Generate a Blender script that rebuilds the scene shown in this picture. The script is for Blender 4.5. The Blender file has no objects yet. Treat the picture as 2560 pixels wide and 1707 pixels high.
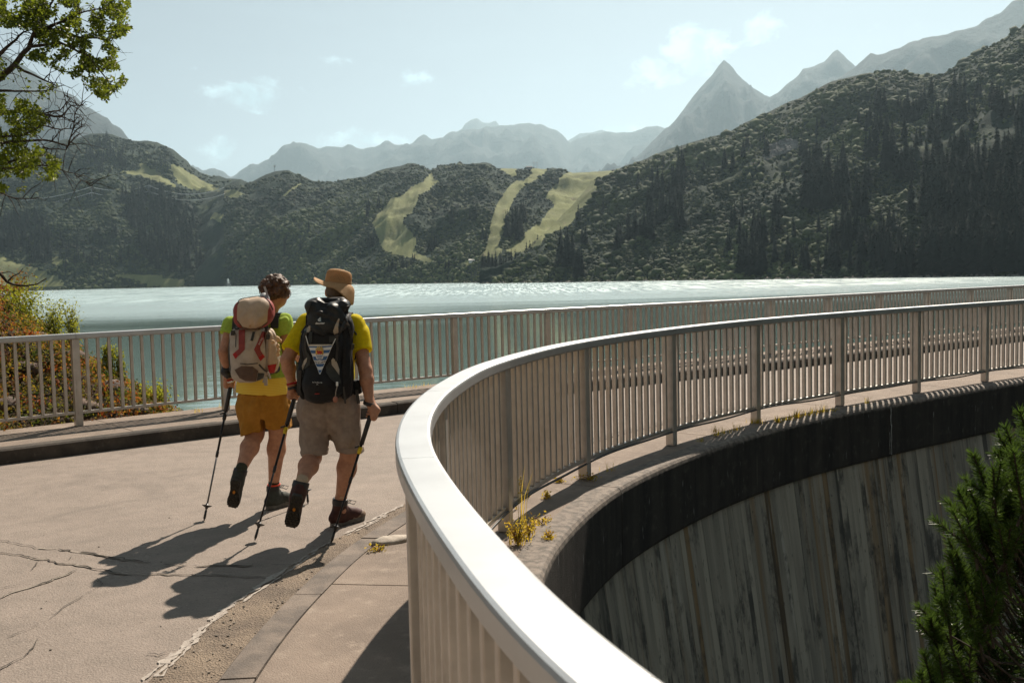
import bpy, bmesh, math, random
import numpy as np
from mathutils import Vector, Matrix
from mathutils.bvhtree import BVHTree
from mathutils.geometry import delaunay_2d_cdt

scene = bpy.context.scene
R = math.radians

# ------------------------------------------------------------------ camera
IW, IH, FPX, HC = 2560.0, 1707.0, 2489.0, 1.75
ROLL = math.atan(0.0238)
PITCH = math.atan((IH / 2 - 687.0) * math.cos(ROLL) / FPX)
cam_d = bpy.data.cameras.new('camera'); cam = bpy.data.objects.new('camera', cam_d)
scene.collection.objects.link(cam); scene.camera = cam
cam_d.sensor_width = 36.0; cam_d.lens = 36.0 * FPX / IW
cam_d.clip_start = 0.05; cam_d.clip_end = 60000
cam_d.dof.use_dof = True; cam_d.dof.focus_distance = 7.2; cam_d.dof.aperture_fstop = 7.0
_fw = Vector((0, math.cos(PITCH), -math.sin(PITCH))); _up = Vector((0, math.sin(PITCH), math.cos(PITCH)))
_rt = Vector((1, 0, 0))
_r2 = _rt * math.cos(ROLL) - _up * math.sin(ROLL); _u2 = _up * math.cos(ROLL) + _rt * math.sin(ROLL)
cam.matrix_world = Matrix(((_r2.x, _u2.x, -_fw.x, 0), (_r2.y, _u2.y, -_fw.y, 0), (_r2.z, _u2.z, -_fw.z, HC), (0, 0, 0, 1)))

def ray(x, y):
    """direction through a photograph pixel (2560 x 1707), forward length = FPX"""
    d = _r2 * (x - IW / 2) - _u2 * (y - IH / 2) + _fw * FPX
    return d
def P(x, y, Y):
    d = ray(x, y); t = Y / d.y
    return Vector((d.x * t, Y, HC + d.z * t))
def G(x, y, z=0.0):
    d = ray(x, y); t = (z - HC) / d.z
    return Vector((d.x * t, d.y * t, z))
def proj(p):
    q = Vector(p) - Vector((0, 0, HC))
    w = q.dot(_fw)
    return IW / 2 + FPX * q.dot(_r2) / w, IH / 2 - FPX * q.dot(_u2) / w

# ------------------------------------------------------------------ sun and sky
HAZE_D = 0.62e-4
SUN_AZ, SUN_EL = R(19.0), R(45.5)          # azimuth to the right of +Y
sun_dir = Vector((math.sin(SUN_AZ) * math.cos(SUN_EL), math.cos(SUN_AZ) * math.cos(SUN_EL), math.sin(SUN_EL)))
sun_d = bpy.data.lights.new('sun', 'SUN'); sun = bpy.data.objects.new('sun', sun_d)
scene.collection.objects.link(sun)
sun_d.energy = 5.0; sun_d.angle = R(0.55); sun_d.color = (1.0, 0.875, 0.735)
sun.rotation_euler = sun_dir.to_track_quat('Z', 'Y').to_euler()

world = bpy.data.worlds.new('World'); scene.world = world; world.use_nodes = True
wn = world.node_tree.nodes; wl = world.node_tree.links
for n in list(wn): wn.remove(n)
def W(t, **kw):
    n = wn.new(t)
    for k, v in kw.items(): setattr(n, k, v)
    return n
w_out = W('ShaderNodeOutputWorld'); w_bg = W('ShaderNodeBackground'); w_bg.inputs['Strength'].default_value = 0.05
sky = W('ShaderNodeTexSky', sky_type='NISHITA', sun_disc=False)
sky.sun_elevation = SUN_EL; sky.sun_rotation = SUN_AZ; sky.altitude = 1800; sky.air_density = 0.65; sky.dust_density = 1.6; sky.ozone_density = 1.0
tint = W('ShaderNodeMix', data_type='RGBA', blend_type='MULTIPLY'); tint.inputs[0].default_value = 1.0
hsv = W('ShaderNodeHueSaturation'); hsv.inputs['Saturation'].default_value = 0.34
wl.new(sky.outputs[0], hsv.inputs['Color']); wl.new(hsv.outputs[0], tint.inputs[6]); tint.inputs[7].default_value = (0.95, 1.02, 1.01, 1)
# clouds: soft patches in directions of the sky, broken up by noise
tc = W('ShaderNodeTexCoord')
def wmath(op, a, b=None, c=None):
    n = W('ShaderNodeMath', operation=op)
    for i, v in enumerate((a, b, c)):
        if v is None: continue
        if isinstance(v, (int, float)): n.inputs[i].default_value = v
        else: wl.new(v, n.inputs[i])
    return n.outputs[0]
CLOUDS = [(615, 235, 125, 48, 1.0), (830, 150, 75, 17, .8), (1040, 198, 62, 24, .9), (1745, 120, 95, 62, 1.15), (1640, 190, 70, 45, 1.0),
          (1905, 75, 60, 52, .95), (545, 372, 70, 34, .8), (925, 352, 170, 30, 1.0), (1110, 120, 45, 15, .6), (1560, 325, 60, 14, 1.0),
          (945, 232, 60, 20, .5), (1830, 100, 60, 32, .6), (1420, 225, 130, 16, .5), (1240, 235, 60, 14, .4), (500, 170, 60, 14, .4),
          (330, 250, 160, 18, .35), (1740, -10, 80, 20, .6), (2250, 60, 120, 30, .3), (-300, 250, 160, 60, .8), (2900, 120, 180, 70, .8)]
mask = None
for (cx, cy, hw, hh, am) in CLOUDS:
    d = ray(cx, cy).normalized(); a = d.cross(Vector((0, 0, 1))).normalized(); u = a.cross(d).normalized()
    n1 = W('ShaderNodeVectorMath', operation='DOT_PRODUCT'); n1.inputs[1].default_value = a * (FPX / hw); wl.new(tc.outputs['Generated'], n1.inputs[0])
    n2 = W('ShaderNodeVectorMath', operation='DOT_PRODUCT'); n2.inputs[1].default_value = u * (FPX / hh); wl.new(tc.outputs['Generated'], n2.inputs[0])
    nf = W('ShaderNodeVectorMath', operation='DOT_PRODUCT'); nf.inputs[1].default_value = d; wl.new(tc.outputs['Generated'], nf.inputs[0])
    v = wmath('SUBTRACT', n2.outputs['Value'], (FPX / hh) * 0.0)
    r2 = wmath('ADD', wmath('MULTIPLY', n1.outputs['Value'], n1.outputs['Value']), wmath('MULTIPLY', v, v))
    g = wmath('MULTIPLY', wmath('MULTIPLY', wmath('POWER', 2.718, wmath('MULTIPLY', r2, -0.9)), am), wmath('GREATER_THAN', nf.outputs['Value'], 0.2))
    mask = g if mask is None else wmath('MAXIMUM', mask, g)
mp = W('ShaderNodeMapping'); mp.inputs['Scale'].default_value = (1, 1, 1.6); wl.new(tc.outputs['Generated'], mp.inputs[0])
nz = W('ShaderNodeTexNoise'); nz.inputs['Scale'].default_value = 32; nz.inputs['Detail'].default_value = 10; nz.inputs['Roughness'].default_value = .64
nz.inputs['Distortion'].default_value = .35; wl.new(mp.outputs[0], nz.inputs['Vector'])
cv = wmath('ADD', wmath('MULTIPLY', mask, 0.52), wmath('MULTIPLY', nz.outputs['Fac'], 1.15))
cr = W('ShaderNodeMapRange', interpolation_type='SMOOTHSTEP'); cr.inputs[1].default_value = .82; cr.inputs[2].default_value = 1.12
wl.new(cv, cr.inputs[0])
nz2 = W('ShaderNodeTexNoise'); nz2.inputs['Scale'].default_value = 5; nz2.inputs['Detail'].default_value = 6
mp2 = W('ShaderNodeMapping'); mp2.inputs['Scale'].default_value = (1, 1, 7); wl.new(tc.outputs['Generated'], mp2.inputs[0]); wl.new(mp2.outputs[0], nz2.inputs['Vector'])
veil = W('ShaderNodeMapRange', interpolation_type='SMOOTHSTEP'); veil.inputs[1].default_value = .45; veil.inputs[2].default_value = .8; veil.inputs[4].default_value = .03
wl.new(nz2.outputs['Fac'], veil.inputs[0])
nz3 = W('ShaderNodeTexNoise'); nz3.inputs['Scale'].default_value = 34; nz3.inputs['Detail'].default_value = 6; wl.new(tc.outputs['Generated'], nz3.inputs['Vector'])
csh = W('ShaderNodeMix', data_type='RGBA'); csh.inputs[6].default_value = (7.0, 10.0, 10.8, 1); csh.inputs[7].default_value = (11.6, 15.6, 16.4, 1); csr = W('ShaderNodeMapRange', interpolation_type='SMOOTHSTEP'); csr.inputs[1].default_value = .36; csr.inputs[2].default_value = .56; wl.new(nz3.outputs['Fac'], csr.inputs[0]); wl.new(csr.outputs[0], csh.inputs[0])
cmx = W('ShaderNodeMix', data_type='RGBA'); wl.new(csh.outputs[2], cmx.inputs[7])
wl.new(wmath('MAXIMUM', wmath('MULTIPLY', cr.outputs[0], .60), veil.outputs[0]), cmx.inputs[0]); wl.new(tint.outputs[2], cmx.inputs[6])
wl.new(cmx.outputs[2], w_bg.inputs['Color']); wl.new(w_bg.outputs[0], w_out.inputs['Surface'])

world.cycles.sampling_method = 'MANUAL'; world.cycles.sample_map_resolution = 512

vs = scene.view_settings
scene.display_settings.display_device = 'sRGB'
vs.view_transform = 'Standard'; vs.look = 'None'; vs.gamma = 1.0; vs.use_curve_mapping = False; vs.exposure = 0.88
cy = scene.cycles
cy.use_denoising = True; cy.max_bounces = 6; cy.diffuse_bounces = 3; cy.glossy_bounces = 3; cy.transmission_bounces = 4
cy.volume_bounces = 0; cy.transparent_max_bounces = 6; cy.caustics_reflective = False; cy.caustics_refractive = False
cy.sample_clamp_indirect = 6.0

# ------------------------------------------------------------------ helpers
rng = np.random.default_rng(7); random.seed(7)
def link(o, parent=None):
    scene.collection.objects.link(o)
    if parent is not None: o.parent = parent
    return o
def tag(o, label=None, cat=None, group=None, kind=None):
    if label: o['label'] = label
    if cat: o['category'] = cat
    if group: o['group'] = group
    if kind: o['kind'] = kind
    return o
def empty(name, loc=(0, 0, 0), rz=0.0):
    o = bpy.data.objects.new(name, None); link(o); o.location = loc; o.rotation_euler = (0, 0, rz); o.empty_display_size = .1
    return o
def to_local(parent, V):
    """world coordinates -> the parent's own coordinates (parents are only moved and turned about Z)"""
    V = np.asarray(V, float)
    if parent is None: return V
    p = parent
    chain = []
    while p is not None: chain.append(p); p = p.parent
    for p in reversed(chain):
        V = V - np.array(p.location)
        a = -p.rotation_euler.z
        if a:
            c, s = math.cos(a), math.sin(a)
            V = np.c_[V[:, 0] * c - V[:, 1] * s, V[:, 0] * s + V[:, 1] * c, V[:, 2]]
    return V
def mesh_obj(name, V, F, mat=None, parent=None, smooth=False, local=False):
    me = bpy.data.meshes.new(name)
    V = np.asarray(V, np.float64)
    if not local: V = to_local(parent, V)
    if isinstance(F, np.ndarray):
        n, k = F.shape
        me.vertices.add(len(V)); me.vertices.foreach_set('co', V.astype(np.float32).ravel())
        me.loops.add(n * k); me.loops.foreach_set('vertex_index', F.astype(np.int32).ravel())
        me.polygons.add(n); me.polygons.foreach_set('loop_start', np.arange(0, n * k, k, dtype=np.int32))
        me.update(calc_edges=True); me.validate()
    else:
        me.from_pydata([tuple(v) for v in V], [], F); me.update()
    if smooth: me.polygons.foreach_set('use_smooth', [True] * len(me.polygons))
    if mat: me.materials.append(mat)
    o = bpy.data.objects.new(name, me); link(o, parent)
    return o
class MB:
    """collects shapes of ONE object"""
    def __init__(s): s.V = []; s.F = []
    def add(s, V, F):
        b = len(s.V); s.V += [tuple(v) for v in V]; s.F += [tuple(i + b for i in f) for f in F]
    def box(s, c, h, ax=None, ay=None, az=None, bev=0.0):
        ax = Vector(ax or (1, 0, 0)).normalized(); az = Vector(az or (0, 0, 1)).normalized(); ay = Vector(ay).normalized() if ay else az.cross(ax)
        c = Vector(c)
        if bev <= 0:
            V = [c + ax * (h[0] * i) + ay * (h[1] * j) + az * (h[2] * k) for k in (-1, 1) for j in (-1, 1) for i in (-1, 1)]
            s.add(V, [(0, 2, 3, 1), (4, 5, 7, 6), (0, 1, 5, 4), (2, 6, 7, 3), (0, 4, 6, 2), (1, 3, 7, 5)]); return
        V = []; idx = {}
        for k in (-1, 1):
            for j in (-1, 1):
                for i in (-1, 1):
                    for a in range(3):
                        o = [h[0] * i, h[1] * j, h[2] * k]; sg = (i, j, k)
                        for b in range(3):
                            if b != a: o[b] -= bev * sg[b]
                        idx[(i, j, k, a)] = len(V); V.append(c + ax * o[0] + ay * o[1] + az * o[2])
        F = []
        for a in range(3):
            b, d = (a + 1) % 3, (a + 2) % 3
            for sg in (-1, 1):
                q = []
                for (p, r) in ((-1, -1), (1, -1), (1, 1), (-1, 1)):
                    t = [0, 0, 0]; t[a] = sg; t[b] = p; t[d] = r; q.append(idx[(t[0], t[1], t[2], a)])
                F.append(tuple(q) if sg > 0 else tuple(reversed(q)))
        for a in range(3):
            b, d = (a + 1) % 3, (a + 2) % 3
            for p in (-1, 1):
                for r in (-1, 1):
                    q = []
                    for (t_, w) in ((-1, b), (-1, d), (1, d), (1, b)):
                        t = [0, 0, 0]; t[a] = t_; t[b] = p; t[d] = r; q.append(idx[(t[0], t[1], t[2], w)])
                    F.append(tuple(q) if p * r < 0 else tuple(reversed(q)))
        for i in (-1, 1):
            for j in (-1, 1):
                for k in (-1, 1):
                    q = tuple(idx[(i, j, k, a)] for a in range(3)); F.append(q if i * j * k > 0 else tuple(reversed(q)))
        s.add(V, F)
    def tube(s, pts, rad, n=8, caps=True, flat=None):
        pts = [Vector(p) for p in pts]; m = len(pts)
        rad = [rad] * m if isinstance(rad, (int, float)) else list(rad)
        V = []; F = []; ref = None
        for i in range(m):
            t = (pts[min(i + 1, m - 1)] - pts[max(i - 1, 0)]).normalized()
            if ref is None: ref = t.orthogonal().normalized()
            ref = (ref - t * ref.dot(t)); ref = ref.normalized() if ref.length > 1e-6 else t.orthogonal().normalized()
            b = t.cross(ref)
            if flat is not None and i == 0:
                fv = Vector(flat); fv = (fv - t * fv.dot(t)).normalized(); ref = fv; b = t.cross(ref)
            for k in range(n):
                a = 2 * math.pi * k / n; V.append(pts[i] + (ref * math.cos(a) + b * math.sin(a)) * rad[i])
        for i in range(m - 1):
            for k in range(n):
                a, b2 = i * n + k, i * n + (k + 1) % n; F.append((a, b2, b2 + n, a + n))
        if caps: F.append(tuple(range(n - 1, -1, -1))); F.append(tuple(range((m - 1) * n, m * n)))
        s.add(V, F)
    def strap(s, pts, nrm, w, th):
        """flat band: pts along, nrm outward normals, width w, thickness th"""
        pts = [Vector(p) for p in pts]; m = len(pts); V = []; F = []
        for i in range(m):
            t = (pts[min(i + 1, m - 1)] - pts[max(i - 1, 0)]).normalized(); n = Vector(nrm[i] if isinstance(nrm, list) else nrm)
            n = (n - t * n.dot(t)).normalized(); b = t.cross(n)
            for (p, q) in ((-1, 0), (1, 0), (1, 1), (-1, 1)): V.append(pts[i] + b * (w / 2 * p) + n * (th * q))
        for i in range(m - 1):
            for k in range(4): a, b2 = i * 4 + k, i * 4 + (k + 1) % 4; F.append((a, b2, b2 + 4, a + 4))
        F.append((3, 2, 1, 0)); F.append(tuple((m - 1) * 4 + k for k in range(4)))
        s.add(V, F)
    def lathe(s, c, axis, prof, n=16):
        axis = Vector(axis).normalized(); u = axis.orthogonal().normalized(); v = axis.cross(u); c = Vector(c); V = []; F = []
        for (r, h) in prof:
            for k in range(n):
                a = 2 * math.pi * k / n; V.append(c + axis * h + (u * math.cos(a) + v * math.sin(a)) * r)
        for i in range(len(prof) - 1):
            for k in range(n):
                a, b = i * n + k, i * n + (k + 1) % n; F.append((a, b, b + n, a + n))
        F.append(tuple(range(n - 1, -1, -1))); F.append(tuple(range((len(prof) - 1) * n, len(prof) * n)))
        s.add(V, F)
    def build(s, name, mat, parent=None, smooth=False):
        return mesh_obj(name, s.V, s.F, mat, parent, smooth)

# ------------------------------------------------------------------ numpy noise
def _h(ix, iy, iz, seed):
    n = (ix.astype(np.int64) * 374761393 + iy.astype(np.int64) * 668265263 + iz.astype(np.int64) * 2147483647 + seed * 1274126177) & 0xFFFFFFFF
    n = ((n ^ (n >> 13)) * 1274126177) & 0xFFFFFFFF
    return ((n ^ (n >> 16)) & 0xFFFF) / 65535.0
def vnoise(p, seed=0):
    i = np.floor(p).astype(np.int64); f = p - i; f = f * f * f * (f * (f * 6 - 15) + 10)
    r = 0
    for dx in (0, 1):
        wx = f[:, 0] if dx else 1 - f[:, 0]
        for dy in (0, 1):
            wy = f[:, 1] if dy else 1 - f[:, 1]
            for dz in (0, 1):
                wz = f[:, 2] if dz else 1 - f[:, 2]
                r = r + wx * wy * wz * _h(i[:, 0] + dx, i[:, 1] + dy, i[:, 2] + dz, seed)
    return r * 2 - 1
def fbm(p, oct=4, seed=0, ridged=False):
    p = np.asarray(p, float); a = 1.0; s = 0; t = 0
    for o in range(oct):
        n = vnoise(p * 2 ** o + o * 17.3, seed + o)
        if ridged: n = 1 - 2 * np.abs(n)
        s = s + n * a; t += a; a *= .5
    return s / t

# ------------------------------------------------------------------ materials
class Mat:
    def __init__(s, name, rough=.7, metal=0.0, spec=.5):
        s.m = bpy.data.materials.new(name); s.m.use_nodes = True; s.nt = s.m.node_tree; s.b = s.nt.nodes['Principled BSDF']
        s.b.inputs['Roughness'].default_value = rough; s.b.inputs['Metallic'].default_value = metal; s.b.inputs['Specular IOR Level'].default_value = spec
        s.pos = None
    def n(s, t, **kw):
        n = s.nt.nodes.new(t)
        for k, v in kw.items(): setattr(n, k, v)
        return n
    def l(s, a, b): s.nt.links.new(a, b)
    def coord(s, kind='pos', scale=(1, 1, 1), rot=(0, 0, 0)):
        if kind == 'pos': src = s.n('ShaderNodeNewGeometry').outputs['Position']
        elif kind == 'obj': src = s.n('ShaderNodeTexCoord').outputs['Object']
        elif kind == 'gen': src = s.n('ShaderNodeTexCoord').outputs['Generated']
        else: src = s.n('ShaderNodeAttribute', attribute_name=kind).outputs['Vector']
        m = s.n('ShaderNodeMapping'); m.inputs['Scale'].default_value = scale; m.inputs['Rotation'].default_value = rot; s.l(src, m.inputs[0])
        return m.outputs[0]
    def noise(s, co, scale, detail=4, rough=.55, dist=0.0):
        t = s.n('ShaderNodeTexNoise'); t.inputs['Scale'].default_value = scale; t.inputs['Detail'].default_value = detail; t.inputs['Roughness'].default_value = rough
        t.inputs['Distortion'].default_value = dist; s.l(co, t.inputs['Vector']); return t.outputs['Fac']
    def vor(s, co, scale, feature='F1', out='Distance'):
        t = s.n('ShaderNodeTexVoronoi', feature=feature); t.inputs['Scale'].default_value = scale; s.l(co, t.inputs['Vector']); return t.outputs[out]
    def rng(s, f, a, b, c=0.0, d=1.0, smooth=True):
        t = s.n('ShaderNodeMapRange', interpolation_type='SMOOTHSTEP' if smooth else 'LINEAR')
        for i, v in enumerate((a, b, c, d)): t.inputs[i + 1].default_value = v
        s.l(f, t.inputs[0]); return t.outputs[0]
    def mix(s, f, a, b, blend='MIX'):
        t = s.n('ShaderNodeMix', data_type='RGBA', blend_type=blend)
        for v, i in ((f, 0), (a, 6), (b, 7)):
            if isinstance(v, (int, float)): t.inputs[i].default_value = v
            elif isinstance(v, (tuple, list)): t.inputs[i].default_value = tuple(v) + (1,) if len(v) == 3 else v
            else: s.l(v, t.inputs[i])
        return t.outputs[2]
    def math(s, op, a, b=None):
        t = s.n('ShaderNodeMath', operation=op)
        for i, v in enumerate((a, b)):
            if v is None: continue
            if isinstance(v, (int, float)): t.inputs[i].default_value = v
            else: s.l(v, t.inputs[i])
        return t.outputs[0]
    def color(s, c):
        if isinstance(c, (tuple, list)): s.b.inputs['Base Color'].default_value = tuple(c[:3]) + (1,)
        else: s.l(c, s.b.inputs['Base Color'])
        return s
    def rough(s, f): s.l(f, s.b.inputs['Roughness']); return s
    def bump(s, h, strength=.3, dist=.01):
        t = s.n('ShaderNodeBump'); t.inputs['Strength'].default_value = strength; t.inputs['Distance'].default_value = dist
        s.l(h, t.inputs['Height']); s.l(t.outputs[0], s.b.inputs['Normal']); return s
    def translucent(s, c, fac=.5):
        t = s.n('ShaderNodeBsdfTranslucent')
        if isinstance(c, (tuple, list)): t.inputs[0].default_value = tuple(c) + (1,)
        else: s.l(c, t.inputs[0])
        mx = s.n('ShaderNodeMixShader'); mx.inputs[0].default_value = fac
        s.l(s.b.outputs[0], mx.inputs[1]); s.l(t.outputs[0], mx.inputs[2]); s.l(mx.outputs[0], s.nt.nodes['Material Output'].inputs['Surface']); return s
def simple(name, c1, c2=None, scale=30, rough=.7, metal=0.0, bump=0.0, bscale=None, coord='pos', stretch=(1, 1, 1), bdist=.004, spec=.5, vary=0.0):
    m = Mat(name, rough, metal, spec)
    co = m.coord(coord, stretch)
    c2 = c2 or tuple(v * .72 for v in c1)
    f = m.rng(m.noise(co, scale, 5, .6), .32, .68)
    col = m.mix(f, c1, c2)
    if vary:
        oi = m.n('ShaderNodeObjectInfo').outputs['Random']
        col = m.mix(m.math('MULTIPLY', oi, vary), col, tuple(v * .45 for v in c1))
    m.color(col)
    if bump: m.bump(m.noise(co, bscale or scale * 4, 5, .6), bump, bdist)
    return m.m

# ------------------------------------------------------------------ plan curves
def curve(pts, step=.02, smooth=.25):
    p = np.array(pts, float); n = len(p); out = []
    for i in range(n - 1):
        p0, p1, p2, p3 = p[max(i - 1, 0)], p[i], p[i + 1], p[min(i + 2, n - 1)]
        k = max(2, int(np.linalg.norm(p2 - p1) / step)); t = np.linspace(0, 1, k, endpoint=False)[:, None]
        out.append(.5 * (2 * p1 + (p2 - p0) * t + (2 * p0 - 5 * p1 + 4 * p2 - p3) * t ** 2 + (3 * p1 - p0 - 3 * p2 + p3) * t ** 3))
    q = np.vstack(out + [p[-1:]])
    s = np.r_[0, np.cumsum(np.linalg.norm(np.diff(q, axis=0), axis=1))]
    ss = np.arange(0, s[-1], step); q = np.c_[np.interp(ss, s, q[:, 0]), np.interp(ss, s, q[:, 1])]
    k = int(smooth / step)
    if k > 1:
        ker = np.hanning(2 * k + 3)[1:-1]; ker /= ker.sum(); h = len(ker) // 2
        qq = np.vstack([q[0] + (q[0] - q[1:h + 1])[::-1], q, q[-1] + (q[-1] - q[-h - 1:-1])[::-1]])
        q = np.c_[np.convolve(qq[:, 0], ker, 'valid'), np.convolve(qq[:, 1], ker, 'valid')]
    return q
class Path:
    def __init__(s, pts, smooth=.5):
        s.q = curve(pts, .02, smooth); d = np.gradient(s.q, axis=0); s.t = d / np.linalg.norm(d, axis=1)[:, None]
        s.n = np.c_[s.t[:, 1], -s.t[:, 0]]          # to the right of travel
        s.s = np.r_[0, np.cumsum(np.linalg.norm(np.diff(s.q, axis=0), axis=1))]; s.L = s.s[-1]
    def at(s, a, off=0.0):
        a = np.asarray(a, float)
        x = np.interp(a, s.s, s.q[:, 0]) + off * np.interp(a, s.s, s.n[:, 0]); y = np.interp(a, s.s, s.q[:, 1]) + off * np.interp(a, s.s, s.n[:, 1])
        return np.stack([x, y], -1)
    def tan(s, a):
        t = np.array([np.interp(a, s.s, s.t[:, 0]), np.interp(a, s.s, s.t[:, 1])]); return t / np.linalg.norm(t)
    def near(s, x, y): return float(s.s[np.argmin((s.q[:, 0] - x) ** 2 + (s.q[:, 1] - y) ** 2)])
def sweep(path, a0, a1, prof, step=.12, caps=True):
    """profile points (offset to the right, z) swept along a path; returns V, F"""
    m = max(2, int(abs(a1 - a0) / step) + 1); aa = np.linspace(a0, a1, m); k = len(prof); V = np.zeros((m, k, 3))
    for j, (o, z) in enumerate(prof):
        V[:, j, :2] = path.at(aa, o); V[:, j, 2] = z
    F = []
    for i in range(m - 1):
        for j in range(k):
            a, b = i * k + j, i * k + (j + 1) % k; F.append((a, a + k, b + k, b))
    if caps: F.append(tuple(range(k))); F.append(tuple(range((m - 1) * k, m * k))[::-1])
    return V.reshape(-1, 3), F
NEAR = Path([(2.6, -3.4), (1.6, -1.75), (.8, -.2), (.3, .85), (.07, 1.4), (-.04, 1.78), (-.17, 2.32), (-.28, 2.87), (-.34, 3.3), (-.375, 4.0), (-.325, 4.9), (-.12, 6.1),
             (.45, 7.65), (1.42, 9.2), (2.62, 10.6), (3.93, 11.75), (5.4, 12.9), (6.75, 13.9), (8.4, 15.05), (12.5, 17.9), (19.5, 22.8)], .5)
FAR = Path([(-11.5, 5.4), (-8, 8.6), (-4.97, 11.3), (-2.1, 13.65), (-.72, 14.72), (.65, 15.75), (3.0, 17.45), (5.0, 18.85), (8.6, 21.5), (12.2, 24.1), (18, 28.3), (24, 32.5)], .8)

# ================================================================== SETTING
ZW = -4.25                                   # lake level, the road is z = 0
def set_attr(o, name, arr):
    a = o.data.attributes.new(name, 'FLOAT_VECTOR' if arr.ndim == 2 else 'FLOAT', 'POINT'); a.data.foreach_set('vector' if arr.ndim == 2 else 'value', np.ascontiguousarray(arr, np.float32).ravel())

# ---- materials of the road and the dam
m = Mat('asphalt', .82, 0, .35); co = m.coord('pos')
big = m.rng(m.noise(co, .55, 5, .6), .3, .7); mid = m.rng(m.noise(co, 5, 6, .65), .3, .72)
c = m.mix(big, (.262, .216, .182), (.22, .182, .154)); c = m.mix(m.math('MULTIPLY', mid, .55), c, (.155, .130, .108))
sp = m.rng(m.vor(co, 80), .0, .26, 1, 0); c = m.mix(m.math('MULTIPLY', m.math('MULTIPLY', sp, m.rng(m.noise(co, 60, 3), .45, .62)), .8), c, (.040, .036, .032))
sp2 = m.rng(m.vor(m.coord('pos', rot=(0, 0, .6)), 95), .0, .22, 1, 0); c = m.mix(m.math('MULTIPLY', m.math('MULTIPLY', sp2, m.rng(m.noise(co, 41, 3), .5, .62)), .8), c, (.48, .42, .35))
c = m.mix(m.math('MULTIPLY', m.rng(m.noise(m.coord('pos', (1, 1.0, 1)), 1.7, 6, .7, .6), .52, .74), .65), c, (.135, .114, .096))
c = m.mix(m.math('MULTIPLY', m.rng(m.noise(m.coord('pos', (1, .8, 1)), .38, 6, .7, .4), .53, .66), .45), c, (.12, .10, .085)); c = m.mix(m.math('MULTIPLY', m.rng(m.noise(co, 30, 4, .7), .56, .66), .5), c, (.11, .092, .078)); c = m.mix(m.math('MULTIPLY', m.rng(m.noise(co, 55, 3, .7), .60, .68), .55), c, (.37, .325, .27))
m.color(c); m.bump(m.math('ADD', m.vor(co, 90), m.noise(co, 150, 5)), .6, .006); ASPHALT = m.m

m = Mat('weathered_edge', .9, 0, .3); co = m.coord('pos')
c = m.mix(m.rng(m.noise(co, 3.2, 6, .65), .32, .68), (.255, .200, .148), (.145, .115, .09)); sp = m.rng(m.vor(co, 70), .0, .2, 1, 0)
c = m.mix(m.math('MULTIPLY', sp, m.rng(m.noise(co, 34, 3), .4, .6)), c, (.06, .05, .042)); c = m.mix(m.rng(m.noise(co, 22, 5, .7), .58, .75), c, (.34, .28, .22))
m.color(c); m.bump(m.math('ADD', m.vor(co, 85), m.noise(co, 150, 5)), .9, .012); WEATHERED = m.m

m = Mat('paving_concrete', .88, 0, .3); co = m.coord('pos')
c = m.mix(m.rng(m.noise(co, 2.2, 6, .65), .3, .7), (.245, .196, .158), (.175, .140, .114)); c = m.mix(m.rng(m.noise(co, 9, 5, .7), .5, .75), c, (.29, .24, .195))
sp = m.rng(m.vor(co, 130), .0, .18, 1, 0); c = m.mix(m.math('MULTIPLY', sp, m.rng(m.noise(co, 50, 3), .4, .6)), c, (.05, .042, .036))
m.color(c); m.bump(m.math('ADD', m.vor(co, 120), m.noise(co, 200, 5)), .6, .006); PAVING = m.m

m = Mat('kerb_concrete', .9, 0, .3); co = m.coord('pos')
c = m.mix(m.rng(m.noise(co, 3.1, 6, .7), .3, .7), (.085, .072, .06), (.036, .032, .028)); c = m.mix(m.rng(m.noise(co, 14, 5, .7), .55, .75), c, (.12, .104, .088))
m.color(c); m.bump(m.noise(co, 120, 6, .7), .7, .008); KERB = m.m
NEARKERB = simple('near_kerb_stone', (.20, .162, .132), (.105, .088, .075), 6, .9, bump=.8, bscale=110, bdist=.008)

# streaky dark crest beam and board-marked dam face: attribute 'sc' = (distance along, height, board id)
m = Mat('dark_crest_concrete', .85, 0, .35); co = m.coord('sc', (1, .12, 1)); cf = m.coord('sc')
c = m.mix(m.rng(m.noise(co, 4.5, 6, .65), .35, .7), (.042, .037, .031), (.013, .0125, .0115)); c = m.mix(m.rng(m.noise(m.coord('sc', (1, .05, 1)), 13, 4, .6), .60, .78), c, (.12, .108, .088))
c = m.mix(m.math('MULTIPLY', m.rng(m.noise(m.coord('sc', (1, .18, 1)), 26, 3, .5), .66, .76), .8), c, (.26, .26, .25))
c = m.mix(m.math('MULTIPLY', m.rng(m.noise(cf, 7, 6, .7), .52, .75), .6), c, (.10, .092, .076)); 
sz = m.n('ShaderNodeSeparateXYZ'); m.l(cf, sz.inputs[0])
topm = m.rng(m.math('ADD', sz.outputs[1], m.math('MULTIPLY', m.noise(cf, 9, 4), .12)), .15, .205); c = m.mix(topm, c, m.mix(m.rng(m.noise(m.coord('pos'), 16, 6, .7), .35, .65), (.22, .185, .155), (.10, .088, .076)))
m.color(c); m.bump(m.noise(m.coord('pos'), 80, 6, .7), .6, .008); CREST = m.m

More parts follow.
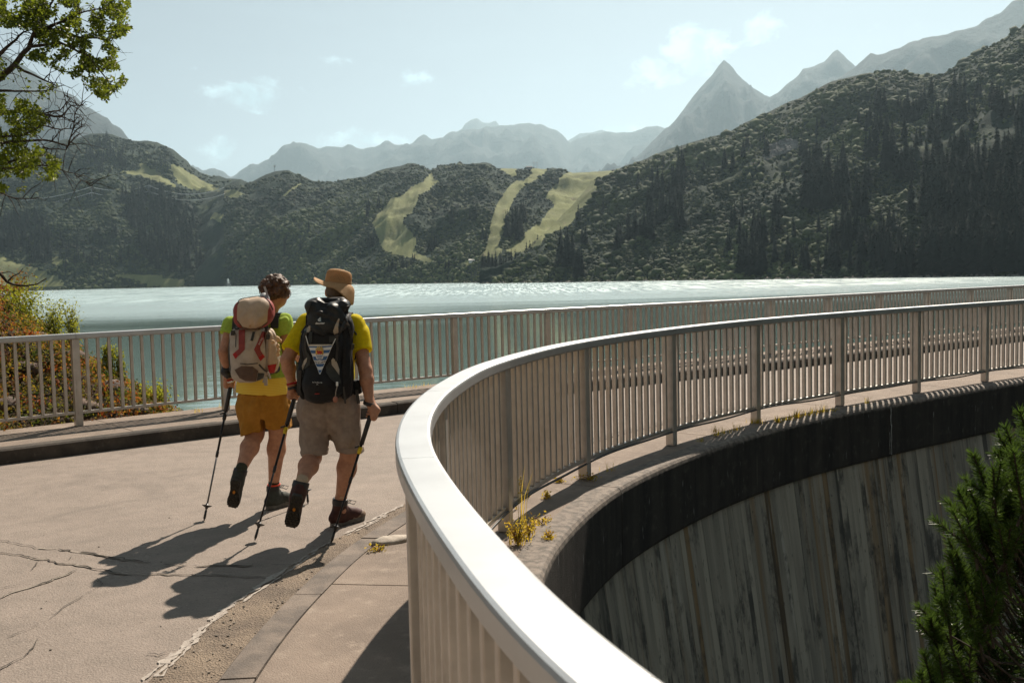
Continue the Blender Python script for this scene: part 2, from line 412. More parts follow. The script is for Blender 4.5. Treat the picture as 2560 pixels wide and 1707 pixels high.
m = Mat('board_marked_concrete', .85, 0, .35); cf = m.coord('sc'); st = m.coord('sc', (1, .14, 1)); st2 = m.coord('sc', (1, .025, 1))
c = m.mix(m.rng(m.noise(st, 2.2, 6, .6), .35, .65), (.36, .335, .27), (.20, .188, .155))
c = m.mix(m.math('MULTIPLY', m.rng(m.noise(st2, 2.6, 5, .6), .50, .64), .8), c, (.22, .135, .055))      # rusty runs
c = m.mix(m.math('MULTIPLY', m.rng(m.noise(m.coord('sc', (1, .035, 1)), 4.6, 5, .65), .52, .66), .75), c, (.024, .025, .024))   # black runs
c = m.mix(m.math('MULTIPLY', m.rng(m.noise(m.coord('sc', (1, .05, 1)), 9.7, 4, .6), .62, .72), .7), c, (.40, .385, .33))   # lime runs
c = m.mix(m.math('MULTIPLY', m.rng(m.noise(m.coord('sc', (1, .6, 1)), 1.6, 7, .75), .50, .64), .8), c, (.035, .036, .034))
c = m.mix(m.math('MULTIPLY', m.rng(m.noise(m.coord('sc', (1, .35, 1)), 24, 4, .6), .64, .7), .85), c, (.035, .037, .036))
bi = m.n('ShaderNodeSeparateXYZ'); m.l(cf, bi.inputs[0]); wn_ = m.n('ShaderNodeTexWhiteNoise', noise_dimensions='1D'); m.l(bi.outputs[2], wn_.inputs['W'])
c = m.mix(m.math('MULTIPLY', wn_.outputs[0], .09), c, (.06, .06, .052)); m.color(c); m.bump(m.noise(m.coord('sc', (1, .3, 1)), 60, 6, .7), .5, .008); BOARDED = m.m

m = Mat('rail_aluminium', .38, .6, .5); co = m.coord('pos')
c = m.mix(m.rng(m.noise(co, 9, 5, .6), .3, .7), (.57, .525, .48), (.48, .44, .40)); c = m.mix(m.math('MULTIPLY', m.rng(m.noise(m.coord('pos', (1, 1, .15)), 40, 4), .62, .75), .35), c, (.20, .175, .15))
m.color(c); m.rough(m.rng(m.noise(co, 23, 4), .3, .7, .30, .42)); m.bump(m.noise(m.coord('pos', (1, 1, .1)), 120, 3), .06, .002); RAIL = m.m
RAILTOP = simple('handrail_aluminium', (.53, .54, .545), (.47, .475, .48), 4, .36, .6, .05, 40)
CABLE = simple('black_cable', (.03, .03, .032), rough=.5)

# ---- road sheet
KO = .72; KW = .17                            # near walkway width inside the railing, kerb width
aF = np.linspace(0, FAR.L, 160); aN = np.linspace(0, NEAR.L, 160)
lf = FAR.at(aF, 1.10); rn = NEAR.at(aN, -(KO + KW) + .02)
V = []; F = []; ns = 6
for p, q in zip(np.vstack([[(-2.0, -7.0)], rn]), np.vstack([[(-15.0, 1.0)], lf])):
    for t in np.linspace(0, 1, ns): V.append((p[0] * (1 - t) + q[0] * t, p[1] * (1 - t) + q[1] * t, 0))
for i in range(len(V) // ns - 1):
    for j in range(ns - 1): k = i * ns + j; F.append((k, k + ns, k + ns + 1, k + 1))
me = bpy.data.meshes.new('road'); me.from_pydata(V, [], F); me.update(); me.materials.append(ASPHALT)
if me.polygons[200].normal.z < 0: me.flip_normals()
road = link(bpy.data.objects.new('road', me)); tag(road, kind='structure')

# ---- weathered gravelly strip along the near kerb and the worn white edge line
Z5 = lambda x, y: (x / 2.219, 1200 + y / 2.219)
line_px = [Z5(*p) for p in [(760, 1190), (820, 1125), (870, 1075), (900, 1040), (960, 975), (1010, 925), (1080, 880), (1130, 830), (1200, 760), (1260, 710), (1340, 665), (1410, 610), (1480, 570), (1540, 530), (1600, 490), (1680, 430), (1740, 390), (1850, 330), (1950, 285), (2050, 240), (2130, 195), (2210, 155), (2290, 118)]]
line_w = [G(*p) for p in line_px]
LINE = Path([(-1.75, 2.2), (-1.72, 3.2)] + [(p.x, p.y) for p in line_w], .3)
aa = np.linspace(0, LINE.L, 240); lp = LINE.at(aa, 0.0) + np.c_[fbm(np.c_[aa * 3, aa * 0, aa * 0], 3, 3) * .03, aa * 0]
V = []; F = []
for i, a in enumerate(aa):
    q = NEAR.at(NEAR.near(*lp[i]), -(KO + KW) + .03)
    for t in (0, .33, .67, 1): V.append((lp[i][0] * (1 - t) + q[0] * t, lp[i][1] * (1 - t) + q[1] * t, .004))
for i in range(len(aa) - 1):
    for j in range(3): a = i * 4 + j; F.append((a, a + 1, a + 5, a + 4))
mesh_obj('road_edge', V, F, WEATHERED, road)
PAINT = simple('worn_white_paint', (.37, .33, .285), (.25, .215, .185), 38, .8, bump=.5, bscale=120)
CRACK = simple('crack_dirt', (.035, .030, .026), (.075, .062, .05), 60, 1.0)
SEAL = simple('crack_edge_dust', (.29, .25, .205), (.22, .19, .16), 50, .95)
def ragged(path, name, mat, parent, widths, z, seed, jag=.5, step=.02, a0=0, a1=None, breaks=0.0, fq=9):
    a = np.arange(a0, a1 if a1 else path.L, step); n0 = fbm(np.c_[a * fq, a * 0 + seed, a * 0], 4, seed); n1 = fbm(np.c_[a * fq, a * 0 + seed + 40, a * 0], 4, seed + 9)
    w = np.interp(a, widths[0], widths[1]); keep = fbm(np.c_[a * 4, a * 0 + seed + 9, a * 0], 3, seed + 20) > breaks - 1
    L = path.at(a, 0); nn = np.c_[np.interp(a, path.s, path.n[:, 0]), np.interp(a, path.s, path.n[:, 1])]
    A = L - nn * (w * (.5 + jag * n0))[:, None]; B = L + nn * (w * (.5 + jag * n1))[:, None]; V = np.zeros((len(a), 2, 3)); V[:, 0, :2] = A; V[:, 1, :2] = B; V[..., 2] = z
    F = [(2 * i, 2 * i + 1, 2 * i + 3, 2 * i + 2) for i in range(len(a) - 1) if keep[i]]
    return mesh_obj(name, V.reshape(-1, 3), F, mat, parent)
LN2 = [Path([tuple(p) for p in LINE.at(np.arange(0, LINE.L, .25), o_)], .2) for o_ in (-.022, .012, .035, 0.0)]
for i_, (pt_, w_, sd_) in enumerate(zip(LN2, (.9, .8, .55, 1.0), (3, 15, 27, 41))): ragged(pt_, 'edge_line', PAINT, road, ([0, 2.0, 3.0, 5, 9], [.027 * w_, .027 * w_, .022 * w_, .017 * w_, .014 * w_]), .0066 + .0008 * i_, sd_, 1.1, step=.008, breaks=(.98, 1.04, 1.08, .92)[i_], fq=26)
crk = [[(-150, 335), (0, 340), (60, 345), (130, 365), (220, 380), (330, 385), (430, 400), (520, 412), (620, 430), (700, 440), (800, 460), (900, 465), (1000, 478), (1100, 482), (1250, 475), (1400, 478), (1550, 475), (1640, 470)],
       [(-150, 390), (0, 405), (100, 418), (230, 440), (300, 455), (400, 470), (500, 490), (600, 508), (750, 525), (900, 528), (1050, 528), (1200, 530), (1350, 540), (1480, 545), (1530, 535)],
       [(-120, 690), (0, 655), (70, 625), (140, 605), (230, 580), (300, 550), (370, 525), (420, 500), (440, 485)], [(0, 605), (80, 590), (150, 575), (210, 572)],
       [(520, 540), (550, 560), (560, 580), (530, 610), (480, 630), (450, 655), (400, 680), (270, 780)], [(-60, 1075), (0, 1050), (60, 1020), (120, 990), (170, 950), (190, 920), (220, 880), (240, 870)],
       [(30, 875), (120, 845), (190, 815), (225, 798)], [(180, 500), (200, 480), (210, 460), (230, 445)], [(350, 455), (390, 440), (410, 420)], [(820, 967), (880, 970), (940, 968)], [(940, 430), (960, 460), (1000, 470)]]
cwid = [.009, .0075, .009, .004, .005, .006, .0045, .005, .004, .004, .004]
for i, c_ in enumerate(crk):
    g = [G(*Z5(*p)) for p in c_]; g2 = []
    for j in range(len(g) - 1):
        for t in (0, .25, .5, .75):
            q = g[j].lerp(g[j + 1], t); g2.append((q.x + random.gauss(0, .005), q.y + random.gauss(0, .010)))
    pt = Path(g2 + [(g[-1].x, g[-1].y)], .03); w = cwid[i]
    if i < 3: ragged(pt, 'crack_edge', SEAL, road, ([0, 99], [w * 1.9, w * 1.9]), .006, 30 + i, .9, breaks=.8)
    ragged(pt, 'crack', CRACK, road, ([0, pt.L * .15, pt.L * .8, pt.L], [w * .7, w, w, w * .25]), .0085, i, 1.0, breaks=.5)
# a few stones and a dropped leaf or two lying on the road: tiny, joined as litter
mb = MB()
for _ in range(26):
    x, y = random.uniform(-3.6, -.9), random.uniform(3.9, 7.5); r = random.uniform(.002, .006)
    mb.box((x, y, r * .5), (r, r * random.uniform(.5, 1), r * .55), (math.cos(x * 9), math.sin(x * 9), 0), bev=r * .3)
for _ in range(160):
    a = random.uniform(1.5, 5.5); p = LINE.at(a, random.uniform(.02, .3)); r = random.uniform(.002, .007); mb.box((p[0], p[1], .004 + r * .5), (r, r * .7, r * .55), (math.cos(a * 99), math.sin(a * 99), 0), bev=r * .3)
tag(mb.build('grit', simple('grit', (.10, .085, .07), (.26, .22, .18), 90), road), kind='stuff')

# ---- near walkway: slabs, kerb stones
wk = empty('walkway_near'); tag(wk, kind='structure'); ZN = .12
cuts = [0, 2.6, 5.2]; a = NEAR.near(-.30, 5.15); cuts = [a + 2.6 * k for k in range(-4, 7)]
for i in range(len(cuts) - 1):
    a0, a1 = max(.05, cuts[i] + .006), min(NEAR.L - .05, cuts[i + 1] - .006)
    if a1 - a0 < .1: continue
    V, F = sweep(NEAR, a0, a1, [(-KO + .008, -.3), (-KO + .008, ZN - .006), (-KO + .014, ZN), (.205, ZN - .004), (.21, ZN - .01), (.21, -.3)], .1); mesh_obj('paving_slab', V, F, PAVING, wk)
kb = empty('kerb_near'); tag(kb, kind='structure'); a = .1; i = 0
while a < NEAR.L - 1.1:
    dz = random.uniform(-.006, .004); V, F = sweep(NEAR, a, a + 1.0 - .012, [(-KO - KW, -.3), (-KO - KW, ZN - .03 + dz), (-KO - KW + .025, ZN + dz - .004), (-KO, ZN + dz), (-KO, -.3)], .1); mesh_obj('kerb_stone', V, F, NEARKERB, kb); a += 1.0
# ---- far walkway and kerb
wk2 = empty('walkway_far'); tag(wk2, kind='structure'); ZF = .15; a = .1
while a < FAR.L - 3.2:
    V, F = sweep(FAR, a, a + 3.0 - .01, [(-.36, -.6), (-.36, ZF - .03), (-.33, ZF), (.955, ZF - .005), (.955, -.3)][::-1], .15); mesh_obj('paving_slab', V, F, PAVING, wk2); a += 3.0
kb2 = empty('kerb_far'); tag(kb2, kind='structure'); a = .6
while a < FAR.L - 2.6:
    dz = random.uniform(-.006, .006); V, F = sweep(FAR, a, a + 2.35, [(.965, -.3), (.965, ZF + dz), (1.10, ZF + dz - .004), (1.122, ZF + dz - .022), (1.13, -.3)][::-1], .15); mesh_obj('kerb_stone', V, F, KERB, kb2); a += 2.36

# ---- dam: dark crest beam, boarded face, upstream face
dam = empty('dam', (1.0, 8.3, -12)); tag(dam, 'curved concrete dam with a dark stained crest beam above a streaked board-marked face', 'dam')
aj = NEAR.near(4.2, 11.9); segs = [aj + 5.8 * k for k in range(-3, 5)]
for i in range(len(segs) - 1):
    a0, a1 = max(.05, segs[i] + .005), min(NEAR.L - .02, segs[i + 1] - .005)
    if a1 - a0 < .2: continue
    prof = [(.215, -.5), (.215, .128), (.222, .135), (.375, .135), (.395, .130), (.412, .112), (.42, .085), (.42, -.46), (.41, -.485), (.36, -.49)]
    V, F = sweep(NEAR, a0, a1, prof, .08); o = mesh_obj('crest_beam', V, F, CREST, dam)
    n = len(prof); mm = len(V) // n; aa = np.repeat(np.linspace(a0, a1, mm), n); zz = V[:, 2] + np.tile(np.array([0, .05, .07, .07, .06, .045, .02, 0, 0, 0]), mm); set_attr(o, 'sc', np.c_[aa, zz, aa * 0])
# boarded face: every board a few millimetres proud or shy of its neighbour
V = []; F = []; S = []; a = .1; k = 0; zs = [-.40, -1.2, -2.2, -3.5, -5, -7, -9, -12]
while a < NEAR.L - .3:
    w = random.uniform(.085, .125); off = random.uniform(-.0016, .0016); b = len(V)
    for aa_ in (a, a + w):
        for z in zs:
            p = NEAR.at(aa_, .37 + off + (-.40 - z) * .14); V.append((p[0], p[1], z)); S.append((aa_, z, k))
    nz_ = len(zs)
    for j in range(nz_ - 1): F.append((b + j, b + j + 1, b + nz_ + j + 1, b + nz_ + j))
    if k:
        for j in range(nz_ - 1): F.append((b - nz_ + j, b - nz_ + j + 1, b + j + 1, b + j))
    a += w; k += 1
o = mesh_obj('wall_face', V, F, BOARDED, dam); set_attr(o, 'sc', np.array(S))
V, F = sweep(FAR, .1, FAR.L - .1, [(-.34, -12), (-.34, -.02), (.3, -.02), (.3, -12)], .3); mesh_obj('upstream_wall', V, F, KERB, dam)
# lime drip at the beam joint
LIME = simple('lime_runs', (.42, .43, .41), (.24, .25, .24), 30, .8)
mb = MB(); p = NEAR.at(aj, .4225); tj = Vector((*NEAR.tan(aj), 0)); nj = Vector((tj.y, -tj.x, 0))
for (dx, z0, z1, w) in ((0.0, .10, -.12, .012), (.012, -.11, -.20, .014), (.016, -.2, -.47, .008), (-.02, -.2, -.46, .007)):
    mb.strap([Vector((p[0], p[1], 0)) + tj * (dx + .004 * math.sin(z_ * 40)) + Vector((0, 0, z_)) for z_ in np.linspace(z0, z1, 8)], nj, w, .003)
mb.build('lime_run', LIME, dam)

# ---- railings
def railing(path, name, label, inner, zb, a_ref, bay, n0, n1, top, cable=False):
    g = path.at(a_ref); root = empty(name, (g[0], g[1], zb)); tag(root, label, 'railing')
    und = top - .065; nb = 14; bal = post = None
    def place(o, a, z, first):
        t = path.tan(a); p = path.at(a); q = o if first else o.copy()
        if not first: link(q, root)
        q.location = (p[0] - g[0], p[1] - g[1], z - zb); q.rotation_euler = (0, 0, math.atan2(t[1], t[0])); return q
    mb = MB(); mb.box((0, 0, (und - zb) / 2), (.040, .040, (und - zb) / 2), bev=.004); post = mesh_obj('post', mb.V, mb.F, RAIL, root, local=True)
    mb = MB(); h = und - zb - .165; mb.box((0, 0, h / 2), (.0155, .019, h / 2), bev=.003); bal = mesh_obj('baluster', mb.V, mb.F, RAIL, root, local=True)
    fp = fb = True
    w, hh, b = .06, .065, .012
    prof = [(-w, und + b), (-w, top - b), (-w + b * .3, top - b * .3), (-w + b, top), (w - b, top), (w - b * .3, top - b * .3), (w, top - b), (w, und + b), (w - b, und), (-w + b, und)]
    nbal = 0
    for k in range(n0, n1):
        a = a_ref + k * bay
        if a < .1 or a + bay > path.L - .1: continue
        place(post, a, zb, fp); fp = False
        for j in range(1, nb):
            aa = a + bay * j / nb
            if nbal >= 296: break
            place(bal, aa, zb + .165, fb); fb = False; nbal += 1
        V, F = sweep(path, a + .0015, a + bay - .0015, prof, .06); mesh_obj('handrail', V, F, RAILTOP, root)
        V, F = sweep(path, a + .043, a + bay - .043, [(-.021, zb + .135), (-.021, zb + .165), (.021, zb + .165), (.021, zb + .135)], .1); mesh_obj('bottom_rail', V, F, RAIL, root)
    if cable:
        mb = MB(); a = np.arange(a_ref + n0 * bay + .2, min(path.L, a_ref + n1 * bay) - .2, .08); q = path.at(a, .032)
        mb.tube([(x, y, zb + .128 + .012 * math.sin(s * 3.1) * math.sin(s * .7)) for (x, y), s in zip(q, a)], .009, 6); mb.build('cable', CABLE, root, True)
    return root
near_rail = railing(NEAR, 'guard_railing', 'curved aluminium guard railing sweeping along the valley edge of the dam', 1, ZN, NEAR.near(-.05, 6.27), 1.70, -5, 14, 1.22, True)
far_rail = railing(FAR, 'guard_railing', 'aluminium guard railing between the far kerb and the lake', 1, ZF, FAR.near(-4.97, 11.3), 1.765, -3, 18, 1.205)

# ---- lake
m = Mat('lake_water', .06, 0, .5); co = m.coord('pos'); m.b.inputs['IOR'].default_value = 1.333
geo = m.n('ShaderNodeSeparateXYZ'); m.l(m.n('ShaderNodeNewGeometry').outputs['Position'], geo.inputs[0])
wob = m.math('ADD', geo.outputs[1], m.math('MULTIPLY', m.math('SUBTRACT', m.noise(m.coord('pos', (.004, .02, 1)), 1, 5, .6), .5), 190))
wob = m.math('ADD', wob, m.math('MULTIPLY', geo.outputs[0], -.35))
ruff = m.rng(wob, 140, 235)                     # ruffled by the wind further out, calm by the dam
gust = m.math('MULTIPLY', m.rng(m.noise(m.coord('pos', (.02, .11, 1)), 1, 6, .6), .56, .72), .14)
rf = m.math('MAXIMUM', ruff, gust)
m.color(m.mix(ruff, (.105, .165, .15), (.40, .52, .535)))  # far water paler: sky glitter put into the base colour
cell = m.math('MULTIPLY', m.rng(m.noise(m.coord('pos', (.75, .03, 1)), 1, 2, .5), .50, .55), m.rng(geo.outputs[1], 250, 380))
cell = m.math('MULTIPLY', cell, m.rng(m.noise(m.coord('pos', (.02, .012, 1)), 1, 3, .6), .30, .50))
m.rough(m.math('ADD', m.rng(rf, 0, 1, .05, .16, False), m.math('MULTIPLY', cell, .24)))
wv = m.n('ShaderNodeBump'); wv.inputs['Distance'].default_value = .42
nsum = m.math('ADD', m.math('MULTIPLY', m.noise(m.coord('pos', (.28, .5, 1)), 1, 3, .5), 1.0), m.math('MULTIPLY', m.noise(m.coord('pos', (1.2, 2.0, 1)), 1, 3, .55), .35))
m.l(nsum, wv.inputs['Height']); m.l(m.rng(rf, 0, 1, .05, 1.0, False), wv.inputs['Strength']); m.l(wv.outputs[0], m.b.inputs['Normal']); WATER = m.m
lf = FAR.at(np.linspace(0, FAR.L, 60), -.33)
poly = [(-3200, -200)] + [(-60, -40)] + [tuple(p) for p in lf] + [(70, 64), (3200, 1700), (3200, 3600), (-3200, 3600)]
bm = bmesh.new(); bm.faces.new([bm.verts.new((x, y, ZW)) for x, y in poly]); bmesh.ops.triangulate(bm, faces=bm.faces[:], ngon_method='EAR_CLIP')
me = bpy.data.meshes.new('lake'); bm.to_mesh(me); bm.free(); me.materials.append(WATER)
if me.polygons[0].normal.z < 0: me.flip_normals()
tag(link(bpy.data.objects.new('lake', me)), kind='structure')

# ------------------------------------------------------------------ hills and mountains
Z2 = lambda p: (p[0] / 3.36, 300 + p[1] / 3.36)            # enlarged views of the photograph -> its pixels
Z3 = lambda p: (560 + p[0] / 2.352, 260 + p[1] / 2.352)
Z4 = lambda p: (1400 + p[0] / 2.0276, p[1] / 2.0276)
Z1 = lambda p: (p[0] / 2.8, p[1] / 2.8)
def in_poly(x, y, poly):
    r = np.zeros(len(x), bool); n = len(poly)
    for i in range(n):
        (x0, y0), (x1, y1) = poly[i], poly[(i + 1) % n]
        c = ((y0 > y) != (y1 > y)) & (x < (x1 - x0) * (y - y0) / (y1 - y0 + 1e-9) + x0); r ^= c
    return r
def proj_np(V):
    q = V - np.array([0, 0, HC]); w = q @ np.array(_fw)
    return IW / 2 + FPX * (q @ np.array(_r2)) / w, IH / 2 - FPX * (q @ np.array(_u2)) / w
def ridge(name, crest, cd, fd, ncol, nrow, zf, amp, freq, mat, shape=.9, jag=0.0, seed=0, oct=5, back=.8, ridged=True, x0=None, x1=None):
    """crest: photograph pixels of the skyline; cd / fd: (pixel x, metres) of the crest and of the foot; the slope between them is real ground"""
    cx = np.array([p[0] for p in crest], float); cyy = np.array([p[1] for p in crest], float)
    X = np.linspace(x0 if x0 is not None else cx[0], x1 if x1 is not None else cx[-1], ncol); Yp = np.interp(X, cx, cyy)
    if jag: Yp = Yp + fbm(np.c_[X / 23., X * 0 + seed, X * 0], 5, seed) * jag
    D1 = np.interp(X, *zip(*cd)); D0 = np.interp(X, *zip(*fd))
    rays = np.array([tuple(ray(a, b)) for a, b in zip(X, Yp)]); kx = rays[:, 0] / rays[:, 1]; zc = HC + D1 * rays[:, 2] / rays[:, 1]
    nf = int(nrow * .8); t = np.r_[np.linspace(0, 1, nf), np.linspace(1, 1 + back, nrow - nf + 1)[1:]]
    T = t[None, :] + 0 * X[:, None]; D = D0[:, None] + (D1 - D0)[:, None] * T
    S = np.where(T <= 1, np.clip(T, 0, 1) ** shape, 1 - (T - 1) * 1.1)
    Z = zf + (zc - zf)[:, None] * S
    V = np.stack([kx[:, None] * D, D, Z], -1).reshape(-1, 3)
    w = (np.clip(np.minimum(T / .25, 1), 0, 1) * np.where(T <= 1, np.clip((1.02 - T) / .35, 0.0, 1), np.clip((T - 1) / .3, 0, 1))).ravel()
    nz = fbm(np.c_[V[:, 0] * freq, V[:, 1] * freq, V[:, 2] * 0 + seed], oct, seed, ridged)
    V[:, 2] += amp * nz * w
    i = np.arange(ncol * nrow).reshape(ncol, nrow); F = np.stack([i[:-1, :-1], i[1:, :-1], i[1:, 1:], i[:-1, 1:]], -1).reshape(-1, 4)
    o = mesh_obj(name, V, F, mat, None, True); tag(o, kind='structure'); o['_v'] = 0; del o['_v']
    return o, V, F

# -- materials; attribute 'cov': 1 = mown ski run or meadow, 0 = dwarf shrub
m = Mat('hill_cover', .95, 0, .1); co = m.coord('pos'); cov = m.n('ShaderNodeAttribute', attribute_name='cov').outputs['Fac']
sh = m.mix(m.rng(m.noise(co, .045, 6, .65), .35, .65), (.008, .020, .016), (.020, .036, .025)); sh = m.mix(m.math('MULTIPLY', m.rng(m.noise(co, .018, 5, .6), .58, .7), .7), sh, (.075, .09, .038))
gr = m.mix(m.rng(m.noise(co, .02, 6, .65), .35, .65), (.185, .200, .090), (.14, .152, .075)); gr = m.mix(m.rng(m.noise(m.coord('pos', (1, .3, 1)), .06, 6, .7), .58, .72), gr, (.21, .185, .115))
m.color(m.mix(m.rng(m.math('ADD', cov, m.math('MULTIPLY', m.math('SUBTRACT', m.noise(co, .08, 5, .7), .5), .7)), .4, .6), sh, gr)); m.bump(m.noise(co, .3, 6, .7), .8, 1.5); HILL = m.m
m = Mat('mountain_rock', .95, 0, .1); co = m.coord('pos')
c = m.mix(m.rng(m.noise(co, .004, 8, .65), .35, .65), (.016, .022, .024), (.030, .036, .038)); c = m.mix(m.rng(m.noise(m.coord('pos', (1, 1, .25)), .012, 7, .7), .55, .7), c, (.062, .068, .07))
m.color(c); m.bump(m.noise(co, .02, 8, .7), .9, 25); ROCK = m.m

# far pale ranges
ridge('mountain_range_far', [(900, 400), (1080, 372), (1120, 350), (1155, 324), (1162, 311), (1176, 300), (1193, 296), (1206, 305), (1223, 307), (1240, 305), (1247, 315), (1300, 345), (1380, 370), (1423, 353), (1449, 336), (1474, 336), (1504, 326), (1530, 332), (1600, 360), (1800, 400)],
      [(0, 13500)], [(0, 11200)], 260, 30, 0, 330, .0013, ROCK, .9, 5, 5)
ridge('mountain_range', [(-800, 300), (-300, 330), (200, 400), (440, 440), (491, 422), (512, 427), (536, 425), (560, 434), (577, 449), (585, 447), (607, 426), (628, 413), (641, 419), (670, 415), (696, 392), (717, 366), (743, 353), (773, 362), (798, 368), (815, 364), (853, 370), (870, 362), (913, 372), (938, 368), (968, 353), (985, 360), (1023, 364), (1045, 345), (1060, 339), (1079, 351), (1108, 347), (1125, 334), (1155, 326), (1189, 322), (1215, 324), (1249, 317), (1274, 319), (1295, 315), (1325, 311), (1355, 315), (1385, 324), (1406, 341), (1423, 356), (1453, 347), (1478, 336), (1512, 330), (1560, 336), (1587, 334), (1612, 321), (1642, 320), (1670, 327), (1800, 350), (2200, 330), (2800, 280), (3400, 300)],
      [(0, 10500)], [(0, 7600)], 620, 60, 0, 400, .0014, ROCK, .95, 7, 11)
ridge('mountain_peak', [(1300, 560), (1420, 505), (1500, 462), (1553, 424), (1597, 390), (1666, 325), (1696, 296), (1716, 269), (1745, 229), (1780, 187), (1795, 165), (1810, 149), (1824, 160), (1839, 182), (1854, 197), (1883, 217), (1903, 229), (1925, 242), (1942, 234), (1967, 210), (1997, 192), (2007, 178), (2036, 168), (2061, 155), (2081, 136), (2093, 130), (2110, 141), (2120, 153), (2140, 175), (2200, 200), (2400, 260)],
      [(0, 6600)], [(0, 4700)], 420, 90, -10, 300, .0024, ROCK, 1.0, 4, 23)
ridge('mountain_shoulder', [(1900, 330), (2050, 230), (2100, 196), (2135, 173), (2155, 155), (2177, 136), (2190, 141), (2209, 136), (2238, 126), (2263, 111), (2317, 94), (2352, 89), (2396, 81), (2436, 69), (2470, 47), (2500, 32), (2529, 5), (2560, -10), (2700, -70), (2950, -60), (3400, 60)],
      [(0, 5200)], [(0, 3500)], 300, 90, -10, 230, .0028, ROCK, .95, 4, 31)
ridge('mountain_west', [(-900, 60), (-500, 10), (-150, 50), (14, 134), (36, 150), (107, 196), (161, 229), (193, 246), (214, 268), (243, 286), (268, 300), (279, 314), (304, 329), (318, 350), (380, 420), (440, 470)],
      [(0, 6000)], [(0, 4300)], 260, 90, -10, 230, .0026, ROCK, 1.0, 5, 41)

# near hills round the lake
o_left, V_left, F_left = ridge('hill_west', [(-900, 300), (-400, 380), (0, 395), (60, 380), (113, 364), (143, 354), (167, 350), (202, 345), (226, 335), (253, 335), (280, 337), (315, 349), (330, 353), (369, 354), (393, 357), (411, 365), (432, 373), (455, 392), (470, 404), (476, 416), (500, 431), (530, 441), (548, 440), (565, 446), (583, 447), (607, 450), (640, 480), (700, 540)],
      [(-900, 1700), (0, 1950), (400, 2000), (700, 2000)], [(-900, 900), (0, 1330), (300, 1350), (500, 1330), (700, 1500)], 360, 110, ZW - 5, 26, .012, HILL, .82, 2, 51, 5)
o_mid, V_mid, F_mid = ridge('hill_north', [(480, 500), (540, 472), (598, 449), (624, 456), (637, 451), (666, 436), (688, 430), (722, 427), (747, 439), (781, 453), (841, 455), (883, 447), (913, 443), (943, 428), (968, 421), (998, 417), (1019, 409), (1040, 410), (1057, 417), (1070, 424), (1077, 430), (1085, 424), (1100, 415), (1147, 409), (1172, 411), (1206, 407), (1227, 411), (1240, 421), (1291, 424), (1325, 422), (1368, 424), (1381, 421), (1410, 428), (1432, 434), (1495, 430), (1560, 426), (1650, 430), (1900, 470)],
      [(480, 1750), (900, 1560), (1500, 1500), (1900, 1500)], [(480, 1330), (800, 1060), (1240, 790), (1500, 800), (1900, 900)], 420, 130, ZW - 5, 20, .014, HILL, .8, 2, 61, 5)
o_right, V_right, F_right = ridge('hill_east', [(1200, 702), (1260, 672), (1330, 615), (1400, 545), (1450, 492), (1489, 446), (1503, 440), (1573, 414), (1612, 399), (1676, 372), (1740, 355), (1794, 338), (1829, 325), (1863, 306), (1918, 284), (1962, 261), (1997, 249), (2031, 229), (2080, 205), (2115, 195), (2169, 182), (2228, 176), (2268, 182), (2288, 187), (2327, 185), (2357, 187), (2386, 168), (2411, 148), (2440, 131), (2485, 113), (2505, 99), (2534, 81), (2560, 64), (2750, -20), (3100, -50), (3400, 0)],
      [(1200, 770), (1330, 850), (1500, 1000), (1800, 1000), (2228, 930), (2560, 900), (3400, 600)], [(1200, 730), (1500, 650), (2000, 540), (2560, 440), (3400, 300)], 480, 130, ZW - 5, 16, .018, HILL, .85, 2, 71, 5)
pist = [[Z3(p) for p in q] for q in (
    [(1225, 395), (1235, 440), (1270, 455), (1230, 480), (1190, 520), (1150, 545), (1130, 590), (1110, 640), (1060, 670), (1050, 700), (1100, 750), (1130, 800), (1130, 870), (1180, 890), (1250, 930), (1230, 940), (1150, 920), (1060, 900), (970, 880), (930, 850), (900, 770), (870, 700), (900, 650), (950, 600), (980, 555), (1060, 530), (1110, 480), (1170, 460), (1190, 430)],
    [(1800, 380), (1910, 375), (1880, 420), (1790, 470), (1760, 490), (1730, 520), (1700, 570), (1680, 620), (1660, 680), (1640, 750), (1615, 830), (1640, 860), (1600, 910), (1500, 900), (1540, 840), (1560, 760), (1570, 680), (1600, 600), (1640, 530), (1690, 470), (1720, 450), (1760, 450), (1790, 430), (1810, 410)],
    [(1600, 370), (1720, 380), (1720, 430), (1690, 430), (1650, 400)],
    [(1970, 430), (2030, 400), (2200, 380), (2330, 380), (2250, 420), (2180, 450), (2200, 500), (2150, 570), (2090, 640), (2040, 700), (2010, 730), (1940, 760), (1880, 790), (1860, 830), (1790, 850), (1700, 890), (1660, 855), (1720, 800), (1790, 740), (1860, 690), (1900, 640), (1940, 600), (1920, 570), (1890, 540), (1930, 490), (1970, 450)],
    [(330, 550), (400, 490), (460, 462), (430, 490), (360, 545)], [(0, 510), (60, 500), (120, 530), (60, 555), (0, 550)], [(1380, 925), (1440, 920), (1490, 945), (1400, 955)])]
pist += [[Z2(p) for p in q] for q in ([(1180, 350), (1260, 400), (1340, 440), (1420, 510), (1500, 560), (1400, 555), (1300, 510), (1180, 470), (1050, 450), (1000, 430), (1170, 420)],
    [(1440, 360), (1520, 400), (1600, 450), (1720, 520), (1830, 570), (1850, 600), (1700, 610), (1600, 590), (1500, 530), (1450, 460)], [(0, 1120), (150, 1200), (300, 1240), (500, 1330), (560, 1410), (300, 1420), (150, 1400), (-200, 1400), (-200, 1150)],
    [(430, 1130), (540, 1180), (500, 1250), (440, 1200)], [(950, 1310), (1250, 1290), (1450, 1330), (1650, 1380), (1400, 1400), (1250, 1400), (1100, 1340)], [(1880, 600), (2050, 620), (1980, 660), (1900, 650)], [(1800, 780), (1880, 790), (1850, 860), (1760, 830)])]
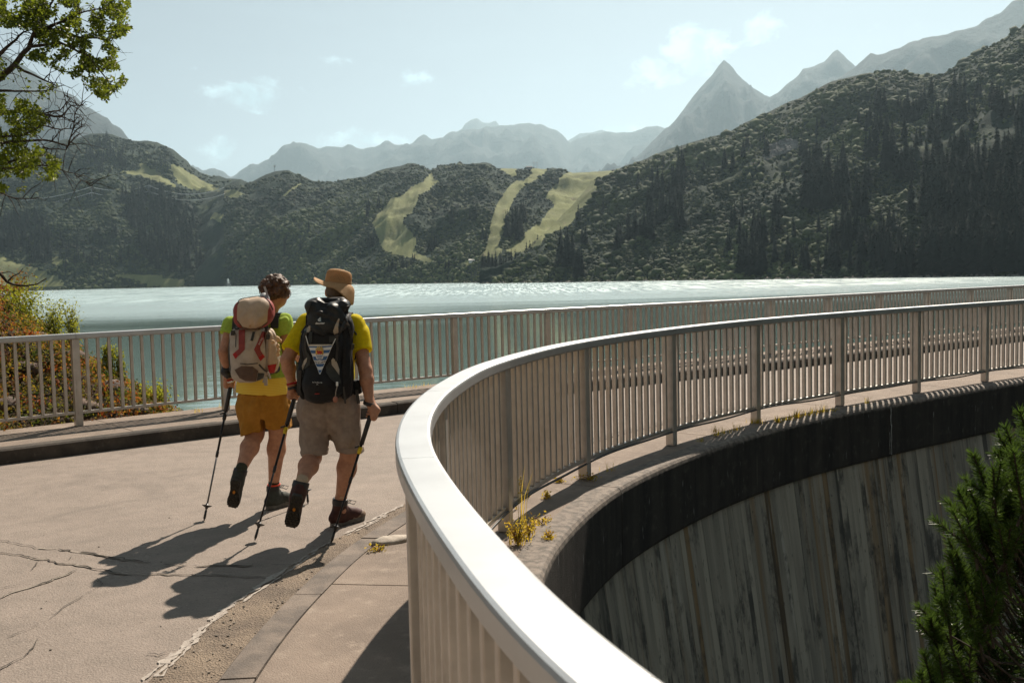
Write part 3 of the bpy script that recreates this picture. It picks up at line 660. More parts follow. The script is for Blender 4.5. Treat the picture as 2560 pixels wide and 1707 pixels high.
scree = [Z4(p) for p in [(1020, 800), (1060, 740), (1140, 705), (1225, 710), (1200, 750), (1120, 790), (1050, 815)]]
for o, V in ((o_left, V_left), (o_mid, V_mid), (o_right, V_right)):
    x, y = proj_np(V); c = np.zeros(len(V))
    for q in pist: c = np.maximum(c, in_poly(x, y, q).astype(float))
    set_attr(o, 'cov', c)

# ---- two hills added outside the view to shape the light
def polar_hill(name, az0, az1, r0, r1, z0, z1, mat, seed, cov=None):
    na, nr = 70, 36; A, Rr = np.meshgrid(np.linspace(R(az0), R(az1), na), np.linspace(0, 1, nr), indexing='ij'); rad = r0 + (r1 - r0) * Rr
    X = np.sin(A) * rad; Y = np.cos(A) * rad; Z = z0 + (z1 - z0) * Rr ** .9 + fbm(np.c_[X.ravel() * .03, Y.ravel() * .03, X.ravel() * 0], 4, seed).reshape(na, nr) * (z1 - z0) * .10 * np.minimum(1, Rr * 3)
    i = np.arange(na * nr).reshape(na, nr); F = np.stack([i[:-1, :-1], i[:-1, 1:], i[1:, 1:], i[1:, :-1]], -1).reshape(-1, 4); o = mesh_obj(name, np.stack([X, Y, Z], -1).reshape(-1, 3), F, mat, None, True); tag(o, kind='structure')
    set_attr(o, 'cov', np.full(na * nr, cov if cov is not None else 0.0))
polar_hill('sky_block_hill', 36, 118, 48, 420, -22, 150, HILL, 5)  # unseen hill, added to block the low sky on the right
BOUNCE = Mat('bounce_hill_cover', .95, 0, .1); co = BOUNCE.coord('pos'); BOUNCE.color(BOUNCE.mix(BOUNCE.rng(BOUNCE.noise(co, .12, 6, .65), .35, .65), (.23, .175, .10), (.16, .135, .065))); BOUNCE.bump(BOUNCE.noise(co, 1.2, 6, .7), .6, .5)
polar_hill('warm_bounce_hill', 122, 262, 9.5, 190, -.06, 62, BOUNCE.m, 6)  # unseen slope, added to bounce warm light onto faces turned to the camera

# ---- air: one closed box of even, pale haze
m = bpy.data.materials.new('haze_air'); m.use_nodes = True; nt = m.node_tree
for n in list(nt.nodes): nt.nodes.remove(n)
vo = nt.nodes.new('ShaderNodeVolumePrincipled'); mo = nt.nodes.new('ShaderNodeOutputMaterial'); nt.links.new(vo.outputs[0], mo.inputs['Volume'])
vo.inputs['Color'].default_value = (.58, .81, .95, 1); vo.inputs['Density'].default_value = HAZE_D; vo.inputs['Anisotropy'].default_value = .45
mb = MB(); zmax = max(float(o.matrix_world.translation.z + max(v[2] for v in o.bound_box)) for o in scene.objects if o.type == 'MESH') + 40
mb.box((0, 7600, (zmax - 18) / 2), (14000, 10800, (zmax + 18) / 2)); tag(mb.build('haze', m), kind='stuff')

# ------------------------------------------------------------------ vegetation of the far shores
bv_left = BVHTree.FromPolygons(V_left.tolist(), F_left.tolist()); bv_mid = BVHTree.FromPolygons(V_mid.tolist(), F_mid.tolist()); bv_right = BVHTree.FromPolygons(V_right.tolist(), F_right.tolist())
CAM0 = Vector((0, 0, HC))
def hit(bv, x, y):
    h = bv.ray_cast(CAM0, ray(x, y).normalized()); return h[0]
def leafmat(name, c1, c2, c3, scale, tr=.25, attr='tone', rough=.7):
    m = Mat(name, rough, 0, .25); f = m.n('ShaderNodeAttribute', attribute_name=attr).outputs['Fac']
    c = m.mix(f, c1, c2); c = m.mix(m.math('MULTIPLY', m.rng(m.noise(m.coord('pos'), scale, 4), .5, .7), .7), c, c3); m.color(c)
    if tr: m.translucent(m.mix(.5, c, tuple(min(1, v * 2.2) for v in c2)), tr)
    return m.m
SHRUB = leafmat('shrub_foliage', (.006, .015, .011), (.082, .106, .040), (.026, .046, .026), .05, 0, rough=.9)
NEEDLE_FAR = simple('spruce_foliage', (.005, .012, .011), (.009, .017, .014), .4, .95, spec=.1)
BARK = simple('bark', (.075, .058, .045), (.035, .028, .022), 30, .95, bump=.8, bscale=60)

# --- dwarf shrubs: nobody could count them, one object for each hillside
def ico():
    bm = bmesh.new(); bmesh.ops.create_icosphere(bm, subdivisions=2, radius=1); bm.verts.ensure_lookup_table()
    V = np.array([v.co[:] for v in bm.verts]); F = np.array([[v.index for v in f.verts] for f in bm.faces]); bm.free(); return V, F
def ico1():
    bm = bmesh.new(); bmesh.ops.create_icosphere(bm, subdivisions=1, radius=1)
    V = np.array([v.co[:] for v in bm.verts]); F = np.array([[v.index for v in f.verts] for f in bm.faces]); bm.free(); return V, F
I1V, I1F = ico1(); I2V, I2F = ico()
def blob_cloud(name, mat, pos, rad, tone, seed=0, base=(I1V, I1F), squash=.75, rough=.85):
    BV, BF = base; n = len(pos); k = len(BV); r = np.random.default_rng(seed)
    var = [BV * (1 + rough * fbm(BV * 1.7 + 11.3 * i, 3, seed + i))[:, None] * (.85 + .3 * r.random((k, 1))) for i in range(10)]
    out = np.zeros((n, k, 3)); a = r.random(n) * 6.283; vi = r.integers(0, 10, n); s = r.uniform(.75, 1.25, (n, 3))
    for i in range(10):
        q = vi == i
        if not q.any(): continue
        B = var[i][None] * s[q][:, None, :]; c_, s_ = np.cos(a[q])[:, None], np.sin(a[q])[:, None]
        out[q] = np.stack([B[..., 0] * c_ - B[..., 1] * s_, B[..., 0] * s_ + B[..., 1] * c_, B[..., 2] * squash], -1) * rad[q][:, None, None]
    out += pos[:, None, :]; F = (BF[None] + (np.arange(n) * k)[:, None, None]).reshape(-1, 3)
    o = mesh_obj(name, out.reshape(-1, 3), F, mat, None, True); set_attr(o, 'tone', np.repeat(tone, k)); return o
def scatter(bv, region, n, size, others=(), seed=0):
    """points on a hillside, even in the view so that near and far ground is covered alike; size in photograph pixels"""
    r = np.random.default_rng(seed); xs = [p[0] for p in region]; ys = [p[1] for p in region]
    X = r.uniform(min(xs), max(xs), n * 3); Y = r.uniform(min(ys), max(ys), n * 3); k = in_poly(X, Y, region)
    for q in pist: k &= ~in_poly(X, Y, q)
    for q in others: k &= ~in_poly(X, Y, q)
    P_, S_ = [], []
    for x, y in zip(X[k][:n], Y[k][:n]):
        h = hit(bv, x, y)
        if h is None: continue
        P_.append(h[:]); S_.append(size[0] * (1 - r.random() * .97) ** -.42 * h.y / FPX / 2)
    P_ = np.array(P_); S_ = np.minimum(np.array(S_), size[1] * P_[:, 1] / FPX / 2)
    den = fbm(P_ * np.array([.011, .011, .011]), 4, seed + 60) + .35 * fbm(P_ * .05, 3, seed + 70); kk = den > -.42 + r.normal(0, .10, len(P_))
    return P_[kk], S_[kk] * (1 + .5 * np.clip(den[kk], -.3, .6))
reg_r = [(1210, 712), (1245, 690), (1330, 610), (1400, 548), (1489, 450), (1573, 418), (1740, 358), (1863, 310), (1997, 252), (2115, 198), (2228, 179), (2357, 190), (2440, 134), (2560, 66), (2700, 0), (2700, 700), (2000, 700)]
reg_m = [(560, 715), (560, 470), (640, 455), (722, 430), (781, 456), (913, 446), (1019, 412), (1147, 412), (1227, 414), (1381, 424), (1500, 436), (1500, 560), (1300, 712)]
reg_l = [(-150, 735), (-150, 392), (60, 384), (253, 338), (411, 369), (500, 434), (590, 455), (620, 560), (600, 722)]
for nm, bv, reg, n, sz, oth, sd in (('hillside_shrubs', bv_right, reg_r, 20500, (6.0, 24), (scree,), 1), ('hillside_shrubs', bv_mid, reg_m, 13500, (4.2, 14), (), 2), ('hillside_shrubs', bv_left, reg_l, 10000, (4.2, 13), (), 3)):
    p, s = scatter(bv, reg, n, sz, oth, sd); t = np.clip(.36 + .75 * fbm(p * .010, 4, 5) + rng.normal(0, .13, len(p)), 0, 1)
    t = np.clip(t + .45 * np.exp(-(p[:, 2] - ZW) / 6.0) * (rng.random(len(p)) > .45), 0, 1); p[:, 2] += s * .25; tag(blob_cloud(nm, SHRUB, p, s, t, sd), 'low rounded mountain shrubs covering the hillside across the lake', 'shrubs', kind='stuff')

# --- spruces: one mesh for trunk and crown of each of five shapes, unit height
def spruce_mesh(seed):
    r = random.Random(seed); V = []; F = []; tiers = 15
    for i in range(tiers):
        t = i / (tiers - 1); z = .10 + .84 * t; rad = .165 * (1 - t) ** .8 * r.uniform(.8, 1.15) + .012; nbr = 9 if t < .7 else 6
        for k in range(nbr):
            a = 2 * math.pi * (k + r.random() * .8) / nbr; rr = rad * r.uniform(.6, 1.25); w = rr * r.uniform(.35, .55); dz = rr * r.uniform(.25, .6)
            ca, sa = math.cos(a), math.sin(a); b = len(V); zz = z + r.uniform(-.02, .02)
            V += [(0, 0, zz + .035), (ca * rr * .6 - sa * w, sa * rr * .6 + ca * w, zz - dz * .6 - .01), (ca * rr, sa * rr, zz - dz), (ca * rr * .6 + sa * w, sa * rr * .6 - ca * w, zz - dz * .6 - .01)]
            F += [(b, b + 1, b + 2), (b, b + 2, b + 3)]
    V += [(.015, 0, .93), (-.008, .013, .93), (-.008, -.013, .93), (0, 0, 1.0)]; b = len(V) - 4; F += [(b, b + 1, b + 3), (b + 1, b + 2, b + 3), (b + 2, b, b + 3)]
    return np.array(V), np.array(F)
SPR = [spruce_mesh(i) for i in range(5)]
tk = MB(); tk.tube([(0, 0, -.06), (0, 0, .5), (0, 0, .95)], [.016, .009, .002], 6)
spruce_protos = []
trees4 = [(590, 990, 60, 7, 110, 170), (470, 1010, 40, 5, 80, 130), (400, 950, 20, 2, 50, 70), (220, 1070, 20, 2, 50, 70), (90, 1150, 8, 1, 110, 120), (125, 1240, 20, 2, 100, 130), (30, 1350, 50, 6, 150, 220), (95, 1410, 40, 5, 120, 180), (290, 1260, 25, 3, 120, 160), (370, 1220, 20, 3, 130, 180), (430, 1200, 50, 6, 100, 170), (530, 1110, 70, 8, 120, 160),
    (835, 860, 14, 2, 110, 135), (875, 880, 12, 2, 100, 115), (735, 870, 12, 2, 60, 75), (930, 790, 14, 2, 80, 95), (950, 760, 14, 2, 75, 85), (1020, 720, 16, 2, 60, 75), (1040, 790, 20, 3, 90, 115), (530, 850, 12, 2, 45, 60), (885, 1160, 20, 2, 110, 130), (1110, 1110, 40, 4, 110, 140), (1135, 980, 12, 1, 90, 100), (1020, 1160, 25, 2, 90, 110), (930, 1090, 15, 1, 90, 100),
    (1310, 1060, 80, 16, 170, 230), (1410, 1020, 30, 4, 110, 150), (1230, 790, 20, 3, 90, 110), (1320, 650, 20, 2, 80, 90), (1400, 640, 15, 2, 60, 80), (1520, 640, 20, 2, 70, 90), (1600, 680, 30, 4, 100, 130), (1570, 800, 30, 4, 120, 160), (1660, 680, 20, 2, 90, 110), (1730, 560, 15, 2, 60, 80), (1790, 620, 40, 6, 110, 140), (1660, 850, 60, 10, 160, 210), (1760, 900, 50, 8, 150, 200),
    (1720, 900, 40, 6, 140, 180), (1550, 960, 25, 3, 120, 150), (1510, 1100, 50, 8, 160, 220), (1890, 710, 25, 4, 130, 160), (1950, 660, 30, 5, 120, 160), (2010, 600, 50, 8, 120, 170), (2030, 890, 80, 18, 180, 250), (2120, 500, 20, 3, 80, 110), (2210, 560, 40, 6, 110, 150), (2260, 600, 40, 6, 110, 150), (2330, 640, 40, 6, 120, 170), (2280, 820, 50, 8, 130, 170), (2340, 870, 40, 6, 150, 200),
    (2210, 870, 15, 2, 80, 100), (2160, 900, 12, 1, 90, 110), (1480, 1220, 60, 8, 150, 200), (1430, 1280, 30, 3, 120, 150), (850, 1270, 20, 2, 120, 140), (1040, 1260, 50, 6, 150, 180), (930, 1380, 40, 5, 130, 170), (1000, 1390, 60, 8, 150, 200), (1240, 1350, 40, 5, 110, 140), (1620, 1330, 80, 12, 160, 230), (1900, 1080, 120, 22, 180, 260), (2050, 1110, 80, 12, 160, 220), (2250, 1130, 120, 20, 170, 250),
    (1950, 1370, 200, 34, 180, 270), (2150, 1370, 200, 34, 180, 270), (2300, 1370, 100, 18, 180, 260), (1750, 1385, 120, 16, 140, 200)]
trees3 = [(1550, 1010, 55, 8, 120, 160), (1610, 1020, 40, 6, 110, 160), (1700, 1035, 110, 16, 140, 190), (1850, 1030, 110, 18, 180, 260), (1980, 1000, 70, 12, 190, 250), (2090, 1040, 50, 7, 140, 190), (1340, 700, 22, 4, 80, 120), (1700, 780, 50, 10, 110, 160), (1740, 700, 40, 7, 100, 140), (1360, 490, 10, 2, 40, 50), (1230, 860, 50, 8, 70, 100), (2080, 720, 14, 3, 100, 125), (840, 640, 24, 5, 60, 85), (870, 830, 24, 4, 70, 95), (500, 740, 6, 1, 55, 60), (365, 860, 8, 2, 75, 85), (455, 865, 6, 1, 75, 80), (1530, 800, 16, 3, 70, 90), (1020, 970, 60, 9, 50, 70), (1310, 965, 60, 8, 40, 60), (1480, 680, 40, 6, 60, 90), (1120, 930, 30, 4, 40, 55), (330, 760, 90, 4, 35, 50), (920, 600, 20, 3, 50, 65), (960, 520, 30, 3, 30, 40)]
spots = []
for lst, Z, sc_, bv, g in ((trees4, Z4, 2.0276, bv_right, 0), (trees3, Z3, 2.352, bv_mid, 1)):
    for (cx, cb, w, n, h0, h1) in lst:
        for _ in range(n):
            x, y = Z((cx + random.gauss(0, w * .45), cb + random.gauss(0, 10)))
            hpx = random.uniform(h0, h1) / sc_; h = None; b_ = bv; gg = g; yy = y
            for _k in range(14):
                h = hit(b_, x, yy)
                if h is None and g == 1: h = hit(bv_right, x, yy); gg = 0 if h is not None else g
                if h is not None and h.z > ZW - .5: break
                h = None; yy -= 4
            if h is None: continue
            spots.append((hpx, h, hpx * h.y / FPX, gg))
spots.sort(key=lambda s: -s[0])
glab = (('dark spruce standing on the shrubby hillside that rises straight from the lake', 'spruces on the steep hillside'), ('dark spruce standing on the hill with the mown ski runs', 'spruces on the ski hill'))
rest = []
for i, (hpx, h, H, g) in enumerate(spots):
    if i >= 290: rest.append((h, H)); continue
    k = i % 5; s = H
    if i < 5:
        root = empty('spruce_tree'); cr = mesh_obj('crown', SPR[k][0], SPR[k][1], NEEDLE_FAR, root, local=True); tr = mesh_obj('trunk', tk.V, tk.F, BARK, root, local=True)
        spruce_protos.append((root, cr, tr))
    else:
        p0, c0, t0 = spruce_protos[k]; root = p0.copy(); link(root); cr = c0.copy(); link(cr, root); tr = t0.copy(); link(tr, root)
    root.location = h; f = random.uniform(.85, 1.15); root.scale = (s * f, s * f, s); root.rotation_euler = (0, 0, random.random() * 6.28)
    zz = h.z - ZW; px_ = proj(h)
    if g == 0: lb = ('dark spruce in the belt that stands along the waterline under the steep hillside', 'spruces along the waterline') if zz < 22 else ('small dark spruce high up near the crest of the steep hillside', 'spruces near the crest') if zz > 118 else ('dark spruce beside the grey scree patch on the steep hillside', 'spruces beside the scree') if abs(px_[0] - 1955) < 75 and abs(px_[1] - 380) < 60 else glab[0]
    else: lb = ('dark spruce in the row at the foot of the ski runs by the water', 'spruces at the foot of the ski runs') if zz < 40 else glab[1]
    tag(root, lb[0], 'tree', lb[1])
def joined_spruces(name, items, label):
    Vs, Fs = [], []; b = 0
    for (h, H) in items:
        V, F = SPR[random.randrange(5)]; a = random.random() * 6.28; f = random.uniform(.85, 1.2); c_, s_ = math.cos(a), math.sin(a)
        Q = np.c_[(V[:, 0] * c_ - V[:, 1] * s_) * f, (V[:, 0] * s_ + V[:, 1] * c_) * f, V[:, 2]] * H + np.array(h[:]); Vs.append(Q); Fs.append(F + b); b += len(V)
    tag(mesh_obj(name, np.vstack(Vs), np.vstack(Fs), NEEDLE_FAR), label, 'forest', kind='stuff')
joined_spruces('spruce_wood', rest, 'further small spruces dotted over the hills across the lake')
wood = []
for q, n, hr in (([(1000, 660), (1300, 620), (1450, 680), (1620, 820), (1720, 1240), (1500, 1290), (1220, 1270), (1160, 1000)], 170, (110, 190)), ([(-200, 850), (0, 830), (330, 850), (430, 1000), (430, 1230), (200, 1200), (-200, 1130)], 110, (100, 170)),
                 ([(700, 190), (900, 170), (1160, 300), (1150, 420), (900, 480), (750, 400)], 80, (55, 90)), ([(1200, 330), (1400, 300), (1560, 420), (1480, 440), (1300, 400)], 20, (40, 70)), ([(400, 950), (1000, 900), (1150, 1200), (500, 1250)], 50, (60, 110)), ([(0, 480), (700, 430), (1000, 700), (400, 800), (0, 700)], 26, (30, 60)), ([(1750, 900), (2300, 700), (2330, 1250), (1800, 1250)], 24, (40, 70))):
    qq = [Z2(p) for p in q]; xs = [p[0] for p in qq]; ys = [p[1] for p in qq]; k = 0
    while k < n:
        x, y = random.uniform(min(xs), max(xs)), random.uniform(min(ys), max(ys))
        if not in_poly(np.array([x]), np.array([y]), qq)[0]: k += .05; continue
        if any(in_poly(np.array([x]), np.array([y]), z)[0] for z in pist): k += .05; continue
        h = hit(bv_left, x, y) or hit(bv_mid, x, y); k += 1
        if h is not None and h.z > ZW - .5: wood.append((h, random.uniform(*hr) / 3.36 * h.y / FPX))
joined_spruces('spruce_wood', wood, 'dense dark spruce wood on the hazy western hillside above the lake')

right_wood = []
for q, n, hr in (([(1840, 930), (2360, 820), (2400, 1385), (1850, 1385)], 190, (150, 250)), ([(1240, 860), (1450, 830), (1460, 1090), (1260, 1100)], 40, (130, 200)), ([(1560, 560), (2100, 460), (2150, 900), (1600, 900)], 60, (90, 160)), ([(450, 930), (640, 850), (620, 1180), (420, 1230)], 36, (90, 150)), ([(900, 1180), (1700, 1150), (1800, 1390), (900, 1390)], 70, (90, 160))):
    qq = [Z4(p) for p in q]; xs = [p[0] for p in qq]; ys = [p[1] for p in qq]; k = 0
    while k < n:
        x, y = random.uniform(min(xs), max(xs)), random.uniform(min(ys), max(ys)); k += .25
        if in_poly(np.array([x]), np.array([y]), qq)[0] and not in_poly(np.array([x]), np.array([y]), scree)[0]:
            h = hit(bv_right, x, y); k += .75
            if h is not None and h.z > ZW - .3: right_wood.append((h, random.uniform(*hr) / 2.0276 * h.y / FPX))
joined_spruces('spruce_wood', right_wood, 'dense dark spruce wood shading the lower part of the steep hillside')

# --- pale scree patch, shore stones
mb_p = []; 
r_ = np.random.default_rng(5); xs = [p[0] for p in scree]; ys = [p[1] for p in scree]
for _ in range(1600):
    x, y = r_.uniform(min(xs), max(xs)), r_.uniform(min(ys), max(ys))
    if in_poly(np.array([x]), np.array([y]), scree)[0]:
        h = hit(bv_right, x, y)
        if h is not None: mb_p.append(h[:])
mb_p = np.array(mb_p); SCREE = simple('scree_stone', (.21, .21, .20), (.15, .15, .145), .5, .95)
tag(blob_cloud('scree', SCREE, mb_p, r_.uniform(.7, 1.7, len(mb_p)), r_.random(len(mb_p)), 8, (I1V, I1F), .6), 'grey patch of loose scree among the spruces on the hillside', 'scree', kind='stuff')
sh = []
for x in np.linspace(0, 2560, 700):
    for bv in (bv_right, bv_mid, bv_left):
        yy = 740.0
        for _k in range(60):
            h = hit(bv, x, yy)
            if h is not None and h.z > ZW + .3: break
            h = None; yy -= 1.0
        if h is not None and (bv is bv_right or h.y > 760): sh.append((h.x + r_.normal(0, 2), h.y - 1 + r_.normal(0, 1.5), ZW + .2)); break
sh = np.array(sh); tag(blob_cloud('shore_stones', simple('shore_stone', (.26, .225, .19), (.16, .15, .135), .6, .9), sh, r_.uniform(.3, 1.5, len(sh)), r_.random(len(sh)), 12, (I1V, I1F), .6), 'pale stones along the far waterline of the lake', 'stones', kind='stuff')

# --- small buildings and masts on the ski hill, power line, fountain
WHITE = simple('white_render', (.62, .62, .60), (.5, .5, .48), 2, .8); DARKROOF = simple('dark_roof', (.06, .06, .065), (.04, .04, .042), 2, .8); STEEL = simple('grey_steel', (.30, .31, .32), (.22, .23, .24), 1, .6)
def hut(x, y, bv, wpx, hpx, label, wall, roof, depth=6.0):
    h = hit(bv, x, y)
    if h is None: return
    w = wpx * h.y / FPX; H = hpx * h.y / FPX; o = empty('building', h); mb = MB(); mb.box((h.x, h.y, h.z + H * .35 - .5), (w / 2, depth / 2, H * .35 + .5)); mb.build('wall', wall, o)
    mb = MB(); z0 = h.z + H * .7; mb.add([(h.x - w * .55, h.y - depth * .6, z0), (h.x + w * .55, h.y - depth * .6, z0), (h.x + w * .55, h.y + depth * .6, z0), (h.x - w * .55, h.y + depth * .6, z0), (h.x - w * .55, h.y, z0 + H * .3), (h.x + w * .55, h.y, z0 + H * .3)], [(0, 1, 5, 4), (2, 3, 4, 5), (0, 4, 3), (1, 2, 5), (0, 3, 2, 1)]); mb.build('roof', roof, o)
    for k in (-.3, 0, .3):
        mb = MB(); mb.box((h.x + w * k, h.y - depth / 2 - .03, h.z + H * .4), (w * .06, .04, H * .13)); mb.build('window', DARKROOF, o)
    tag(o, label, 'building')
hut(1180, 655, bv_mid, 15, 7, 'small white building among trees at the foot of the ski runs', WHITE, WHITE)
hut(1323, 424, bv_mid, 15, 8, 'dark square lift station on the skyline above the ski run', STEEL, DARKROOF)
hut(1550, 428, bv_mid, 40, 4, 'long low dark hut on the skyline beside the hillside of spruces', DARKROOF, DARKROOF)
def mast(x, y, bv, hpx, label, cat, arms=1, grp=None, lean=0.0, name='lift_mast', aw=.22):
    h = None; yy = y
    for _k in range(12):
        h = hit(bv, x, yy)
        if h is not None: break
        yy += 2
    if h is None: return None
    H = hpx * h.y / FPX; o = empty(name, h); mb = MB(); mb.tube([(h.x, h.y, h.z - 1), (h.x, h.y, h.z + H)], [H * .035, H * .02], 6); mb.build('pole', STEEL, o)
    for k in range(arms): mb = MB(); mb.box((h.x, h.y, h.z + H * (.97 - .16 * k)), (H * aw, H * .02, H * .025)); mb.build('crossarm', STEEL, o)
    tag(o, label, cat, grp); return Vector((h.x, h.y, h.z + H))
for x in (1335, 1343): mast(x, 422, bv_mid, 16, 'slim lift mast beside the lift station on the skyline', 'mast', 1, 'masts beside the lift station')
mast(1169, 412, bv_mid, 10, 'lift mast on the wooded skyline knoll between the ski runs', 'mast')
mast(687, 432, bv_mid, 18, 'power pylon on the dark knoll west of the ski runs', 'pylon', 2, name='pylon', aw=.16)
tops = []
for (x, y, hp, lb) in ((230, 498, 30, 'pale power pylon on the hillside below the western summit'), (373, 492, 28, 'pale power pylon above the dense spruce wood')): tops.append(mast(x, y, bv_left, hp, lb, 'pylon', 2, name='pylon', aw=.2))
WIRE = simple('wire', (.75, .76, .76), (.7, .7, .7), 1, .35, .6)
def wire(a, b, sag, label, r=.5):
    mb = MB(); pts = []
    for t in np.linspace(0, 1, 24): p = a.lerp(b, t); pts.append((p.x, p.y, p.z - sag * 4 * t * (1 - t)))
    mb.tube(pts, r, 5); tag(mb.build('power_line', WIRE, None, True), label, 'power line')
if all(tops):
    w0 = P(-120, 492, tops[0].y); w3 = P(560, 470, 1500)
    for dz, nm in ((0, 'upper'), (-9, 'lower')):
        d_ = Vector((0, 0, dz)); wire(w0 + d_, tops[0] + d_, 14, nm + ' sagging power line running in from behind the tree to the first pale pylon')
        wire(tops[0] + d_, tops[1] + d_, 7, nm + ' power line strung between the two pale pylons'); wire(tops[1] + d_, w3 + d_, 12, nm + ' power line from the pale pylon above the spruce wood to the saddle')
m = Mat('spray', 1, 0, 0); m.color((.8, .85, .86)); SPRAY = m.m
h = G(571, 718, ZW); f0 = h if h.y < 1300 else Vector((h.x / h.y * 1150, 1150, ZW)); r_ = np.random.default_rng(9); t = r_.random(260) ** .7
pp = np.c_[f0.x + r_.normal(0, 1, 260) * (.25 + 1.5 * (1 - t)), f0.y + r_.normal(0, 1, 260) * (.4 + 2.2 * (1 - t)), ZW + t * 9]
o = blob_cloud('fountain_jet', SPRAY, pp, r_.uniform(.05, .15, 260), t, 4, (I1V, I1F), 1.3); tag(o, 'white jet of water rising from the far end of the lake', 'fountain')

# ------------------------------------------------------------------ rocky bank behind the far railing
ns_, nn_ = 110, 70; ss = np.linspace(.2, 20, ns_); nn = np.r_[np.linspace(.34, 8, 52), np.linspace(8.3, 16, nn_ - 52)]
Vb_ = np.zeros((ns_, nn_, 3))
for j, n in enumerate(nn): Vb_[:, j, :2] = FAR.at(ss, -n)
S_, N_ = np.meshgrid(ss, nn, indexing='ij')
za = .06 + .54 * (N_ - .36); zr = -.12 + .80 * (10.05 + .20 * N_ - S_); zr = np.where(zr > 2.4, 2.4 + (zr - 2.4) * .35, zr); zc = 2.3 + 0.0 * N_ - np.clip(N_ - 7.5, 0, 99) * .75
k_ = .5; z = _sm = np.minimum(np.minimum(za, zr), zc) - .04
nz1 = fbm(np.c_[Vb_[..., 0].ravel() * .9, Vb_[..., 1].ravel() * .9, np.zeros(ns_ * nn_)], 5, 91).reshape(ns_, nn_); nz2 = fbm(np.c_[Vb_[..., 0].ravel() * 2.7, Vb_[..., 1].ravel() * 2.7, np.zeros(ns_ * nn_)], 4, 95, True).reshape(ns_, nn_)
z = z + (nz1 * .22 + nz2 * .12) * np.clip((N_ - .5) / 1.2, 0, 1); z = np.where(S_ > 9.75 + .20 * N_ + 2, z - .3, z); Vb_[..., 2] = np.maximum(z, ZW - 3)
m = Mat('bank_soil', .95, 0, .2); co = m.coord('pos'); c = m.mix(m.rng(m.noise(co, 1.4, 6, .65), .35, .65), (.085, .044, .024), (.03, .027, .013)); c = m.mix(m.rng(m.noise(co, 3.2, 5, .7), .56, .68), c, (.18, .12, .08)); c = m.mix(m.rng(m.noise(co, .9, 5, .6), .55, .68), c, (.12, .105, .022))
m.color(c); m.bump(m.noise(co, 9, 7, .75), 1.0, .12); SOIL = m.m
i_ = np.arange(ns_ * nn_).reshape(ns_, nn_); Fk = np.stack([i_[:-1, :-1], i_[:-1, 1:], i_[1:, 1:], i_[1:, :-1]], -1).reshape(-1, 4)
bank = mesh_obj('bank', Vb_.reshape(-1, 3), Fk, SOIL, None, True); tag(bank, kind='structure'); bv_bank = BVHTree.FromPolygons(Vb_.reshape(-1, 3).tolist(), Fk.tolist())
def drop(x, y, bv=bv_bank):
    h = bv.ray_cast(Vector((x, y, 40)), Vector((0, 0, -1))); return h[0]

# leaves as small folded quads, many in one mesh
def leaf_mesh(name, C, Nrm, size, tone, mat, parent=None, aspect=.55, fold=.25, seed=0, kind=None):
    n = len(C); r = np.random.default_rng(seed); C = np.asarray(C); Nrm = np.asarray(Nrm) / np.linalg.norm(Nrm, axis=1)[:, None]
    u = np.cross(Nrm, r.normal(size=(n, 3))); u /= np.linalg.norm(u, axis=1)[:, None]; v = np.cross(Nrm, u); s = np.asarray(size)[:, None]
    a = C; b = C + u * s * .5 + v * s * aspect * .5 + Nrm * s * fold * .4; c = C + u * s; d = C + u * s * .5 - v * s * aspect * .5 + Nrm * s * fold * .4
    V = np.stack([a, b, c, d], 1).reshape(-1, 3); k = np.arange(n)[:, None] * 4; F = np.vstack([k + np.array([0, 1, 2]), k + np.array([0, 2, 3])])
    o = mesh_obj(name, V, F, mat, parent, False); set_attr(o, 'tone', np.repeat(np.asarray(tone), 4)); return o
HEATH = Mat('heath_leaves', .7, 0, .3); tf = HEATH.n('ShaderNodeAttribute', attribute_name='tone').outputs['Fac']; cr_ = HEATH.n('ShaderNodeValToRGB'); HEATH.l(tf, cr_.inputs[0])
el = cr_.color_ramp.elements; el[0].position = 0; el[0].color = (.02, .036, .008, 1); el[1].position = 1; el[1].color = (.30, .07, .02, 1)
for p, c_ in ((.3, (.07, .09, .012, 1)), (.5, (.22, .19, .02, 1)), (.75, (.26, .12, .02, 1))): e = el.new(p); e.color = c_
HEATH.color(cr_.outputs[0]); HEATH.translucent(cr_.outputs[0], .6); HEATH = HEATH.m
r_ = np.random.default_rng(21); C, Nr, Sz, Tn = [], [], [], []
for _ in range(3600):
    s, n = r_.uniform(4.5, 13.2), r_.uniform(.5, 8.5); p = FAR.at(s, -n); h = drop(p[0], p[1])
    if h is None or h.z < ZW + 1: continue
    R0 = r_.uniform(.10, .30); t0 = np.clip(r_.normal(.50, .27), 0, 1); k = int(32 * R0 / .2)
    d = r_.normal(size=(k, 3)); d /= np.linalg.norm(d, axis=1)[:, None]; d[:, 2] = np.abs(d[:, 2]); rad = R0 * r_.uniform(.55, 1.05, k)[:, None]
    C.append(np.array(h[:]) + d * rad * np.array([1, 1, .75])); Nr.append(d + r_.normal(0, .5, (k, 3))); Sz.append(r_.uniform(.030, .062, k)); Tn.append(np.clip(t0 + r_.normal(0, .1, k), 0, 1))
tag(leaf_mesh('heath_plants', np.vstack(C), np.vstack(Nr), np.concatenate(Sz), np.concatenate(Tn), HEATH, seed=2), 'low heath plants in green, yellow and rust on the rocky bank', 'heath plants', kind='stuff')
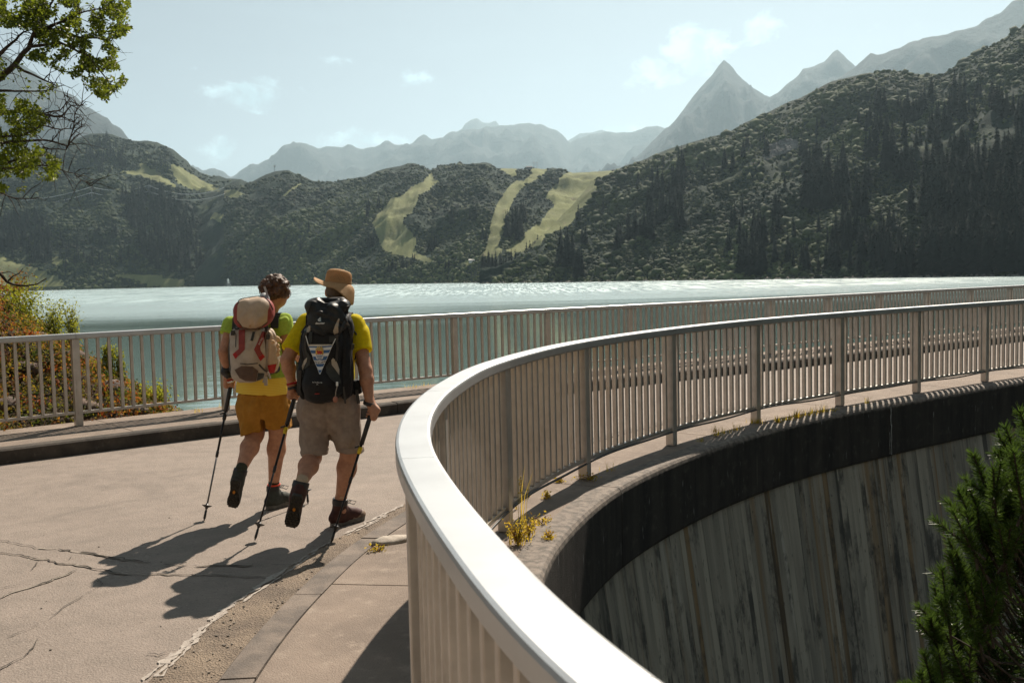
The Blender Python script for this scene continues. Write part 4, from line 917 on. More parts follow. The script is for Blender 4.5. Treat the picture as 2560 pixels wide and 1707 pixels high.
# dry grass between them
C, Nr, Sz, Tn = [], [], [], []
for _ in range(5200):
    s, n = r_.uniform(4.5, 14), r_.uniform(.4, 8); p = FAR.at(s, -n); h = drop(p[0], p[1])
    if h is None or h.z < ZW + 1: continue
    C.append(h[:]); Nr.append((r_.normal(), r_.normal(), .1)); Sz.append(r_.uniform(.08, .2)); Tn.append(np.clip(r_.normal(.62, .15), 0, 1))
Cg = np.array(C); up = np.c_[r_.normal(0, .35, len(Cg)), r_.normal(0, .35, len(Cg)), np.ones(len(Cg))]; up /= np.linalg.norm(up, axis=1)[:, None]; sz = np.array(Sz)[:, None]; sd_ = np.cross(up, np.array(Nr)); sd_ /= np.linalg.norm(sd_, axis=1)[:, None]
Vg = np.stack([Cg - sd_ * .006, Cg + sd_ * .006, Cg + up * sz], 1).reshape(-1, 3); o = mesh_obj('dry_grass', Vg, np.arange(len(Vg)).reshape(-1, 3), HEATH); set_attr(o, 'tone', np.repeat(np.array(Tn), 3)); tag(o, 'dry grass blades among the heath on the rocky bank', 'grass', kind='stuff')
ROCKB = simple('bank_rock', (.12, .08, .058), (.05, .036, .028), 5, .9, bump=.9, bscale=18, bdist=.03)
for i, (s, n, r0) in enumerate([(7.6, .75, .16), (8.3, 1.0, .13), (9.1, .8, .14), (9.6, 1.3, .17), (8.7, 1.7, .13), (7.9, 2.1, .15), (9.9, 2.0, .12), (8.4, 2.6, .14), (9.2, 3.1, .12), (10.2, .8, .12), (7.2, 1.4, .15), (9.7, .6, .09), (8.9, .55, .08), (10.4, 1.6, .16), (7.0, 2.2, .13), (10.8, 2.6, .12), (8.0, .5, .1), (9.4, 2.3, .18)]):
    p = FAR.at(s, -n); h = drop(p[0], p[1])
    if h is None: continue
    V = I2V * (1 + .45 * fbm(I2V * 1.3 + i * 7, 3, 3, True))[:, None] * np.array([1.2, .9, .65]) * r0; V = np.round(V / (r0 * .22)) * (r0 * .22) * .35 + V * .65
    o = mesh_obj('rock', V, I2F, ROCKB, None, False, True); o.location = (h.x, h.y, h.z + r0 * .12); o.rotation_euler = (0, 0, i * 1.7); tag(o, 'brown angular rock half buried in the heathy bank behind the railing', 'rock', 'rocks on the bank')

# --- shrubs standing out against the lake
LEAFY = leafmat('bright_leaves', (.06, .09, .01), (.26, .26, .022), (.14, .16, .015), 3, .5)
def shrub(x, y, Y, wpx, hpx, n, label, tone=.5, seed=0, mat=None):
    r = np.random.default_rng(seed); c = P(x, y, Y); h = drop(c.x, c.y); z0 = h.z if h is not None else c.z - .4
    w, H = wpx * Y / FPX / 2, hpx * Y / FPX; root = empty('shrub', (c.x, c.y, z0)); tag(root, label, 'shrub'); mb = MB(); C, Nr = [], []
    top = c.z + H / 2
    for i in range(9):
        a = r.uniform(0, 6.28); e = Vector((c.x + w * .8 * math.cos(a) * r.uniform(.2, 1), c.y + w * .8 * math.sin(a) * r.uniform(.2, 1), z0 + (top - z0) * r.uniform(.65, 1.0))); b = Vector((c.x + r.normal(0, .02), c.y, z0 - .05)); md = lrp_(b, e, .5) + Vector((r.normal(0, .05), r.normal(0, .05), .05))
        mb.tube([b, md, e], [.006, .004, .0015], 4); 
        for t in np.linspace(.08, 1.05, int(n / 1.5)):
            q = lrp_(lrp_(b, md, t), lrp_(md, e, t), t); C.append((q.x + r.normal(0, w * .22), q.y + r.normal(0, w * .22), q.z + r.normal(0, w * .2))); Nr.append(r.normal(size=3))
    mb.build('stem', BARK, root); leaf_mesh('foliage', C, Nr, r.uniform(.024, .048, len(C)), np.clip(r.normal(tone, .2, len(C)), 0, 1), mat or LEAFY, root, .6, .3, seed)
def lrp_(a, b, t): return a + (b - a) * t
shrub(182, 795, 15.2, 60, 80, 260, 'yellow green shrub at the brow of the bank against the lake', .5, 1); shrub(130, 800, 15.6, 90, 90, 320, 'broad olive shrub on the brow of the bank below the bare twigs', .35, 2); shrub(275, 905, 14.0, 44, 90, 180, 'slender light green shrub leaning out from the bank behind the railing', .45, 3)
shrub(300, 905, 14.1, 30, 60, 120, 'small dark leaved shrub at the edge of the bank above the water', .15, 4); shrub(385, 990, 13.1, 90, 60, 260, 'low yellow green shrub at the foot of the bank beside the walkway', .6, 5); shrub(60, 760, 15.8, 150, 110, 420, 'dense dark heath shrub crowning the bank under the tree', .12, 6); shrub(80, 945, 13.4, 60, 70, 200, 'bright green shrub in the middle of the bank behind the first bay', .55, 7); shrub(20, 730, 16.2, 110, 90, 300, 'rust tinged shrub at the top of the bank by the tree', .75, 8, HEATH)

# ------------------------------------------------------------------ broadleaf tree whose boughs hang in from the bank
TL = leafmat('tree_leaves', (.012, .026, .005), (.135, .165, .012), (.035, .055, .008), 1.6, .48, rough=.45)
YT = 13.2; tb = drop(-8.9, 13.4); tb = tb if tb is not None else Vector((-8.9, 13.4, 1.2))
tree = empty('broadleaf_tree', tb); tag(tree, 'leafy broadleaf tree on the bank with boughs hanging over the lake view', 'tree')
mb = MB(); mb.tube([tb - Vector((0, 0, .4)), tb + Vector((.1, 0, 1.0)), tb + Vector((.05, -.05, 2.2)), tb + Vector((.3, -.1, 3.6)), tb + Vector((.2, 0, 5.2)), tb + Vector((.4, 0, 6.6))], [.20, .16, .14, .10, .06, .02], 10); mb.build('trunk', BARK, tree, True)
br = [[(-260, 700), (0, 540), (100, 460), (200, 330), (240, 230), (330, 60), (420, -60)], [(240, 260), (330, 200), (480, 130), (600, 80), (820, 40)], [(-200, 470), (0, 380), (80, 300), (160, 230), (240, 200)], [(100, 460), (300, 560), (420, 610)], [(-260, 780), (0, 800), (150, 770), (290, 800), (430, 820), (500, 740), (610, 735)], [(-200, 960), (0, 960), (150, 950), (300, 880), (420, 910), (640, 880)], [(-250, 1010), (0, 1000), (300, 980), (480, 1020), (520, 860), (520, 760)], [(-200, 1170), (0, 1150), (150, 1110), (300, 1090), (430, 1110)], [(-260, 1330), (0, 1350), (100, 1390), (270, 1395)], [(-100, 1190), (300, 1160), (400, 1180), (520, 1220), (600, 1280), (655, 1312)], [(200, 330), (420, 300), (620, 400), (760, 560), (790, 640)], [(330, 200), (560, 260), (760, 280), (860, 220)], [(0, 640), (160, 640), (330, 640), (430, 600)], [(430, 820), (520, 860), (600, 880)], [(290, 800), (420, 770), (480, 700), (440, 650)], [(300, 1040), (460, 1050), (520, 960)]]
bw = [.055, .03, .035, .02, .03, .022, .022, .025, .022, .012, .022, .018, .018, .008, .010, .010]
for b_, w in zip(br, bw):
    pts = []; n = len(b_)
    if b_[0][0] < -90: pts = [tb + Vector((.1, 0, max(.4, P(*Z1(b_[0]), YT).z - tb.z - .2)))]
    for i in range(n - 1):
        for t in (0, .34, .67): q = (b_[i][0] + (b_[i + 1][0] - b_[i][0]) * t, b_[i][1] + (b_[i + 1][1] - b_[i][1]) * t); pts.append(P(q[0] / 2.8 + random.gauss(0, 1.2), q[1] / 2.8 + random.gauss(0, 1.2), YT + .35 * math.sin(b_[0][1] * .01 + i * .8)))
    pts.append(P(*Z1(b_[-1]), YT + .1)); k = len(pts); mb = MB(); mb.tube(pts, [w * (1 - .88 * i / (k - 1)) for i in range(k)], 6)
    for i in range(3, k - 1):
        for _ in range(2):
            d = Vector((random.gauss(.05, .13), random.gauss(0, .12), random.gauss(.0, .12))); e = pts[i] + d; mb.tube([pts[i], pts[i].lerp(e, .5) + Vector((0, 0, .03)), e, e + d * .5 + Vector((0, 0, random.gauss(0, .06)))], [.006, .005, .003, .0015], 4)
    mb.build('limb', BARK, tree, True)
L1 = [(-60, -60), (905, -60), (915, 190), (835, 300), (800, 420), (890, 575), (800, 640), (740, 705), (680, 665), (590, 605), (500, 540), (400, 490), (250, 430), (170, 400), (290, 320), (240, 215), (100, 190), (-60, 190)]
L4 = [(-60, 640), (120, 690), (250, 720), (345, 850), (250, 950), (300, 1050), (445, 1150), (385, 1265), (280, 1260), (180, 1335), (-60, 1345)]; L3 = [(60, 520), (200, 560), (440, 610), (330, 710), (180, 690)]; L5 = [(-60, 420), (120, 430), (180, 500), (60, 560), (-60, 560)]
r_ = np.random.default_rng(33); C, Nr, Sz, Tn = [], [], [], []
for q, n, thr, t0 in ((L1, 34000, -.06, .24), (L4, 13500, -.12, .60), (L3, 420, .0, .4), (L5, 420, .0, .35)):
    xs = [p[0] for p in q]; ys = [p[1] for p in q]; X = r_.uniform(min(xs), max(xs), n); Y = r_.uniform(min(ys), max(ys), n); k = in_poly(X, Y, q); nzv = fbm(np.c_[X / 75, Y / 75, X * 0], 3, 77) + .5 * fbm(np.c_[X / 16, Y / 16, X * 0], 2, 79); k &= nzv > thr
    for x, y, v in zip(X[k], Y[k], nzv[k]):
        p = P(x / 2.8, y / 2.8, YT + r_.normal(0, .38)); C.append(p[:]); Nr.append(r_.normal(size=3) + np.array([0, -.2, .5])); Sz.append(r_.uniform(.032, .060)); Tn.append(np.clip(r_.normal(t0, .30), 0, 1))
for _ in range(5500):
    d = r_.normal(size=3); d /= np.linalg.norm(d); p = np.array(tb[:]) + np.array([-.4, .3, 4.3]) + d * np.array([1.9, 2.2, 2.6]) * r_.uniform(.5, 1) ** .5
    C.append(p); Nr.append(r_.normal(size=3) + np.array([0, 0, .5])); Sz.append(r_.uniform(.05, .09)); Tn.append(np.clip(r_.normal(.3, .2), 0, 1))
leaf_mesh('crown', C, Nr, Sz, Tn, TL, tree, .62, .25, 5)
# bare dead twigs low on the bank
dt = empty('dead_branch', P(-60, 690, 15.0)); tag(dt, 'bare dead branch sticking out over the top of the bank', 'branch'); mb = MB()
for b_, w in (([(-260, 1240), (0, 1290), (60, 1360), (120, 1385), (220, 1392), (310, 1380), (390, 1330)], .03), ([(60, 1360), (110, 1310), (160, 1290), (195, 1245)], .014), ([(120, 1385), (170, 1400), (230, 1440)], .010), ([(0, 1290), (80, 1275), (140, 1300)], .010), ([(220, 1392), (300, 1440), (330, 1470)], .006)):
    pts = [P(*Z2(p), 15.0 + .2 * math.sin(p[0] * .01)) for p in b_]; mb.tube(pts, [w * (1 - .8 * i / (len(pts) - 1)) for i in range(len(pts))], 6)
mb.build('twigs', BARK, dt, True)

# ------------------------------------------------------------------ slope below the dam and the mountain pine growing on it
V = []; F = []; nx, ny = 30, 30
for i in range(nx):
    for j in range(ny):
        x = 1.2 + 40 * (i / (nx - 1)) ** 1.6; y = -12 + 40 * j / (ny - 1); V.append((x, y, -2.9 - .12 * (x - 1) - .38 * max(0, y - 1) + .25 * math.sin(x * 1.3) * math.cos(y * .9)))
for i in range(nx - 1):
    for j in range(ny - 1): a = i * ny + j; F.append((a, a + ny, a + ny + 1, a + 1))
tag(mesh_obj('valley_slope', V, F, SOIL, None, True), kind='structure')
H2 = lambda p: (1360 + p[0] / 1.96, 1000 + p[1] / 1.96)
NEEDLE = leafmat('pine_needles', (.010, .030, .007), (.075, .125, .020), (.035, .07, .014), 6, .25, rough=.4)
pine = empty('mountain_pine', (2.75, 4.7, -4.2)); tag(pine, 'dark green mountain pine with bottlebrush shoots beside the dam wall', 'tree')
mb = MB(); mb.tube([(2.75, 4.7, -4.4), (2.72, 4.72, -2.5), (2.62, 4.75, -1.0), (2.58, 4.75, -.2), (2.55, 4.72, .6)], [.10, .085, .06, .035, .012], 8); mb.build('trunk', BARK, pine, True)
r_ = np.random.default_rng(44); NV, NT = [], []; bmb = MB()
def shoot(tip, d, L, R0, tone, n):
    tip = np.array(tip); d = np.array(d) / np.linalg.norm(d); base = tip - d * L; t = r_.random(n); p = base + d[None] * (t * L)[:, None]
    a = r_.normal(size=(n, 3)); a -= (a @ d)[:, None] * d; a /= np.linalg.norm(a, axis=1)[:, None]; fw = np.interp(t, [0, .8, 1], [.55, .75, 1.5])[:, None]; nd = a + d * fw; nd /= np.linalg.norm(nd, axis=1)[:, None]; ln = R0 * r_.uniform(.8, 1.15, n)[:, None] * np.interp(t, [0, .15, 1], [.8, 1.1, 1.0])[:, None]
    sd = np.cross(nd, r_.normal(size=(n, 3))); sd /= np.linalg.norm(sd, axis=1)[:, None]; w = .0021; e = p + nd * ln
    NV.append(np.stack([p - sd * w, p + sd * w, e + sd * w * .4, e - sd * w * .4], 1).reshape(-1, 3)); NT.append(np.repeat(np.clip(tone + r_.normal(0, .12, n), 0, 1), 4)); bmb.tube([Vector(base - d * .05), Vector(tip - d * .01)], [.007, .004], 5)
tips = [(2100, 262), (2025, 440), (2235, 250), (2330, 55), (2065, 385), (1975, 665), (1950, 825), (1912, 905), (1892, 1060), (1935, 1235), (1862, 1240), (2180, 600), (2250, 420), (2200, 335), (2290, 470), (2120, 700), (2140, 880), (2000, 540), (2300, 250), (2340, 160), (1990, 760), (2060, 930), (2230, 620), (1850, 1340), (1960, 1120), (2330, 350), (2260, 130)]
trunk_x = 2.6
def bough(x, y, Y, L, tone, n=300, thin=.043):
    tip = P(*H2((x, y)), Y); root = Vector((2.6, 4.75, tip.z - .45 - .25 * abs(2.6 - tip.x))); d = Vector((tip.x - root.x, tip.y - root.y, .0)).normalized() * .42 + Vector((r_.normal(0, .10), r_.normal(0, .10), .9)); shoot(tip[:], d[:], L, thin, tone, n)
    base = tip - d.normalized() * L; bmb.tube([root, root.lerp(base, .55) - Vector((0, 0, .06)), base], [.007, .006, .004], 5)
    for _ in range(2):
        dd = d.normalized() + Vector((r_.normal(0, .5), r_.normal(0, .5), r_.normal(0, .15))); shoot((base + d.normalized() * L * r_.uniform(.1, .5) + dd.normalized() * L * .55)[:], dd[:], L * .6, thin * .95, tone - .1, int(n * .6))
for (x, y) in tips: bough(x, y, 4.40 + r_.normal(0, .12), r_.uniform(.28, .40), .82, 420)
reg = [(2360, 60), (2250, 270), (2100, 300), (2030, 470), (1990, 660), (1960, 850), (1915, 930), (1910, 1100), (1940, 1260), (1860, 1300), (1830, 1420), (2700, 1500), (2900, 300)]
xs = [p[0] for p in reg]; ys = [p[1] for p in reg]; k = 0
while k < 150:
    x, y = r_.uniform(min(xs), max(xs)), r_.uniform(min(ys), max(ys))
    if in_poly(np.array([x]), np.array([y]), reg)[0]: bough(x + 25, y + 30, r_.uniform(4.5, 5.3), r_.uniform(.20, .30), .10, 200); k += 1
NV = np.vstack(NV); o = mesh_obj('crown', NV, np.arange(len(NV)).reshape(-1, 4), NEEDLE, pine); set_attr(o, 'tone', np.concatenate(NT)); bmb.build('boughs', BARK, pine)

# ------------------------------------------------------------------ weeds in the joints of the dam crest
WEED = leafmat('weed_leaves', (.16, .19, .02), (.42, .30, .03), (.36, .12, .03), 14, .5)
def tuft(x, y, z, n, H, spread, label, tone=.5, seed=0, leafy=0, name='grass_tuft', lean=(0, 0)):
    r = np.random.default_rng(seed); c = G(x, y, z); root = empty(name, c); tag(root, label, 'weed'); V, T = [], []
    for _ in range(n):
        b = np.array(c[:]) + np.array([r.normal(0, spread), r.normal(0, spread * .6), -.005]); h = H * r.uniform(.4, 1.05); dx, dy = r.normal(lean[0], .28), r.normal(lean[1], .28); w = r.uniform(.0014, .003); a = r.uniform(0, 3.14); s = np.array([math.cos(a), math.sin(a), 0]) * w
        m1 = b + np.array([dx * h * .3, dy * h * .3, h * .55]); e = b + np.array([dx * h, dy * h, h]); k = len(V); V += [b - s, b + s, m1 + s * .8, m1 - s * .8, e]; T.append(k)
    F = []
    for k in T: F += [(k, k + 1, k + 2, k + 3), (k + 3, k + 2, k + 4)]
    o = mesh_obj('blades', V, F, WEED, root); set_attr(o, 'tone', np.clip(np.repeat(r.normal(tone, .2, len(T)), 5), 0, 1))
    if leafy:
        mb = MB(); C, Nr = [], []
        for _ in range(max(5, leafy // 16)):
            e = c + Vector((r.normal(0, spread * 1.7), r.normal(0, spread), H * r.uniform(.5, 1.0))); mb.tube([c, c.lerp(e, .5) + Vector((0, 0, .02)), e], [.003, .0025, .001], 4)
            for t in np.linspace(.2, 1, 16): q = c.lerp(e, t); C.append((q.x + r.normal(0, .014), q.y + r.normal(0, .014), q.z + r.normal(0, .012))); Nr.append(r.normal(size=3))
        mb.build('stem', simple('red_stem', (.20, .07, .03), rough=.7) if 'red_stem' not in bpy.data.materials else bpy.data.materials['red_stem'], root); leaf_mesh('leaves', C, Nr, r.uniform(.012, .026, len(C)), np.clip(r.normal(tone, .25, len(C)), 0, 1), WEED, root, .6, .2, seed)
    return root
K2 = lambda p: (960 + p[0] / 2.5014, 1080 + p[1] / 2.5014)
tuft(*K2((835, 700)), ZN, 30, .16, .035, 'bushy yellow and red weed at the foot of the railing post', .6, 1, 260, 'weed'); tuft(*K2((905, 650)), ZN, 18, .14, .03, 'yellow leafed weed beside the bushy red one on the crest', .7, 2, 160, 'weed'); tuft(*K2((1035, 680)), ZN, 12, .07, .02, 'sprawling yellow weed hanging over the rim of the crest beam', .75, 3, 120, 'weed', (.6, -.4))
tuft(*K2((985, 570)), ZN, 10, .05, .02, 'small pale dry weed on the crest beam', .9, 4, 60, 'weed')
tuft(*K2((865, 590)), ZN, 9, .42, .012, 'tall flowering grass stalk growing up the bars of the railing', .75, 5, 0); tuft(*K2((905, 400)), ZN, 10, .33, .006, 'thin reddish grass stalk between two bars of the railing', .95, 6, 0); tuft(*K2((830, 480)), ZN, 10, .45, .005, 'dry brown grass stalk in front of the railing bars', .95, 7)
mb = MB(); rt = empty('seed_head', G(*K2((862, 590)), ZN)); tag(rt, 'pale plumed seed head on a tall grass stalk at the railing', 'weed'); c0 = G(*K2((862, 590)), ZN); top = c0 + Vector((.0, -.01, .30)); mb.tube([c0, top], [.0018, .0012], 4)
for t in range(26): mb.box(top + Vector((random.gauss(0, .006), random.gauss(0, .006), -.075 + t * .0042)), (.0035, .003, .005)); 
mb.build('plume', simple('seed_plume', (.50, .40, .16), rough=.9), rt)
for i, (x, y, n, H, sp, lb) in enumerate([(1290, 300, 8, .05, .03, 'low yellow weed on the slab beside the third post'), (1100, 312, 8, .04, .03, 'flat yellow weed on the paving under the cable'), (1010, 412, 14, .06, .02, 'small green weed in the shadow of the bottom rail'), (1410, 240, 16, .11, .03, 'thin dry weed on the sunlit strip below the bars')]): tuft(*K2((x, y)), ZN, n, H, sp, lb, .55, 20 + i, 30 if i < 3 else 0, 'weed')
L2 = lambda p: (1660 + p[0] / 2.613, 680 + p[1] / 2.613)
for i, (x, y, n, H, sp, lb) in enumerate([(345, 1065, 40, .12, .035, 'thin yellow grass tuft in the joint before the lime drip'), (400, 1050, 14, .07, .03, 'sparse grass tuft trailing along the joint of the crest'), (235, 1105, 14, .06, .03, 'low orange weed in the joint of the crest beam'), (475, 1030, 24, .09, .025, 'small dry grass tuft near the middle post'), (590, 985, 40, .08, .03, 'grass tuft hugging the foot of the middle post'), (640, 985, 22, .07, .03, 'short grass tuft beside the foot of the middle post'),
      (750, 985, 60, .10, .025, 'bright yellow grass tuft starting the grassy joint'), (800, 970, 50, .08, .05, 'yellow grass tuft second along the grassy joint'), (870, 955, 70, .12, .04, 'tall yellow grass tuft midway along the grassy joint'), (930, 940, 60, .09, .05, 'dense grass tuft following the tall one along the joint'), (990, 925, 60, .10, .05, 'green yellow grass tuft near the end of the grassy joint'), (1050, 915, 50, .11, .05, 'loose grass tuft ending the grassy joint by the post'), (1120, 905, 20, .05, .04, 'flat grass tuft at the slab corner by the post'), (1325, 855, 22, .11, .02, 'spindly dark weed on the slab past the post'), (1250, 880, 12, .04, .03, 'creeping yellow weed at the foot of the far post'), (1400, 862, 6, .03, .015, 'tiny orange flower at the rim above the lime drip')]):
    tuft(*L2((x, y)), .13, max(n, 10), H, sp, lb, .5, 40 + i)
tuft(*Z5(2105, 395), ZN, 10, .03, .03, 'small green and yellow weed at the broken slab corner', .35, 70, 60, 'weed')
for i, (x, y) in enumerate([(497, 1030), (560, 1018), (1062, 965), (1035, 970)]): tuft(x, y, ZF, 16, .08, .05, ['sparse yellow grass at the outer edge of the far walkway', 'thin grass under the bottom rail behind the lime shirt', 'yellow grass tuft under the far bottom rail before the curve', 'small orange weed under the far bottom rail'][i], .6, 80 + i)
# chipped pale stone lying at the slab corner
V = I2V * (1 + .35 * fbm(I2V * 1.5, 3, 6, True))[:, None] * np.array([.13, .07, .022]); h = G(985, 1352, ZN)
o = mesh_obj('chipped_stone', V, I2F, simple('pale_mortar', (.42, .37, .31), (.30, .26, .215), 20, .9, bump=.6, bscale=90), None, False, True); o.location = (h.x, h.y, h.z + .008); o.rotation_euler = (0, 0, .5); tag(o, 'flat pale chip of mortar at the slab corner beside the kerb', 'stone')

# ================================================================== THE TWO HIKERS
# shapes as smooth unions of tapered limbs and ellipsoids, meshed into one continuous surface
def _smin(a, b, k):
    if k <= 0: return np.minimum(a, b)
    h = np.maximum(k - np.abs(a - b), 0) / k; return np.minimum(a, b) - h * h * k * .25
def cone(a, b, ra, rb, k=.02, sq=None): return dict(t='cone', a=np.array(a[:], float), b=np.array(b[:], float), ra=ra, rb=rb, k=k, sq=sq)
def ell(c, r, k=.02, M=None): return dict(t='ell', c=np.array(c[:], float), r=np.array(r, float), k=k, M=np.array(M) if M is not None else np.eye(3))
def rbox(c, h, rd, k=.02, M=None): return dict(t='box', c=np.array(c[:], float), h=np.array(h, float), rd=rd, k=k, M=np.array(M) if M is not None else np.eye(3))
def _bb(p):
    if p['t'] == 'cone': r = max(p['ra'], p['rb']) * 1.05; return np.minimum(p['a'], p['b']) - r, np.maximum(p['a'], p['b']) + r
    r = np.linalg.norm(p['r'] if p['t'] == 'ell' else p['h']) if not np.allclose(p['M'], np.eye(3)) else (p['r'] if p['t'] == 'ell' else p['h'])
    return p['c'] - r, p['c'] + r
def _ev(p, X):
    if p['t'] == 'cone':
        q = X - p['a']; ba = p['b'] - p['a']
        if p['sq'] is not None:
            n, s = p['sq']; n = np.array(n, float) / np.linalg.norm(n); q = q + (q @ n)[..., None] * n * (s - 1); ba = ba + (ba @ n) * n * (s - 1)
        t = np.clip((q @ ba) / max(ba @ ba, 1e-12), 0, 1); return np.linalg.norm(q - t[..., None] * ba, axis=-1) - (p['ra'] + (p['rb'] - p['ra']) * t)
    q = (X - p['c']) @ p['M'].T
    if p['t'] == 'ell':
        k0 = np.linalg.norm(q / p['r'], axis=-1); k1 = np.linalg.norm(q / p['r'] ** 2, axis=-1) + 1e-9; return k0 * (k0 - 1) / k1
    d = np.abs(q) - (p['h'] - p['rd']); return np.linalg.norm(np.maximum(d, 0), axis=-1) + np.minimum(d.max(-1), 0) - p['rd']
def grp(prims, planes=(), k=.01, sub=False): return dict(p=prims, pl=planes, k=k, sub=sub)
def sdf(groups, h=.006, fold=None):
    groups = [g if isinstance(g, dict) and 'p' in g else grp([g], k=g['k']) for g in groups]
    lo = np.min([_bb(p)[0] for g in groups if not g['sub'] for p in g['p']], 0) - .03; hi = np.max([_bb(p)[1] for g in groups if not g['sub'] for p in g['p']], 0) + .03
    n = np.ceil((hi - lo) / h).astype(int) + 1; ax = [lo[i] + h * np.arange(n[i]) for i in range(3)]
    D = np.full(n, .5, np.float32)
    def sl(b0, b1, pad):
        s = []
        for i in range(3): s.append(slice(max(0, int((b0[i] - pad - lo[i]) / h)), min(n[i], int((b1[i] + pad - lo[i]) / h) + 2)))
        return tuple(s)
    def pts(s): return np.stack(np.meshgrid(ax[0][s[0]], ax[1][s[1]], ax[2][s[2]], indexing='ij'), -1)
    for g in groups:
        bbs = [_bb(p) for p in g['p']]; pad = .04; gs = sl(np.min([b[0] for b in bbs], 0), np.max([b[1] for b in bbs], 0), pad)
        G_ = np.full([s.stop - s.start for s in gs], .5, np.float32)
        for p, b in zip(g['p'], bbs):
            s = sl(b[0], b[1], pad); loc = tuple(slice(s[i].start - gs[i].start, s[i].stop - gs[i].start) for i in range(3))
            if any(q.stop <= q.start for q in loc): continue
            G_[loc] = _smin(G_[loc], _ev(p, pts(s)).astype(np.float32), p['k'])
        if g['pl']:
            X = pts(gs)
            for (pt, nn) in g['pl']: nn = np.array(nn[:], float); nn /= np.linalg.norm(nn); G_ = np.maximum(G_, ((X - np.array(pt[:], float)) @ nn).astype(np.float32))
        D[gs] = np.maximum(D[gs], -G_) if g['sub'] else _smin(D[gs], G_, g['k'])
    if fold is not None:
        band = np.abs(D) < .035; idx = np.argwhere(band); X = lo + idx * h; D[band] += fold(X).astype(np.float32)
    return nets(D, lo, h)
def nets(D, lo, h):
    S = D < 0; c = np.zeros(tuple(np.array(D.shape) - 1), np.int8)
    for i in (0, 1):
        for j in (0, 1):
            for k in (0, 1): c += S[i:i + c.shape[0], j:j + c.shape[1], k:k + c.shape[2]]
    act = np.argwhere((c > 0) & (c < 8)); ids = -np.ones(c.shape, np.int32); ids[tuple(act.T)] = np.arange(len(act))
    acc = np.zeros((len(act), 3)); cnt = np.zeros(len(act)); corners = [np.array(v) for v in np.ndindex(2, 2, 2)]
    for a in range(8):
        for b in range(a + 1, 8):
            d = corners[b] - corners[a]
            if np.abs(d).sum() != 1: continue
            pa, pb = act + corners[a], act + corners[b]; da, db = D[tuple(pa.T)], D[tuple(pb.T)]; m = (da < 0) != (db < 0)
            t = (da[m] / (da[m] - db[m]))[:, None]; acc[m] += corners[a] + d * t; cnt[m] += 1
    V = lo + (act + acc / np.maximum(cnt, 1)[:, None]) * h; F = []
    for ax in range(3):
        u, v = (ax + 1) % 3, (ax + 2) % 3; e = [0, 0, 0]; e[ax] = 1
        A = S[:S.shape[0] - e[0], :S.shape[1] - e[1], :S.shape[2] - e[2]]; B = S[e[0]:, e[1]:, e[2]:]; q = np.argwhere(A != B)
        q = q[(q[:, u] > 0) & (q[:, v] > 0) & (q[:, u] < c.shape[u]) & (q[:, v] < c.shape[v])]
        du = np.zeros(3, int); dv = np.zeros(3, int); du[u] = 1; dv[v] = 1
        f = np.stack([ids[tuple((q - du - dv).T)], ids[tuple((q - dv).T)], ids[tuple(q.T)], ids[tuple((q - du).T)]], -1)
        flip = ~A[tuple(q.T)]; f[flip] = f[flip][:, ::-1]; F.append(f[(f >= 0).all(1)])
    return V, np.vstack(F)
def organic(name, groups, mat, parent, h=.006, fold=None):
    V, F = sdf(groups, h, fold); o = mesh_obj(name, V, F, mat, parent, True); return o, V, F
def folds(dirv, freq, amp, seed, stretch=.25):
    d = np.array(dirv, float); d /= np.linalg.norm(d)
    def f(X):
        Y = X - (X @ d)[:, None] * d * (1 - stretch); n = 1 - 2 * np.sqrt(fbm(Y * freq, 2, seed) ** 2 + .006); return amp * n * (.35 + 1.3 * np.clip(.5 + fbm(X * 5, 2, seed + 9), 0, 1)) + amp * .5 * fbm(X * freq * .45, 2, seed + 4)
    return f
A_ = lambda x, y, Y: P(460 + x / 1.96, 640 + y / 1.96, Y)
B_ = lambda x, y, Y: P(520 + x / 4.127, 660 + y / 4.127, Y)
A2 = lambda p: (460 + p[0] / 1.96, 640 + p[1] / 1.96)
B2 = lambda p: (520 + p[0] / 4.127, 660 + p[1] / 4.127)
D2 = lambda p: (540 + p[0] / 6.533, 730 + p[1] / 6.533)
E2 = lambda p: (740 + p[0] / 7.84, 760 + p[1] / 7.84)
def lrp(a, b, t): return a + (b - a) * t

# --- materials
def cloth(name, c, c2=None, scale=60, rough=.85, weave=900, bump=.25, thin=0.0):
    if not thin: return simple(name, c, c2 or tuple(v * .86 for v in c), scale, rough, 0, bump, weave, bdist=.001, spec=.25)
    m = Mat(name, rough, 0, .25); co = m.coord('pos'); col = m.mix(m.rng(m.noise(co, scale, 4), .35, .65), c, c2 or tuple(v * .88 for v in c)); m.color(col); m.bump(m.noise(co, weave, 3), bump, .001); m.translucent(col, thin); return m.m
m = Mat('skin', .55, 0, .4); co = m.coord('pos'); c = m.mix(m.rng(m.noise(co, 26, 5, .6), .35, .65), (.50, .255, .155), (.40, .19, .115)); c = m.mix(m.math('MULTIPLY', m.rng(m.noise(co, 120, 3), .6, .72), .35), c, (.28, .12, .075))
m.color(c); m.b.inputs['Subsurface Weight'].default_value = .0; m.bump(m.noise(co, 160, 4), .15, .002); SKIN = m.m
YELLOW = cloth('yellow_jersey', (.86, .74, .015), thin=.45); LIME = cloth('lime_jersey', (.54, .74, .12), thin=.4)
m = Mat('yellow_mesh', .85, 0, .25); w = m.n('ShaderNodeTexWave', wave_type='BANDS', bands_direction='Z'); w.inputs['Scale'].default_value = 26; w.inputs['Distortion'].default_value = .6; m.l(m.coord('pos'), w.inputs['Vector'])
m.color(m.mix(w.outputs['Fac'], (.74, .50, .05), (.80, .60, .12))); m.bump(w.outputs['Fac'], .3, .003); YMESH = m.m
